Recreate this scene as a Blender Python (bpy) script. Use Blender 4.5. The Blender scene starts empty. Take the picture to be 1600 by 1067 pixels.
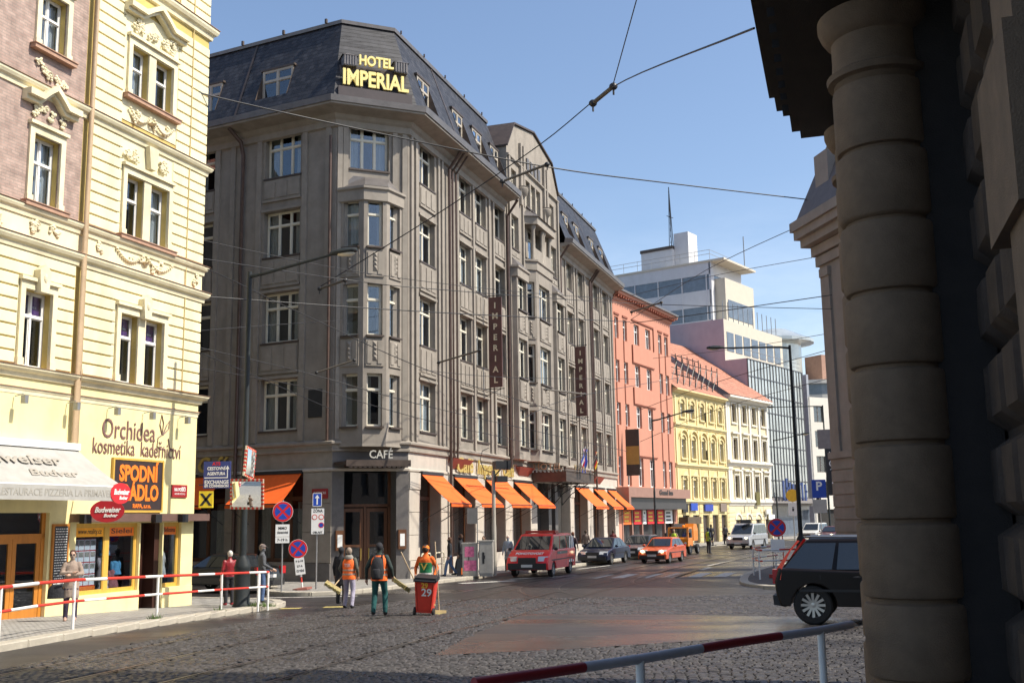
import bpy, bmesh, math, random
from mathutils import Vector, Matrix
rnd = random.Random(11)
rad = math.radians
scene = bpy.context.scene
COL = scene.collection
# ------------------------------------------------------------------ camera
PITCH, ROLL, CAM_H = rad(9.37), rad(0.9), 2.6
cam = bpy.data.cameras.new('camera'); cam.lens = 37.8; cam.sensor_width = 36.0
cam.clip_start = 0.1; cam.clip_end = 3000
cam_ob = bpy.data.objects.new('camera', cam); COL.objects.link(cam_ob)
_fw = Vector((0, math.cos(PITCH), math.sin(PITCH))); _up = Vector((0, -math.sin(PITCH), math.cos(PITCH))); _rt = Vector((1, 0, 0))
_c, _s = math.cos(ROLL), math.sin(ROLL)
_r2 = _rt * _c - _up * _s; _u2 = _rt * _s + _up * _c
cam_ob.matrix_world = Matrix(((_r2.x, _u2.x, -_fw.x, 0), (_r2.y, _u2.y, -_fw.y, 0), (_r2.z, _u2.z, -_fw.z, CAM_H), (0, 0, 0, 1)))
scene.camera = cam_ob
cy = scene.cycles; cy.max_bounces = 6; cy.diffuse_bounces = 3; cy.glossy_bounces = 3; cy.transparent_max_bounces = 8
# ------------------------------------------------------------------ sky and sun
SUN_AZ, SUN_EL = rad(102), rad(49)
world = bpy.data.worlds.new('World'); scene.world = world; world.use_nodes = True
wn = world.node_tree.nodes; wl = world.node_tree.links
bg = wn['Background']; bg.inputs['Strength'].default_value = 0.15
sky = wn.new('ShaderNodeTexSky'); sky.sky_type = 'NISHITA'; sky.sun_disc = False
sky.sun_elevation = SUN_EL; sky.sun_rotation = SUN_AZ
sky.altitude = 200; sky.air_density = 1.0; sky.dust_density = 1.6; sky.ozone_density = 1.7
tcw = wn.new('ShaderNodeTexCoord'); mpw = wn.new('ShaderNodeMapping'); mpw.inputs['Scale'].default_value = (1.1, 1.1, 3.6)
nzw = wn.new('ShaderNodeTexNoise'); nzw.inputs['Scale'].default_value = 2.2; nzw.inputs['Detail'].default_value = 9; nzw.inputs['Roughness'].default_value = 0.62
rpw = wn.new('ShaderNodeMapRange'); rpw.inputs[1].default_value = 0.45; rpw.inputs[2].default_value = 0.78
sxw = wn.new('ShaderNodeSeparateXYZ')
elw = wn.new('ShaderNodeMapRange'); elw.inputs[1].default_value = 0.30; elw.inputs[2].default_value = 0.10   # cloud veil thickens towards the horizon
mxw = wn.new('ShaderNodeMath'); mxw.operation = 'MULTIPLY'
mx2 = wn.new('ShaderNodeMath'); mx2.operation = 'MULTIPLY'; mx2.inputs[1].default_value = 0.6
cmw = wn.new('ShaderNodeMix'); cmw.data_type = 'RGBA'
cmw.inputs[7].default_value = (7.0, 7.3, 7.8, 1)
wl.new(tcw.outputs['Generated'], mpw.inputs[0]); wl.new(mpw.outputs[0], nzw.inputs['Vector'])
wl.new(tcw.outputs['Generated'], sxw.inputs[0]); wl.new(sxw.outputs[2], elw.inputs[0])
wl.new(nzw.outputs[0], rpw.inputs[0]); wl.new(rpw.outputs[0], mxw.inputs[0]); wl.new(elw.outputs[0], mxw.inputs[1])
wl.new(mxw.outputs[0], mx2.inputs[0]); wl.new(mx2.outputs[0], cmw.inputs[0])
wl.new(sky.outputs[0], cmw.inputs[6]); wl.new(cmw.outputs[2], bg.inputs['Color'])
sun = bpy.data.lights.new('sun', 'SUN'); sun.energy = 4.8; sun.angle = rad(0.55); sun.color = (1.0, 0.93, 0.80)
sun_ob = bpy.data.objects.new('sun', sun); COL.objects.link(sun_ob)
_d = Vector((math.sin(SUN_AZ) * math.cos(SUN_EL), math.cos(SUN_AZ) * math.cos(SUN_EL), math.sin(SUN_EL)))
sun_ob.rotation_euler = _d.to_track_quat('Z', 'Y').to_euler(); sun_ob.location = _d * 120
vs = scene.view_settings; vs.view_transform = 'Standard'; vs.look = 'None'; vs.gamma = 1.0; vs.use_curve_mapping = False
vs.exposure = 0.42
# ------------------------------------------------------------------ materials
MATS = {}
def mat(name, col, rough=0.75, var=0.14, scale=2.5, bump=0.0, bscale=30, metal=0.0, spec=0.5, stretch=1.0, emit=0.0, coat=0.0, dirt=0.0):
    if name in MATS: return MATS[name]
    m = bpy.data.materials.new(name); m.use_nodes = True; MATS[name] = m
    nt = m.node_tree; n = nt.nodes; l = nt.links; b = n['Principled BSDF']
    b.inputs['Roughness'].default_value = rough; b.inputs['Metallic'].default_value = metal
    b.inputs['Specular IOR Level'].default_value = spec
    if coat: b.inputs['Coat Weight'].default_value = coat; b.inputs['Coat Roughness'].default_value = 0.04
    tc = n.new('ShaderNodeTexCoord'); mp = n.new('ShaderNodeMapping'); mp.inputs['Scale'].default_value = (1, 1, stretch)
    l.new(tc.outputs['Object'], mp.inputs[0])
    nz = n.new('ShaderNodeTexNoise'); nz.inputs['Scale'].default_value = scale; nz.inputs['Detail'].default_value = 7; nz.inputs['Roughness'].default_value = 0.65
    l.new(mp.outputs[0], nz.inputs['Vector'])
    mr = n.new('ShaderNodeMapRange'); mr.inputs[1].default_value = 0.3; mr.inputs[2].default_value = 0.7
    mr.inputs[3].default_value = 1 - var; mr.inputs[4].default_value = 1 + var
    l.new(nz.outputs[0], mr.inputs[0])
    mx = n.new('ShaderNodeVectorMath'); mx.operation = 'SCALE'; mx.inputs[0].default_value = col[:3]
    l.new(mr.outputs[0], mx.inputs['Scale'])
    src = mx.outputs[0]
    if dirt:
        n2 = n.new('ShaderNodeTexNoise'); n2.inputs['Scale'].default_value = 0.55; n2.inputs['Detail'].default_value = 5
        mp2 = n.new('ShaderNodeMapping'); mp2.inputs['Scale'].default_value = (2.2, 2.2, 0.35); l.new(tc.outputs['Object'], mp2.inputs[0]); l.new(mp2.outputs[0], n2.inputs['Vector'])
        m2 = n.new('ShaderNodeMapRange'); m2.inputs[1].default_value = 0.45; m2.inputs[2].default_value = 0.75; m2.inputs[3].default_value = 1; m2.inputs[4].default_value = 1 - dirt
        l.new(n2.outputs[0], m2.inputs[0])
        v2 = n.new('ShaderNodeVectorMath'); v2.operation = 'SCALE'; l.new(src, v2.inputs[0]); l.new(m2.outputs[0], v2.inputs['Scale']); src = v2.outputs[0]
    l.new(src, b.inputs['Base Color'])
    if bump:
        nb = n.new('ShaderNodeTexNoise'); nb.inputs['Scale'].default_value = bscale; nb.inputs['Detail'].default_value = 6
        l.new(tc.outputs['Object'], nb.inputs['Vector'])
        bp = n.new('ShaderNodeBump'); bp.inputs['Strength'].default_value = bump; bp.inputs['Distance'].default_value = 0.02
        l.new(nb.outputs[0], bp.inputs['Height']); l.new(bp.outputs[0], b.inputs['Normal'])
    if emit:
        b.inputs['Emission Color'].default_value = (*col[:3], 1); b.inputs['Emission Strength'].default_value = emit
    return m
def glass_mat(name, tint=(0.8, 0.85, 0.9), base=0.09):
    m = bpy.data.materials.new(name); m.use_nodes = True; MATS[name] = m
    nt = m.node_tree; n = nt.nodes; l = nt.links
    for x in list(n):
        if x.type != 'OUTPUT_MATERIAL': n.remove(x)
    out = [x for x in n if x.type == 'OUTPUT_MATERIAL'][0]
    tr = n.new('ShaderNodeBsdfTransparent'); tr.inputs[0].default_value = (*tint, 1)
    gl = n.new('ShaderNodeBsdfGlossy'); gl.inputs['Roughness'].default_value = 0.015; gl.inputs[0].default_value = (0.95, 0.97, 1, 1)
    lw = n.new('ShaderNodeLayerWeight'); lw.inputs[0].default_value = 0.5
    pw = n.new('ShaderNodeMath'); pw.operation = 'POWER'; pw.inputs[1].default_value = 4.2; l.new(lw.outputs['Facing'], pw.inputs[0])
    fr = n.new('ShaderNodeMapRange'); fr.inputs[3].default_value = base; fr.inputs[4].default_value = 0.95; l.new(pw.outputs[0], fr.inputs[0])
    tc = n.new('ShaderNodeTexCoord'); nz = n.new('ShaderNodeTexNoise'); nz.inputs['Scale'].default_value = 1.3
    bp = n.new('ShaderNodeBump'); bp.inputs['Strength'].default_value = 0.025; bp.inputs['Distance'].default_value = 0.05
    l.new(tc.outputs['Object'], nz.inputs['Vector']); l.new(nz.outputs[0], bp.inputs['Height']); l.new(bp.outputs[0], gl.inputs['Normal'])
    mx = n.new('ShaderNodeMixShader'); l.new(fr.outputs[0], mx.inputs[0]); l.new(tr.outputs[0], mx.inputs[1]); l.new(gl.outputs[0], mx.inputs[2])
    l.new(mx.outputs[0], out.inputs[0])
    return m
def brick_mat(name, c1, c2, mortar, scale, bw=0.5, rh=0.25, msize=0.02, rough=0.7, bump=0.5, spec=0.4, axes='XZ', noise=0.25):
    m = bpy.data.materials.new(name); m.use_nodes = True; MATS[name] = m
    nt = m.node_tree; n = nt.nodes; l = nt.links; b = n['Principled BSDF']
    b.inputs['Roughness'].default_value = rough; b.inputs['Specular IOR Level'].default_value = spec
    tc = n.new('ShaderNodeTexCoord'); sp = n.new('ShaderNodeSeparateXYZ'); cb = n.new('ShaderNodeCombineXYZ')
    l.new(tc.outputs['Object'], sp.inputs[0])
    if axes == 'XZ':
        ad = n.new('ShaderNodeMath'); ad.operation = 'ADD'; l.new(sp.outputs[0], ad.inputs[0]); l.new(sp.outputs[1], ad.inputs[1])
        l.new(ad.outputs[0], cb.inputs[0]); l.new(sp.outputs[2], cb.inputs[1])
    else:
        l.new(sp.outputs[0], cb.inputs[0]); l.new(sp.outputs[1], cb.inputs[1])
    br = n.new('ShaderNodeTexBrick'); br.inputs['Scale'].default_value = scale
    br.inputs['Color1'].default_value = (*c1, 1); br.inputs['Color2'].default_value = (*c2, 1); br.inputs['Mortar'].default_value = (*mortar, 1)
    br.inputs['Brick Width'].default_value = bw; br.inputs['Row Height'].default_value = rh; br.inputs['Mortar Size'].default_value = msize; br.inputs['Mortar Smooth'].default_value = 0.2
    l.new(cb.outputs[0], br.inputs['Vector'])
    nz = n.new('ShaderNodeTexNoise'); nz.inputs['Scale'].default_value = 3.5; nz.inputs['Detail'].default_value = 6; l.new(tc.outputs['Object'], nz.inputs['Vector'])
    mr = n.new('ShaderNodeMapRange'); mr.inputs[1].default_value = 0.3; mr.inputs[2].default_value = 0.7; mr.inputs[3].default_value = 1 - noise; mr.inputs[4].default_value = 1 + noise
    l.new(nz.outputs[0], mr.inputs[0])
    sc = n.new('ShaderNodeVectorMath'); sc.operation = 'SCALE'; l.new(br.outputs[0], sc.inputs[0]); l.new(mr.outputs[0], sc.inputs['Scale']); l.new(sc.outputs[0], b.inputs['Base Color'])
    bp = n.new('ShaderNodeBump'); bp.inputs['Strength'].default_value = bump; bp.inputs['Distance'].default_value = 0.02; bp.invert = True
    l.new(br.outputs['Fac'], bp.inputs['Height']); l.new(bp.outputs[0], b.inputs['Normal'])
    return m
# ------------------------------------------------------------------ mesh helpers
def RT(x, y, ang, z=0.0): return Matrix.Translation((x, y, z)) @ Matrix.Rotation(ang, 4, 'Z')
class MB:
    """collects boxes, prisms, tubes, lathes into one mesh"""
    def __init__(s, M=None): s.v = []; s.f = []; s.mi = []; s.M = M if M is not None else Matrix.Identity(4); s.cur = 0
    def add(s, vs_, fs):
        k = len(s.v); s.v += [s.M @ Vector(p) for p in vs_]
        for f in fs: s.f.append([i + k for i in f]); s.mi.append(s.cur)
        return s
    def box(s, x0, x1, y0, y1, z0, z1):
        return s.add([(x0, y0, z0), (x1, y0, z0), (x1, y1, z0), (x0, y1, z0), (x0, y0, z1), (x1, y0, z1), (x1, y1, z1), (x0, y1, z1)],
                     [(3, 2, 1, 0), (4, 5, 6, 7), (0, 1, 5, 4), (1, 2, 6, 5), (2, 3, 7, 6), (3, 0, 4, 7)])
    def fb(s, s0, s1, o0, o1, z0, z1): return s.box(s0, s1, -o1, -o0, z0, z1)      # facade box: along, outward, up
    def cbox(s, x0, x1, y0, y1, z0, z1, b=0.01):                                       # front/top chamfered box, front is -y
        return s.add([(x0, y1, z0), (x1, y1, z0), (x1, y1, z1), (x0, y1, z1), (x0, y0 + b, z0), (x1, y0 + b, z0), (x1, y0 + b, z1), (x0, y0 + b, z1),
                      (x0 + b, y0, z0 + b), (x1 - b, y0, z0 + b), (x1 - b, y0, z1 - b), (x0 + b, y0, z1 - b)],
                     [(8, 9, 10, 11), (4, 5, 9, 8), (5, 6, 10, 9), (6, 7, 11, 10), (7, 4, 8, 11), (0, 1, 5, 4), (1, 2, 6, 5), (2, 3, 7, 6), (3, 0, 4, 7)])
    def quad(s, a, b, c, d): return s.add([a, b, c, d], [(0, 1, 2, 3)])
    def prism_xz(s, poly, y0, y1):
        n = len(poly); vs_ = [(x, y0, z) for x, z in poly] + [(x, y1, z) for x, z in poly]
        return s.add(vs_, [tuple(range(n)), tuple(range(2 * n - 1, n - 1, -1))] + [(i + n, (i + 1) % n + n, (i + 1) % n, i) for i in range(n)])
    def prism_xy(s, poly, z0, z1):
        n = len(poly); vs_ = [(x, y, z0) for x, y in poly] + [(x, y, z1) for x, y in poly]
        return s.add(vs_, [tuple(range(n - 1, -1, -1)), tuple(range(n, 2 * n))] + [(i, (i + 1) % n, (i + 1) % n + n, i + n) for i in range(n)])
    def lathe(s, prof, n=16, c=(0, 0, 0), a0=0.0, a1=2 * math.pi):
        full = abs(a1 - a0 - 2 * math.pi) < 1e-6; m = n if full else n + 1; vs_ = []; fs = []
        for r, z in prof:
            for i in range(m):
                a = a0 + (a1 - a0) * i / n; vs_.append((c[0] + r * math.cos(a), c[1] + r * math.sin(a), c[2] + z))
        for j in range(len(prof) - 1):
            for i in range(n):
                i2 = (i + 1) % m; fs.append((j * m + i, j * m + i2, (j + 1) * m + i2, (j + 1) * m + i))
        return s.add(vs_, fs)
    def tube(s, pts, r, n=6, cap=True):
        pts = [Vector(p) for p in pts]; vs_ = []; fs = []; rs = r if isinstance(r, (list, tuple)) else [r] * len(pts)
        for i, p in enumerate(pts):
            t = (pts[min(i + 1, len(pts) - 1)] - pts[max(i - 1, 0)])
            if t.length < 1e-9: t = Vector((0, 0, 1))
            t.normalize(); a = t.cross(Vector((0, 0, 1)))
            if a.length < 1e-3: a = t.cross(Vector((1, 0, 0)))
            a.normalize(); b = t.cross(a)
            for k in range(n):
                an = 2 * math.pi * k / n; vs_.append(p + a * (rs[i] * math.cos(an)) + b * (rs[i] * math.sin(an)))
        for i in range(len(pts) - 1):
            for k in range(n): k2 = (k + 1) % n; fs.append((i * n + k, (i + 1) * n + k, (i + 1) * n + k2, i * n + k2))
        if cap: fs.append(tuple(range(n))); fs.append(tuple(range(len(pts) * n - 1, (len(pts) - 1) * n - 1, -1)))
        return s.add(vs_, fs)
    def ball(s, c, rx, ry=None, rz=None, n=8, m=5):
        ry = ry or rx; rz = rz or rx; vs_ = [(c[0], c[1], c[2] - rz)]; fs = []
        for j in range(1, m):
            ph = -math.pi / 2 + math.pi * j / m
            for i in range(n): a = 2 * math.pi * i / n; vs_.append((c[0] + rx * math.cos(ph) * math.cos(a), c[1] + ry * math.cos(ph) * math.sin(a), c[2] + rz * math.sin(ph)))
        vs_.append((c[0], c[1], c[2] + rz)); t = len(vs_) - 1
        for i in range(n): fs.append((0, 1 + (i + 1) % n, 1 + i)); fs.append((t, t - n + i, t - n + (i + 1) % n))
        for j in range(m - 2):
            for i in range(n): a = 1 + j * n; fs.append((a + i, a + (i + 1) % n, a + n + (i + 1) % n, a + n + i))
        return s.add(vs_, fs)
    def wall(s, s0, s1, z0, z1, holes, o=0.0, depth=0.28):
        """facade sheet at outward offset o with rectangular openings and their reveals"""
        xs = sorted({s0, s1, *[h[0] for h in holes], *[h[1] for h in holes]}); zs = sorted({z0, z1, *[h[2] for h in holes], *[h[3] for h in holes]})
        xs = [x for x in xs if s0 <= x <= s1]; zs = [z for z in zs if z0 <= z <= z1]
        for i in range(len(xs) - 1):
            for j in range(len(zs) - 1):
                cx, cz = (xs[i] + xs[i + 1]) / 2, (zs[j] + zs[j + 1]) / 2
                if any(h[0] < cx < h[1] and h[2] < cz < h[3] for h in holes): continue
                s.quad((xs[i], -o, zs[j]), (xs[i + 1], -o, zs[j]), (xs[i + 1], -o, zs[j + 1]), (xs[i], -o, zs[j + 1]))
        for a, b, c, d in holes:
            y0, y1 = -o, -o + depth
            s.quad((a, y0, c), (a, y1, c), (b, y1, c), (b, y0, c)); s.quad((a, y0, d), (b, y0, d), (b, y1, d), (a, y1, d))
            s.quad((a, y0, c), (a, y0, d), (a, y1, d), (a, y1, c)); s.quad((b, y0, c), (b, y1, c), (b, y1, d), (b, y0, d))
        return s
    def sweep(s, path, prof):
        """profile of (outward, z) carried along a plan path; outward is the right-hand side"""
        P = [Vector((p[0], p[1])) for p in path]; N = []
        for i in range(len(P) - 1):
            d = (P[i + 1] - P[i]).normalized(); N.append(Vector((d.y, -d.x)))
        vs_ = []; fs = []; m = len(prof)
        for i, p in enumerate(P):
            if i == 0: q = N[0]
            elif i == len(P) - 1: q = N[-1]
            else: q = (N[i - 1] + N[i]) / (1 + N[i - 1].dot(N[i]))
            for o, z in prof: vs_.append((p.x + q.x * o, p.y + q.y * o, z))
        for i in range(len(P) - 1):
            for j in range(m - 1): fs.append((i * m + j, (i + 1) * m + j, (i + 1) * m + j + 1, i * m + j + 1))
        fs.append(tuple(range(m))); fs.append(tuple(range(len(P) * m - 1, (len(P) - 1) * m - 1, -1)))
        return s.add(vs_, fs)
    def mesh(s, name, mats, smooth=None):
        me = bpy.data.meshes.new(name); me.from_pydata([tuple(v) for v in s.v], [], s.f)
        for m in (mats if isinstance(mats, (list, tuple)) else [mats]): me.materials.append(m)
        if any(s.mi): me.polygons.foreach_set('material_index', s.mi)
        if smooth is not None:
            me.polygons.foreach_set('use_smooth', [True] * len(me.polygons)); me.set_sharp_from_angle(angle=rad(smooth))
        me.update(); return me
    def build(s, name, mats, parent=None, smooth=None, M=None): return link(name, s.mesh(name, mats, smooth), parent, M)
def link(name, me, parent=None, M=None):
    o = bpy.data.objects.new(name, me); COL.objects.link(o)
    if parent is not None: o.parent = parent
    if M is not None: o.matrix_local = M
    return o
def tag(o, label, cat, group=None):
    o['label'] = label; o['category'] = cat
    if group: o['group'] = group
    return o
def struct(o): o['kind'] = 'structure'; return o
def thing(name, label, cat, loc=(0, 0, 0), rotz=0.0, group=None, scale=1.0):
    o = bpy.data.objects.new(name, None); COL.objects.link(o); o.location = loc; o.rotation_euler = (0, 0, rotz); o.scale = (scale,) * 3
    o.empty_display_size = 0.3
    return tag(o, label, cat, group)
def copy_tree(o, parent=None):
    c = o.copy(); COL.objects.link(c); c.parent = parent
    for ch in o.children: copy_tree(ch, c)
    return c
_tx = {}
def text_mesh(txt, size, mats, depth=0.01, bold=0.0, width=None, font_shear=0.0, space=1.0):
    """text centred on the origin, reading along +x, standing up z, facing -y"""
    cu = bpy.data.curves.new('t', 'FONT'); cu.body = txt; cu.size = size; cu.extrude = depth / 2; cu.offset = bold; cu.align_x = 'CENTER'; cu.align_y = 'CENTER'
    cu.shear = font_shear; cu.space_character = space; cu.resolution_u = 3
    o = bpy.data.objects.new('t', cu); COL.objects.link(o)
    dg = bpy.context.evaluated_depsgraph_get(); me = bpy.data.meshes.new_from_object(o.evaluated_get(dg))
    bpy.data.objects.remove(o)
    w = max(v.co.x for v in me.vertices) - min(v.co.x for v in me.vertices)
    k = (width / w) if width else 1.0
    me.transform(Matrix.Rotation(rad(90), 4, 'X') @ Matrix.Diagonal((k, 1, 1, 1)))
    me.materials.clear(); me.materials.append(mats)
    return me
def text(name, txt, size, m, parent, M, **k):
    me = text_mesh(txt, size, m, **k); me.name = name
    return link(name, me, parent, M)

# the street climbs gently towards the camera
def gz(y): return 0.0 if y >= 36 else (0.034 * (36 - y) ** 2 / 8 if y > 32 else min(0.42, 0.034 * (34 - y)))
def lift(o):
    bm = bmesh.new(); bm.from_mesh(o.data); y = 37.0
    if len(bm.faces) < 400:
        while y > 8:
            bmesh.ops.bisect_plane(bm, geom=bm.verts[:] + bm.edges[:] + bm.faces[:], plane_co=(0, y, 0), plane_no=(0, 1, 0)); y -= 1.0
    for v in bm.verts: v.co.z += gz(v.co.y)
    bm.to_mesh(o.data); bm.free(); o.data.update(); return o
# ------------------------------------------------------------------ material library
STONE = mat('hotel_render', (0.285, 0.250, 0.212), 0.85, 0.16, 1.4, 0.35, 60, dirt=0.28)
STONE2 = mat('hotel_trim', (0.305, 0.268, 0.225), 0.8, 0.14, 2.2, 0.25, 60, dirt=0.22)
STONEW = mat('hotel_pale_stone', (0.52, 0.465, 0.40), 0.7, 0.10, 2.0, 0.25, 50, dirt=0.15)
STONED = mat('hotel_dark_stone', (0.13, 0.12, 0.115), 0.45, 0.2, 3, 0.15, 60)
FRAMEW = mat('cream_paint', (0.72, 0.67, 0.55), 0.45, 0.06, 4)
GLASS = glass_mat('window_glass')
DARKIN = mat('dark_interior', (0.035, 0.032, 0.03), 0.9, 0.3, 0.8)
CURT = mat('curtain_cloth', (0.50, 0.43, 0.31), 0.9, 0.25, 9, stretch=0.1)
CURTW = mat('net_curtain', (0.62, 0.6, 0.55), 0.9, 0.2, 9, stretch=0.1)
METALB = mat('brown_sheet_metal', (0.085, 0.062, 0.05), 0.5, 0.25, 3, metal=0.25)
PIPE = mat('copper_brown_pipe', (0.10, 0.062, 0.048), 0.45, 0.25, 3, metal=0.3)
LEAD = mat('grey_sheet_metal', (0.17, 0.155, 0.15), 0.45, 0.2, 2, metal=0.35)
SLATE = brick_mat('slate_roof', (0.024, 0.025, 0.031), (0.055, 0.055, 0.062), (0.014, 0.014, 0.017), 1.0, bw=0.30, rh=0.20, msize=0.012, rough=0.5, bump=0.7, spec=0.28)
ORANGE = mat('orange_canvas', (0.86, 0.13, 0.012), 0.8, 0.08, 4)
WOOD = mat('brown_door_wood', (0.13, 0.055, 0.025), 0.4, 0.25, 6, stretch=0.2)
BLACK = mat('black_metal', (0.02, 0.02, 0.022), 0.45, 0.15, 4)
DGREEN = mat('lamp_dark_paint', (0.022, 0.027, 0.029), 0.6, 0.2, 4, bump=0.1, spec=0.3)
WHITE = mat('white_paint', (0.80, 0.79, 0.76), 0.5, 0.05, 6, dirt=0.08)
RED = mat('red_paint', (0.62, 0.045, 0.025), 0.45, 0.1, 6)
GOLD = mat('gold_leaf', (0.75, 0.55, 0.16), 0.35, 0.1, 6, metal=0.6)
IRON = mat('grey_steel', (0.32, 0.32, 0.32), 0.4, 0.12, 5, metal=0.5)
SIGNBLUE = mat('sign_blue', (0.02, 0.07, 0.42), 0.4, 0.05, 5)
SIGNRED = mat('sign_red', (0.65, 0.02, 0.02), 0.4, 0.05, 5)
SIGNWHITE = mat('sign_white', (0.82, 0.82, 0.80), 0.4, 0.04, 5)
def road_mat(name, c, lo, hi, sc=0.35, bump=0.3):
    m = mat(name, c, 0.5, 0.28, 1.2, bump, 90, dirt=0.0)
    nt = m.node_tree; n = nt.nodes; l = nt.links; b = n['Principled BSDF']; tc = [x for x in n if x.type == 'TEX_COORD'][0]
    nz = n.new('ShaderNodeTexNoise'); nz.inputs['Scale'].default_value = sc; nz.inputs['Detail'].default_value = 6
    mp = n.new('ShaderNodeMapping'); mp.inputs['Rotation'].default_value = (0, 0, rad(71)); mp.inputs['Scale'].default_value = (0.35, 1, 1)
    l.new(tc.outputs['Object'], mp.inputs[0]); l.new(mp.outputs[0], nz.inputs['Vector'])
    mr = n.new('ShaderNodeMapRange'); mr.inputs[1].default_value = 0.38; mr.inputs[2].default_value = 0.62; mr.inputs[3].default_value = lo; mr.inputs[4].default_value = hi
    l.new(nz.outputs[0], mr.inputs[0]); l.new(mr.outputs[0], b.inputs['Roughness'])
    return m
ASPHALT = road_mat('damp_asphalt', (0.034, 0.030, 0.029), 0.22, 0.55)
ASPHALT2 = road_mat('wet_asphalt_patch', (0.046, 0.042, 0.041), 0.14, 0.42, 0.5, 0.2)
COBBLE = road_mat('granite_setts', (0.058, 0.051, 0.047), 0.22, 0.60, 1.0, 0.5)
_n = [x for x in COBBLE.node_tree.nodes if x.type == 'TEX_NOISE'][0]; _n.inputs['Scale'].default_value = 5.0; _n.inputs['Detail'].default_value = 3
_n = [x for x in COBBLE.node_tree.nodes if x.type == 'MAP_RANGE'][0]; _n.inputs[3].default_value = 0.55; _n.inputs[4].default_value = 1.5
GROUT = road_mat('sett_joint_grit', (0.022, 0.019, 0.018), 0.4, 0.75)
KERB = mat('granite_kerb', (0.42, 0.38, 0.31), 0.7, 0.18, 5, 0.4, 80)
PAVE = brick_mat('mosaic_pavement', (0.30, 0.285, 0.26), (0.36, 0.34, 0.31), (0.20, 0.185, 0.165), 1.0, bw=0.12, rh=0.12, msize=0.012, rough=0.75, bump=0.5, axes='XY', noise=0.22)
RAIL = mat('tram_rail_steel', (0.12, 0.105, 0.095), 0.34, 0.3, 3, metal=0.5)
ROADPAINT = mat('worn_road_paint', (0.52, 0.50, 0.45), 0.6, 0.35, 6)
ROADYEL = mat('worn_yellow_paint', (0.42, 0.34, 0.12), 0.6, 0.3, 6)
# ------------------------------------------------------------------ ground
def sheet(name, pts, z, m, parent=None):
    mb = MB(); mb.add([(x, y, z) for x, y in pts], [tuple(range(len(pts)))]); o = mb.build(name, m, parent)
    if o.data.polygons[0].normal.z < 0: o.data.flip_normals()
    return o
struct(lift(sheet('road', [(-900, -300), (900, -300), (900, 1500), (-900, 1500)], 0.0, ASPHALT)))
def inside(p, poly):
    c = False; n = len(poly); x, y = p
    for i in range(n):
        x0, y0 = poly[i]; x1, y1 = poly[i - 1]
        if (y0 > y) != (y1 > y) and x < (x1 - x0) * (y - y0) / (y1 - y0) + x0: c = not c
    return c
STRIP = [(-9.6, 10.5), (-7.88, 17.0), (-7.4, 19.1), (-6.8, 21.2), (-6.39, 25.4), (-5.69, 28.8), (-4.86, 33.7), (-2.5, 38.4), (0.6, 44.5), (2.0, 47.5), (6.5, 47.2), (9.0, 40.0), (8.6, 38.4), (11.0, 36.6), (18, 33.0), (22, 14.5), (22, 10.5)]
PATCH = [(0.18, 27.7), (3.78, 26.4), (7.2, 24.0), (6.54, 21.0), (3.27, 19.4), (0.84, 18.45), (-1.34, 17.9), (-1.09, 19.5), (-0.59, 22.5)]
FARSETT = brick_mat('setts_far', (.036, .032, .03), (.058, .052, .048), (.014, .012, .012), 1.0, bw=.16, rh=.13, msize=.014, rough=.42, bump=.8, axes='XY', noise=.4)
cob = struct(lift(sheet('cobbled_road', STRIP, 0.006, GROUT)))
lift(sheet('distant_setts', [(-3.9, 35.9), (-2.5, 38.4), (0.6, 44.5), (2.0, 47.5), (6.5, 47.2), (9.0, 40.0), (8.6, 38.4), (11.0, 36.6), (12.3, 35.9)], 0.036, FARSETT, cob))
lift(sheet('asphalt_patch', PATCH, 0.040, ASPHALT2, cob))
# tram rails: two straight tracks along the street and two curves into the side street
def smooth(pts, k=6):
    out = []
    for i in range(len(pts) - 1):
        p0, p1, p2, p3 = [Vector(pts[max(0, min(len(pts) - 1, j))]) for j in (i - 1, i, i + 1, i + 2)]
        for t in range(k):
            u = t / k; out.append(0.5 * ((2 * p1) + (-p0 + p2) * u + (2 * p0 - 5 * p1 + 4 * p2 - p3) * u * u + (-p0 + 3 * p1 - 3 * p2 + p3) * u ** 3))
    out.append(Vector(pts[-1])); return out
u19 = Vector((math.sin(rad(19)), math.cos(rad(19)))); n19 = Vector((u19.y, -u19.x))
TRACKS = [[(-9.4, 8.5), (-6.96, 16.0), (-4.51, 25.1), (-1.9, 37.6), (3.0, 50), (8.5, 65), (15.5, 82), (24.5, 99), (38, 121), (60, 150)],
          [(-6.3, 8.5), (-4.07, 15.5), (-1.39, 24.1), (1.5, 37), (6.4, 49.2), (11.8, 63.8), (18.7, 80.5), (27.6, 97.4), (41, 119), (63, 148)],
          [(4.6, 53.5), (2.4, 47.5), (1.0, 42.3), (1.1, 37.8), (2.6, 34.2), (5.3, 30.6), (8.5, 28.2), (16, 24.5)],
          [(8.0, 53), (6.2, 47.6), (5.4, 43.8), (5.9, 40.8), (7.6, 38.3), (10.4, 36.6), (17, 33.2)]]
rail_lines = []
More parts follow.
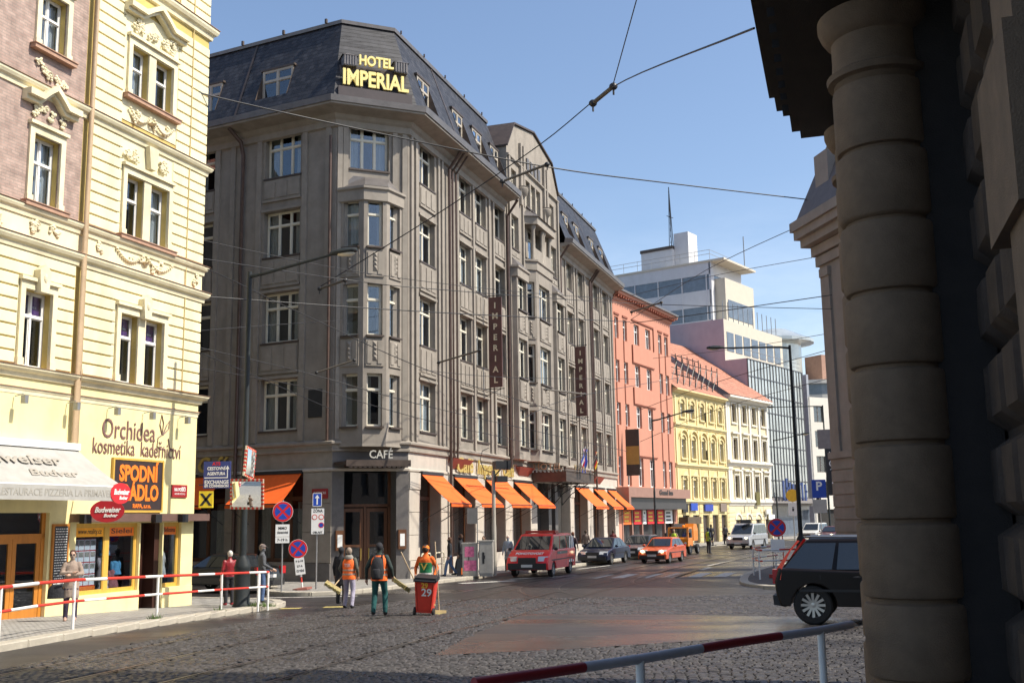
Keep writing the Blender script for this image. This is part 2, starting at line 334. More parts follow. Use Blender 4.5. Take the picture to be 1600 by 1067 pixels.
for tr in TRACKS:
    sp = smooth(tr, 8)
    for side in (-0.72, 0.72):
        line = []
        for i, p in enumerate(sp):
            d = (sp[min(i + 1, len(sp) - 1)] - sp[max(i - 1, 0)]).normalized(); line.append(p + Vector((d.y, -d.x)) * side)
        rail_lines.append(line)
        mb = MB()
        for i in range(len(line) - 1):
            d0 = (line[min(i + 1, len(line) - 1)] - line[max(i - 1, 0)]).normalized(); d1 = (line[min(i + 2, len(line) - 1)] - line[i]).normalized()
            q0 = Vector((d0.y, -d0.x)); q1 = Vector((d1.y, -d1.x))
            for a, b, z in ((-0.035, 0.03, 0.046), (0.03, 0.07, 0.034), (0.07, 0.095, 0.044)):
                mb.quad((*(line[i] + q0 * a), z), (*(line[i] + q0 * b), z), (*(line[i + 1] + q1 * b), z), (*(line[i + 1] + q1 * a), z))
        ro = mb.build('tram_rail', RAIL, cob)
        for v in ro.data.vertices: v.co.z += gz(v.co.y)
# granite setts: the nearest 300 are pieces of their own, the rest one mesh
LV = [[Vector(p) for p in ln] for ln in rail_lines]
_cells = {}
for ln in LV:
    for i in range(len(ln) - 1):
        if ln[i].y > 60: break
        m = max(1, int((ln[i + 1] - ln[i]).length / 0.06))
        for k in range(m):
            p_ = ln[i].lerp(ln[i + 1], k / m); _cells.setdefault((int(p_.x / .2), int(p_.y / .2)), []).append((p_.x, p_.y))
def near_rail(p):
    cx, cy_ = int(p[0] / .2), int(p[1] / .2)
    for i in (-1, 0, 1):
        for j in (-1, 0, 1):
            for q in _cells.get((cx + i, cy_ + j), ()):
                if (q[0] - p[0]) ** 2 + (q[1] - p[1]) ** 2 < .012: return True
    return False
def sett(mb, w, l, h, jit, M):
    mb.M = M; b = 0.022; z = [h + rnd.uniform(-jit, jit) for _ in range(4)]
    mb.add([(-w, -l, 0), (w, -l, 0), (w, l, 0), (-w, l, 0), (-w + b, -l + b, z[0]), (w - b, -l + b, z[1]), (w - b, l - b, z[2]), (-w + b, l - b, z[3]),
            (-w + .004, -l + .004, z[0] - .012), (w - .004, -l + .004, z[1] - .012), (w - .004, l - .004, z[2] - .012), (-w + .004, l - .004, z[3] - .012)],
           [(4, 5, 6, 7), (8, 9, 5, 4), (9, 10, 6, 5), (10, 11, 7, 6), (11, 8, 4, 7), (0, 1, 9, 8), (1, 2, 10, 9), (2, 3, 11, 10), (3, 0, 8, 11)])
spots = []
a = 8.0
while a < 56:
    off = rnd.uniform(0, 0.2); bb = -17.0 + off; rowl = rnd.uniform(0.115, 0.145)
    while bb < 14:
        w = rnd.uniform(0.12, 0.19)
        wob = 0.05 * math.sin(bb * 0.9 + a * 0.35)
        c = u19 * (a + wob + 1.5) + n19 * (bb + w / 2)
        if 13.8 < c.y < 36.0 and inside(c, STRIP) and not inside(c, PATCH) and not near_rail(c): spots.append((c.x, c.y, w, rowl))
        bb += w
    a += rowl
spots.sort(key=lambda t: t[1] + 0.02 * abs(t[0]))
vis = [t for t in spots if t[1] > 14.9 and -t[1] * 0.462 < t[0] < t[1] * 0.305]
own = set(id(t) for t in vis[:300])
variants = []
for k in range(6):
    mb = MB(); sett(mb, 0.069, 0.058, 0.042, 0.006, Matrix.Identity(4)); variants.append(mb.mesh('sett', COBBLE))
big = MB()
for t in spots:
    ang = rad(-19) + rnd.uniform(-0.05, 0.05)
    if id(t) in own:
        o = link('sett', variants[rnd.randrange(6)], cob); o.location = (t[0], t[1], 0.004 + gz(t[1])); o.rotation_euler = (rnd.uniform(-.02, .02), rnd.uniform(-.02, .02), ang); o.scale = (t[2] / 0.15, t[3] / 0.128, rnd.uniform(0.85, 1.15))
    else:
        sett(big, t[2] / 2 - 0.007, t[3] / 2 - 0.006, 0.042, 0.008, RT(t[0], t[1], ang, 0.004 + gz(t[1]) + rnd.uniform(-.004, .003)))
ob = big.build('sett_field', COBBLE, cob); ob['kind'] = 'stuff'
# pavements and kerbs
def pavement(name, path, back, kerb_range, step=1.05, right=False, pm=None):
    p = struct(lift(sheet(name, list(path) + list(back), 0.125, pm or PAVE)))
    sp = smooth([Vector(q) for q in path], 10); acc = []; L = 0
    skirt = MB()
    for i in range(len(sp) - 1): skirt.quad((sp[i].x, sp[i].y, 0), (sp[i + 1].x, sp[i + 1].y, 0), (sp[i + 1].x, sp[i + 1].y, .12), (sp[i].x, sp[i].y, .12))
    lift(skirt.build('kerb_face', KERB, p))
    # individual kerb stones
    seg = [0]
    for i in range(1, len(sp)): seg.append(seg[-1] + (sp[i] - sp[i - 1]).length)
    def at(d):
        for i in range(1, len(seg)):
            if seg[i] >= d: t = (d - seg[i - 1]) / max(seg[i] - seg[i - 1], 1e-9); return sp[i - 1].lerp(sp[i], t)
        return sp[-1]
    d = 0
    while d + step < seg[-1]:
        a, b = at(d + .006), at(d + step - .006); c = (a + b) / 2
        if kerb_range(c):
            t = (b - a); ang = math.atan2(t.y, t.x); L2 = t.length / 2; mb = MB()
            mb.cbox(-L2, L2, -0.03, 0.30, -0.02, 0.138 + rnd.uniform(-.004, .004), 0.02)
            mb.M = Matrix.Identity(4)
            o = mb.build('kerb_stone', KERB, p); o.location = (c.x, c.y, gz(c.y)); o.rotation_euler = (0, 0, ang + (math.pi if right else 0))
        d += step
    return p
PAV_L = [(-11.2, 8), (-10.2, 14.5), (-9.25, 19.3), (-8.72, 21.8), (-8.3, 25.4), (-7.9, 29.4), (-7.45, 33.1), (-7.25, 34.6), (-7.95, 36.3), (-9.3, 37.1), (-13, 38.9), (-45, 54.8)]
pavement('pavement_left', PAV_L, [(-60, 50), (-60, 0)], lambda c: c.y < 40)
PAV_H = [(-45, 63.5), (-14, 47.8), (-10.9, 46.0), (-9.7, 43.4), (-9.35, 41.2), (-8.7, 39.95), (-7.4, 39.45), (-5.8, 40.4), (-4.5, 43.2), (-3.0, 46.4), (-0.6, 51.6), (2.6, 58.2), (6.1, 66.3), (9.6, 76.5), (12.2, 84.6), (18, 96.6), (24.6, 107.4), (31, 116.2), (37.4, 124.6), (62, 158)]
pavement('pavement_hotel', PAV_H, [(62, 190), (-60, 190), (-60, 75)], lambda c: c.y < 75 and c.x > -12)
PAV_R = [(90, 8), (30, 29.5), (17, 35.0), (11.4, 37.4), (9.3, 38.7), (8.5, 40.5), (8.9, 43.6), (10.4, 49), (13, 55), (17, 63), (22, 73), (29.5, 88), (41, 108), (68, 146)]
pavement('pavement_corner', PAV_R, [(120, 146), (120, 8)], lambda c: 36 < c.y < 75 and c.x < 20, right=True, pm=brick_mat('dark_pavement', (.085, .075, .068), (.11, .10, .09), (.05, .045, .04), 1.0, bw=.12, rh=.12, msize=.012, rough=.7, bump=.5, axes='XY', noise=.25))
PAV_P = [(-4.5, -10), (-3.2, 2), (-2.0, 6.0), (-0.75, 8.0), (1.0, 9.9), (3.3, 12.0), (6.0, 13.2), (40, 9)]
PAV_P = PAV_P[::-1]
pavement('pavement_portal', [(p[0], p[1]) for p in PAV_P], [(-6.5, -30), (40, -30)], lambda c: False)
def paint(name, pts, m=None): return struct(lift(sheet(name, pts, 0.010, m or ROADPAINT)))
for k in range(8):
    x = 2.9 + k * 1.13; y = 47.6
    c = Vector((x, y)); q = [(0, 0), (0.55, 0), (0.55, 3.6), (0, 3.6)]
    paint('zebra_stripe', [tuple(c + n19 * a + u19 * b) for a, b in q])
for x, y, w, l, m in [(-6.85, 33.5, .62, .3, ROADYEL), (-5.6, 33.9, .62, .3, ROADYEL)]:
    paint('road_marking', [(x - w / 2, y - l), (x + w / 2, y - l), (x + w / 2, y + l), (x - w / 2, y + l)], m)
for (x0, y0), (x1, y1), w in [((-2.3, 45.6), (0.0, 47.0), .25), ((-9.4, 38.7), (-5.6, 38.9), .12), ((-0.3, 48.2), (2.8, 50.4), .2), ((3.2, 56.6), (5.2, 60.4), .12), ((10.2, 58), (12.8, 64.5), .14), ((9.0, 53.8), (9.9, 56.2), .2)]:
    d = Vector((x1 - x0, y1 - y0)).normalized(); q = Vector((d.y, -d.x)) * w
    paint('road_line', [(x0 - q.x, y0 - q.y), (x0 + q.x, y0 + q.y), (x1 + q.x, y1 + q.y), (x1 - q.x, y1 - q.y)])
# ------------------------------------------------------------------ windows
_wc = {}
def window(parent, M, w, h, cols=2, style='cross', fm=None, curtain=None, sill=True, sillm=None, ft=0.07, name='window', transom=0.68, bars=True):
    """casement window: frame mesh with glass panes, optional curtains and sill; origin lower-left of the opening at the frame's outer face, front -y"""
    fm = fm or FRAMEW; key = (round(w, 2), round(h, 2), cols, style, fm.name, transom)
    if key not in _wc:
        mb = MB(); zt = h * transom if transom else None
        mb.box(0, ft, 0, .07, 0, h); mb.box(w - ft, w, 0, .07, 0, h); mb.box(ft, w - ft, 0.001, .069, 0, ft); mb.box(ft, w - ft, 0.001, .069, h - ft, h)
        if zt: mb.box(ft, w - ft, -0.025, .068, zt, zt + ft * 1.15)
        lights = []; zz = [(ft, zt), (zt + ft * 1.15, h - ft)] if zt else [(ft, h - ft)]
        mw = ft * 1.25; cw = (w - 2 * ft - mw * (cols - 1)) / cols
        for c in range(cols):
            x0 = ft + c * (cw + mw)
            if c:
                for z0, z1 in zz: mb.box(x0 - mw, x0, -0.012, .067, z0, z1)
            for z0, z1 in zz:
                e = 0.028; mb.box(x0, x0 + e, .012, .055, z0, z1); mb.box(x0 + cw - e, x0 + cw, .012, .055, z0, z1); mb.box(x0 + e, x0 + cw - e, .012, .055, z0, z0 + e); mb.box(x0 + e, x0 + cw - e, .012, .055, z1 - e, z1)
                lights.append((x0 + e, x0 + cw - e, z0 + e, z1 - e))
        fme = mb.mesh('window', fm); pmes = {}
        for (a, b, c, d) in lights:
            k = (round(b - a, 3), round(d - c, 3))
            if k not in pmes: q = MB(); q.box(0, b - a, 0, .006, 0, d - c); pmes[k] = q.mesh('pane', GLASS)
        _wc[key] = (fme, [(pmes[(round(b - a, 3), round(d - c, 3))], a, c) for a, b, c, d in lights])
    fme, panes = _wc[key]
    o = link(name, fme, parent, M)
    for pm, x, z in panes:
        p = link('pane', pm, o, Matrix.Translation((x, .03, z)))
    if sill:
        k = ('sill', round(w, 2), (sillm or METALB).name)
        if k not in _wc: q = MB(); q.box(-.05, w + .05, -.30, .02, -.05, 0.0); q.box(-.05, w + .05, -.32, -.30, -.08, 0.0); _wc[k] = q.mesh('sill', sillm or METALB)
        link('sill', _wc[k], o)
    if curtain:
        k = ('curt', round(w, 2), round(h, 2), curtain)
        if k not in _wc:
            q = MB(); spans = {'pair': [(0.04, w * .26), (w * .74, w - .04)], 'net': [(0.04, w - .04)], 'left': [(0.04, w * .4)], 'half': [(.04, w - .04)], 'blind': [(.06, w - .06)]}[curtain]
            z1 = h - .05; z0 = .05 if curtain != 'half' else h * .1
            if curtain == 'blind': z0 = h * transom
            for a, b in spans:
                n = max(6, int((b - a) / .05)); pts = [(a + (b - a) * i / n, .16 + .025 * math.sin(i * 2.1) + (.01 * math.sin(i * .7))) for i in range(n + 1)]
                for i in range(n): q.quad((pts[i][0], pts[i][1], z0), (pts[i + 1][0], pts[i + 1][1], z0), (pts[i + 1][0], pts[i + 1][1], z1), (pts[i][0], pts[i][1], z1))
            _wc[k] = q.mesh('curtain', CURT if curtain in ('pair', 'left') else CURTW, 60)
        link('curtain', _wc[k], o)
    return o
# ------------------------------------------------------------------ the grand hotel on the corner
HS = 1.045
hotel = thing('hotel', 'large grey stone corner hotel with slate mansard roof and orange awnings', 'hotel', (-4.655, 47.6, -0.117), rad(90 - 18.5), scale=HS)
A_loc = Vector((-3.24 * math.cos(rad(49)), 3.24 * math.sin(rad(49))))
MR = Matrix.Identity(4); MC = RT(A_loc.x, A_loc.y, rad(-49)); ML = RT(A_loc.x, A_loc.y, rad(-97.9))
def on(Mf, s, o, z): return Mf @ Matrix.Translation((s, -o, z))
ROWS = [(6.45, 8.65), (10.25, 12.45), (14.05, 16.1), (17.65, 19.62)]
LEFT_END = -13.0; RLEN = 38.6; CW = 3.24
# window columns on the long front: (s0, s1, offset)
RCOL = [(1.25, 3.0), (6.1, 7.7), (8.35, 10.0), (11.25, 12.9), (25.5, 27.0), (28.25, 29.85), (32.45, 34.1), (35.3, 37.0)]
LCOL3 = [(-3.82, -1.87), (-11.6, -9.7)]; LCOL1 = [(-7.75, -6.75)]
BAY1, BAYC, BAY2 = (13.3, 15.4), (16.4, 19.6), (21.0, 23.1)
G0, G1, GO = 13.1, 23.3, 0.15
curts = ['pair', None, 'net', None, 'left', None, None, 'half']
def hwin(Mf, s0, s1, z0, z1, o, cols, depth=.26, **k):
    c = k.pop('curtain', None) or (curts[rnd.randrange(8)] if k.get('autoc', True) else None); k.pop('autoc', None)
    return window(hotel, on(Mf, s0, o - depth, z0), s1 - s0, z1 - z0, cols, curtain=c, **k)
# --- walls
ground_open_R = [(1.14, 3.5), (4.9, 7.9), (9.2, 12.4), (13.65, 16.75), (26.1, 29.5), (30.95, 33.9), (35.0, 37.45)]
ENT = (18.0, 25.1)
mb = MB(); holesR = []
for s0, s1 in RCOL:
    for z0, z1 in ROWS: holesR.append((s0, s1, z0, z1))
mb.wall(0, G0, 5.7, 20.3, [h for h in holesR if h[1] < G0]); mb.build('front_wall', STONE, hotel); mb = MB(); mb.wall(G1, RLEN, 5.7, 20.3, [h for h in holesR if h[0] > G1])
mb.build('front_wall', STONE, hotel)
mb = MB(); mb.wall(G0, G1, 5.7, 20.3, [(BAY1[0] + .3, BAY1[1] - .3, z0, z1) for z0, z1 in ROWS[3:]] + [(BAY2[0] + .3, BAY2[1] - .3, z0, z1) for z0, z1 in ROWS[3:]]
               + [(BAYC[0] + .4, BAYC[1] - .4, z0, z1) for z0, z1 in ROWS], o=GO)
mb.quad((G0, 0, 5.7), (G0, -GO, 5.7), (G0, -GO, 20.3), (G0, 0, 20.3)); mb.quad((G1, -GO, 5.7), (G1, 0, 5.7), (G1, 0, 20.3), (G1, -GO, 20.3))
mb.build('central_wall', STONE, hotel)
mb = MB(ML); hl = [(a, b, z0, z1) for a, b in LCOL3 + LCOL1 for z0, z1 in ROWS]
mb.wall(LEFT_END, 0, 5.7, 20.3, hl); mb.build('side_wall', STONE, hotel)
mb = MB(MC); mb.wall(0, CW, 5.7, 20.3, [(.62, 2.35, *ROWS[3])] + [(.8, 2.3, z0, z1) for z0, z1 in ROWS[:3]]); mb.build('corner_wall', STONE, hotel)
# ground storey walls
mb = MB(); mb.wall(0, RLEN, -0.1, 5.7, [(a, b, .95, 4.6) for a, b in ground_open_R] + [(ENT[0], ENT[1], -.1, 4.75)], depth=.55); mb.build('ground_wall', STONEW, hotel)
mb = MB(ML); mb.wall(LEFT_END, 0, -0.1, 5.7, [(-4.3, -1.46, 1.0, 4.62), (-9.4, -5.6, 1.0, 4.62)], depth=.5); mb.build('ground_wall', STONE2, hotel)
mb = MB(MC); mb.wall(0, CW, -0.1, 5.7, [(.5, 2.72, -.1, 5.0)], depth=.9); mb.build('entrance_surround', STONED, hotel)
# plinth and blocks of the pale piers
piers = [(0, 1.14), (3.5, 4.9), (7.9, 9.2), (12.4, 13.65), (16.75, 18.0), (25.1, 26.1), (29.5, 30.95), (33.9, 35.0), (37.45, 38.6)]
for a, b in piers:
    zz = [-.1, .95, 2.0, 2.95, 3.9, 4.62]
    for i in range(5):
        q = MB(); o_ = .10 if i == 0 else (.05 if i < 4 else .09)
        q.cbox(a + .012, b - .012, -o_, .02, zz[i] + .008, zz[i + 1] - .008, .012); q.build('stone_block', STONEW, hotel)
for a, b in ground_open_R:
    q = MB(); q.fb(a, b, -.5, .04, -.1, .95); q.build('window_parapet', STONEW, hotel)
for a, b in [(-4.3, -1.46), (-9.4, -5.6)]:
    q = MB(ML); q.fb(a, b, -.4, .06, -.1, 1.0); q.build('window_parapet', STONE2, hotel)
for i, (a, b) in enumerate([(-13, -9.4), (-5.6, -4.3), (-1.46, 0)]):
    zz = [-.1, .95, 2.2, 3.35, 4.62]
    for j in range(4):
        q = MB(ML); o_ = .09 if j == 0 else .04
        q.cbox(a + .012, b - .012, -o_, .02, zz[j] + .008, zz[j + 1] - .008, .012); q.build('stone_block', STONE2 if j else STONED, hotel)
# string courses swept round the corner
PATHH = [tuple((ML @ Vector((LEFT_END, 0, 0))).xy), tuple(A_loc), (0, 0), (RLEN, 0)]
q = MB(); q.sweep(PATHH, [(0.0, 5.45), (.10, 5.48), (.10, 5.56), (.06, 5.58), (.06, 5.72), (.16, 5.78), (.16, 5.86), (0, 5.95)]); q.build('string_course', STONE2, hotel)
q = MB(); q.sweep(PATHH, [(0.0, 4.66), (.07, 4.68), (.07, 4.76), (0, 4.8)]); q.build('string_course', STONEW, hotel)
# window columns: windows, spandrels, hood and lesenes
def spandrel(Mf, s0, s1, z0, z1, o=0.0, ribs=3):
    q = MB(Mf); q.fb(s0, s1, o + .001, o + .035, z0, z1)
    n = ribs; w = (s1 - s0) / n
    for i in range(n): q.fb(s0 + i * w + .05, s0 + (i + 1) * w - .05, o + .035, o + .065, z0 + .12, z1 - .12)
    q.fb(s0 - .04, s1 + .04, o + .001, o + .075, z0 - .05, z0 + .04); q.build('spandrel_panel', STONE2, hotel)
def column_of_windows(Mf, s0, s1, o, cols, rows, hood=True, cur=None):
    for i, (z0, z1) in enumerate(rows):
        hwin(Mf, s0, s1, z0, z1, o, cols, curtain=cur)
        if hood and i:
            spandrel(Mf, s0 - .02, s1 + .02, z0 - 1.05 if i == 3 else rows[i - 1][1] + .28, z0 - .1, o)
        q = MB(Mf); q.fb(s0 - .12, s1 + .12, o + .001, o + .07, z1 + .02, z1 + .13); q.build('window_head', STONE2, hotel)
for s0, s1 in RCOL: column_of_windows(MR, s0, s1, 0, 2, ROWS)
for s0, s1 in LCOL3: column_of_windows(ML, s0, s1, 0, 3, ROWS, cur='pair')
for s0, s1 in LCOL1: column_of_windows(ML, s0, s1, 0, 1, ROWS)
hwin(MC, .62, 2.35, *ROWS[3], 0, 3)
for s0, s1 in (BAY1, BAY2): hwin(MR, s0 + .3, s1 - .3, *ROWS[3], GO, 2); spandrel(MR, s0 + .3, s1 - .3, 17.05, 17.5, GO, 2)
for s in [0.25, 0.75, 3.35, 3.8, 5.75, 7.95, 10.35, 11.0, 13.0 - .1, 24.0, 25.2, 27.25, 28.0, 30.15, 32.15, 34.4, 35.05, 37.3, 38.2]:
    q = MB(); q.fb(s - .11, s + .11, .002, .10, 5.95, 19.7); q.build('lesene', STONE2, hotel)
for s in [-.35, -1.6, -4.1, -5.6, -6.5, -8.05, -9.4, -12]:
    q = MB(ML); q.fb(s - .13, s + .13, .002, .09, 5.95, 19.7); q.build('lesene', STONE2, hotel)
for s in [.18, .42, 2.62, 3.06]:
    q = MB(MC); q.fb(s - .11, s + .11, .002, .08, 5.95, 19.7); q.build('lesene', STONE2, hotel)
for s in (G0 + .25, 15.75, 20.7, G1 - .2):
    q = MB(); q.fb(s - .12, s + .12, GO + .002, GO + .12, 5.95, 22.9); q.build('lesene', STONE2, hotel)
# --- polygonal corner bay above the cafe door
def bay(Mf, pts, z0, z1, rows, name, roof_h, cols, margins, below=True):
    """pts: plan (s,o) from left wall to right wall; one window column on each face listed in margins"""
    for i in range(len(pts) - 1):
        (s0, o0), (s1, o1) = pts[i], pts[i + 1]; L = math.hypot(s1 - s0, o1 - o0); ang = math.atan2(-(o1 - o0), s1 - s0)
        F = Mf @ RT(s0, -o0, ang); q = MB(F); m = margins[i]
        hs = [(m, L - m, a, b) for a, b in rows] if m else []
        q.wall(0, L, z0, z1, hs, depth=.22); q.build(name + '_wall', STONE, hotel)
        for a, b in (rows if m else []):
            window(hotel, F @ Matrix.Translation((m, .2, a)), L - 2 * m, b - a, cols[i], curtain=curts[rnd.randrange(8)])
        if m:
            for k in range(1, len(rows)):
                q = MB(F); a, b = rows[k - 1][1] + .3, rows[k][0] - .16
                q.fb(m - .06, L - m + .06, .001, .05, a, b); w = (L - 2 * m) / 3
                for t in (0, 2): q.fb(m + t * w, m + (t + 1) * w - .03, .05, .08, a + .1, b - .1)
                for t in range(4):
                    zz = a + .2 + t * (b - a - .4) / 4; q.add([(m + w, -.05, zz), (m + 2 * w, -.05, zz), (m + 1.5 * w, -.13, zz + .16), (m + w, -.05, zz + .3), (m + 2 * w, -.05, zz + .3)], [(0, 1, 2), (1, 4, 2), (4, 3, 2), (3, 0, 2)])
                q.build('carved_panel', STONE2, hotel)
    path = [tuple((Mf @ Vector((s, -o, 0))).xy) for s, o in pts]
    q = MB(); q.sweep(path, [(0, z1 - .55), (.08, z1 - .5), (.08, z1 - .06), (.16, z1), (.16, z1 + .1), (0, z1 + .14)]); q.build(name + '_cornice', STONE2, hotel)
    cx = sum(p[0] for p in pts) / len(pts); q = MB(Mf); n = len(pts); top = [(p[0] * .55 + cx * .45, .02) for p in pts]
    base = [(p[0], p[1] + (.14 if p[1] > .05 + min(o for _, o in pts) else 0)) for p in pts]
    oo = min(o for _, o in pts)
    vs_ = [(a, -b, z1 + .12) for a, b in base] + [(a, -oo - .02, z1 + roof_h) for a, b in top]
    q.add(vs_, [(i, i + 1, n + i + 1, n + i) for i in range(n - 1)]); q.build(name + '_roof', LEAD, hotel)
    q = MB(Mf); q.prism_xy([(a, -b) for a, b in pts], z0 - .12, z0); q.build(name + '_base', STONE2, hotel)
bay(MC, [(.14, 0), (1.05, .78), (2.05, .78), (3.0, 0)], 5.75, 16.55, ROWS[:3], 'corner_bay', .75, [1, 1, 1], [.24, .17, .24])
bay(MR, [(BAY1[0], GO), (BAY1[0] + .1, .55), (BAY1[1] - .1, .55), (BAY1[1], GO)], 5.9, 16.35, ROWS[:3], 'side_bay', .7, [1, 2, 1], [0, .2, 0])
bay(MR, [(BAY2[0], GO), (BAY2[0] + .1, .55), (BAY2[1] - .1, .55), (BAY2[1], GO)], 5.9, 16.35, ROWS[:3], 'side_bay', .7, [1, 2, 1], [0, .2, 0])
bay(MR, [(BAYC[0] - .5, GO), (BAYC[0], .75), (BAYC[1], .75), (BAYC[1] + .8, GO)], 5.9, 17.3, ROWS[:3], 'central_bay', .02, [1, 2, 1], [.12, .55, .18])
# loggia on top of the central bay: four columns and a roof slab
for s, o in [(BAYC[0] - .05, .62), (BAYC[0] + 1.5, .66), (BAYC[1] + .0, .62), (BAYC[1] - 1.4, .66)]:
    q = MB(); q.lathe([(.16, 17.3), (.16, 17.5), (.12, 17.55), (.115, 19.2), (.17, 19.35), (.17, 19.5)], 10, (s, -o, 0)); q.build('loggia_column', STONE2, hotel, 40)
for s0, s1 in [(BAYC[0] - .1, BAYC[1] + .1)]:
    q = MB(); q.fb(s0, s1, .58, .72, 17.3, 18.15); q.build('loggia_parapet', STONE2, hotel)
    q = MB(); q.prism_xy([(s0 - .5, -GO), (s0 - .1, -.95), (s1 + .1, -.95), (s1 + .7, -GO)], 19.5, 19.95); q.build('loggia_lintel', STONE2, hotel)
    q = MB(); q.add([(s0 - .6, -GO, 19.95), (s0 - .2, -1.05, 19.95), (s1 + .2, -1.05, 19.95), (s1 + .8, -GO, 19.95), (s0 + .3, -GO - .02, 20.55), (s1 - .2, -GO - .02, 20.55)], [(0, 1, 4), (1, 2, 5, 4), (2, 3, 5), (3, 2, 1, 0)]); q.build('loggia_roof', LEAD, hotel)
hwin(MR, BAYC[0] + .4, BAYC[1] - .4, *ROWS[3], GO, 3)
# --- gable
GP = [(G0, 20.3), (G1, 20.3), (G1, 23.3), (G1 - 1.3, 25.0), (G1 - 5.1, 25.75), (G0 + 1.3, 25.0), (G0, 23.3)]
holes = [(16.55, 17.4, 20.75, 22.4), (17.6, 18.45, 20.75, 22.4), (18.65, 19.5, 20.75, 22.4), (21.5, 22.4, 20.7, 22.3), (13.9, 14.8, 20.7, 22.3)]
q = MB(); q.wall(G0, G1, 20.3, 23.3, holes, o=GO, depth=.25)
q.add([(x, -GO, z) for x, z in GP[2:]], [tuple(range(5))]); q.add([(x, 1.6, z) for x, z in GP[2:]], [tuple(range(4, -1, -1))])
rim = [(G0, 20.3)] + GP[:1:-1] + [(G1, 20.3)]
for i in range(len(rim) - 1): q.quad((rim[i][0], -GO, rim[i][1]), (rim[i + 1][0], -GO, rim[i + 1][1]), (rim[i + 1][0], 1.6, rim[i + 1][1]), (rim[i][0], 1.6, rim[i][1]))
q.build('gable_wall', STONE2, hotel)
q = MB(); rim2 = [(G0 - .1, 23.25)] + [(x + (.1 if x > 18 else -.1) * (abs(x - 18.2) > 1), z + .02) for x, z in GP[:1:-1]][1:-1] + [(G1 + .1, 23.25)]
rim2 = [(G0 - .08, 23.3), (G0 + 1.25, 25.04), (G1 - 5.1, 25.8), (G1 - 1.25, 25.04), (G1 + .08, 23.3)]
for i in range(4):
    (x0, z0), (x1, z1) = rim2[i], rim2[i + 1]; q.add([(x0, -GO - .12, z0), (x1, -GO - .12, z1), (x1, 1.7, z1), (x0, 1.7, z0), (x0, -GO - .12, z0 + .1), (x1, -GO - .12, z1 + .1), (x1, 1.7, z1 + .1), (x0, 1.7, z0 + .1)],
          [(3, 2, 1, 0), (4, 5, 6, 7), (0, 1, 5, 4), (1, 2, 6, 5), (2, 3, 7, 6), (3, 0, 4, 7)])
q.build('gable_coping', METALB, hotel)
for h in holes: window(hotel, on(MR, h[0], GO - .22, h[2]), h[1] - h[0], h[3] - h[2], 1, curtain=None)
for s in (15.4, 15.95, 20.1, 20.65): q = MB(); q.fb(s - .12, s + .12, GO + .002, GO + .16, 20.5, 24.2); q.build('gable_strip', STONE2, hotel)
for i in range(4): q = MB(); s = 16.9 + i * .75; q.fb(s - .2, s + .2, GO + .002, GO + .08, 23.0, 23.75); q.build('gable_panel', STONED, hotel)
for s in (15.68, 20.38):
    q = MB(); q.lathe([(.02, 20.9), (.38, 21.2), (.44, 21.5), (.40, 21.55), (.44, 21.62), (.0, 21.65)], 12, (s, -GO, 0), math.pi, 2 * math.pi); q.build('balcony_bracket', STONE2, hotel, 40)
q = MB(); q.sweep([(G0, -GO), (G1, -GO)], [(0, 22.75), (.14, 22.82), (.14, 22.9), (0, 22.95)]); q.build('gable_moulding', STONE2, hotel)
# --- eaves
EAVE = [(.0, 19.4), (.12, 19.45), (.12, 19.72), (.22, 19.8), (.30, 19.95), (.95, 20.08), (1.0, 20.1), (1.0, 20.2), (.0, 20.22)]
GUT = [(.86, 20.19), (1.06, 20.19), (1.1, 20.45), (1.05, 20.47), (.55, 20.52), (.5, 20.19)]
EP1 = PATHH[:3] + [(G0 - .25, 0)]; EP2 = [(G1 + .25, 0), (RLEN, 0)]
for ep in (EP1, EP2):
    q = MB(); q.sweep(ep, EAVE); q.build('eaves', STONE2, hotel)
    q = MB(); q.sweep(ep, GUT); q.build('gutter', LEAD, hotel)
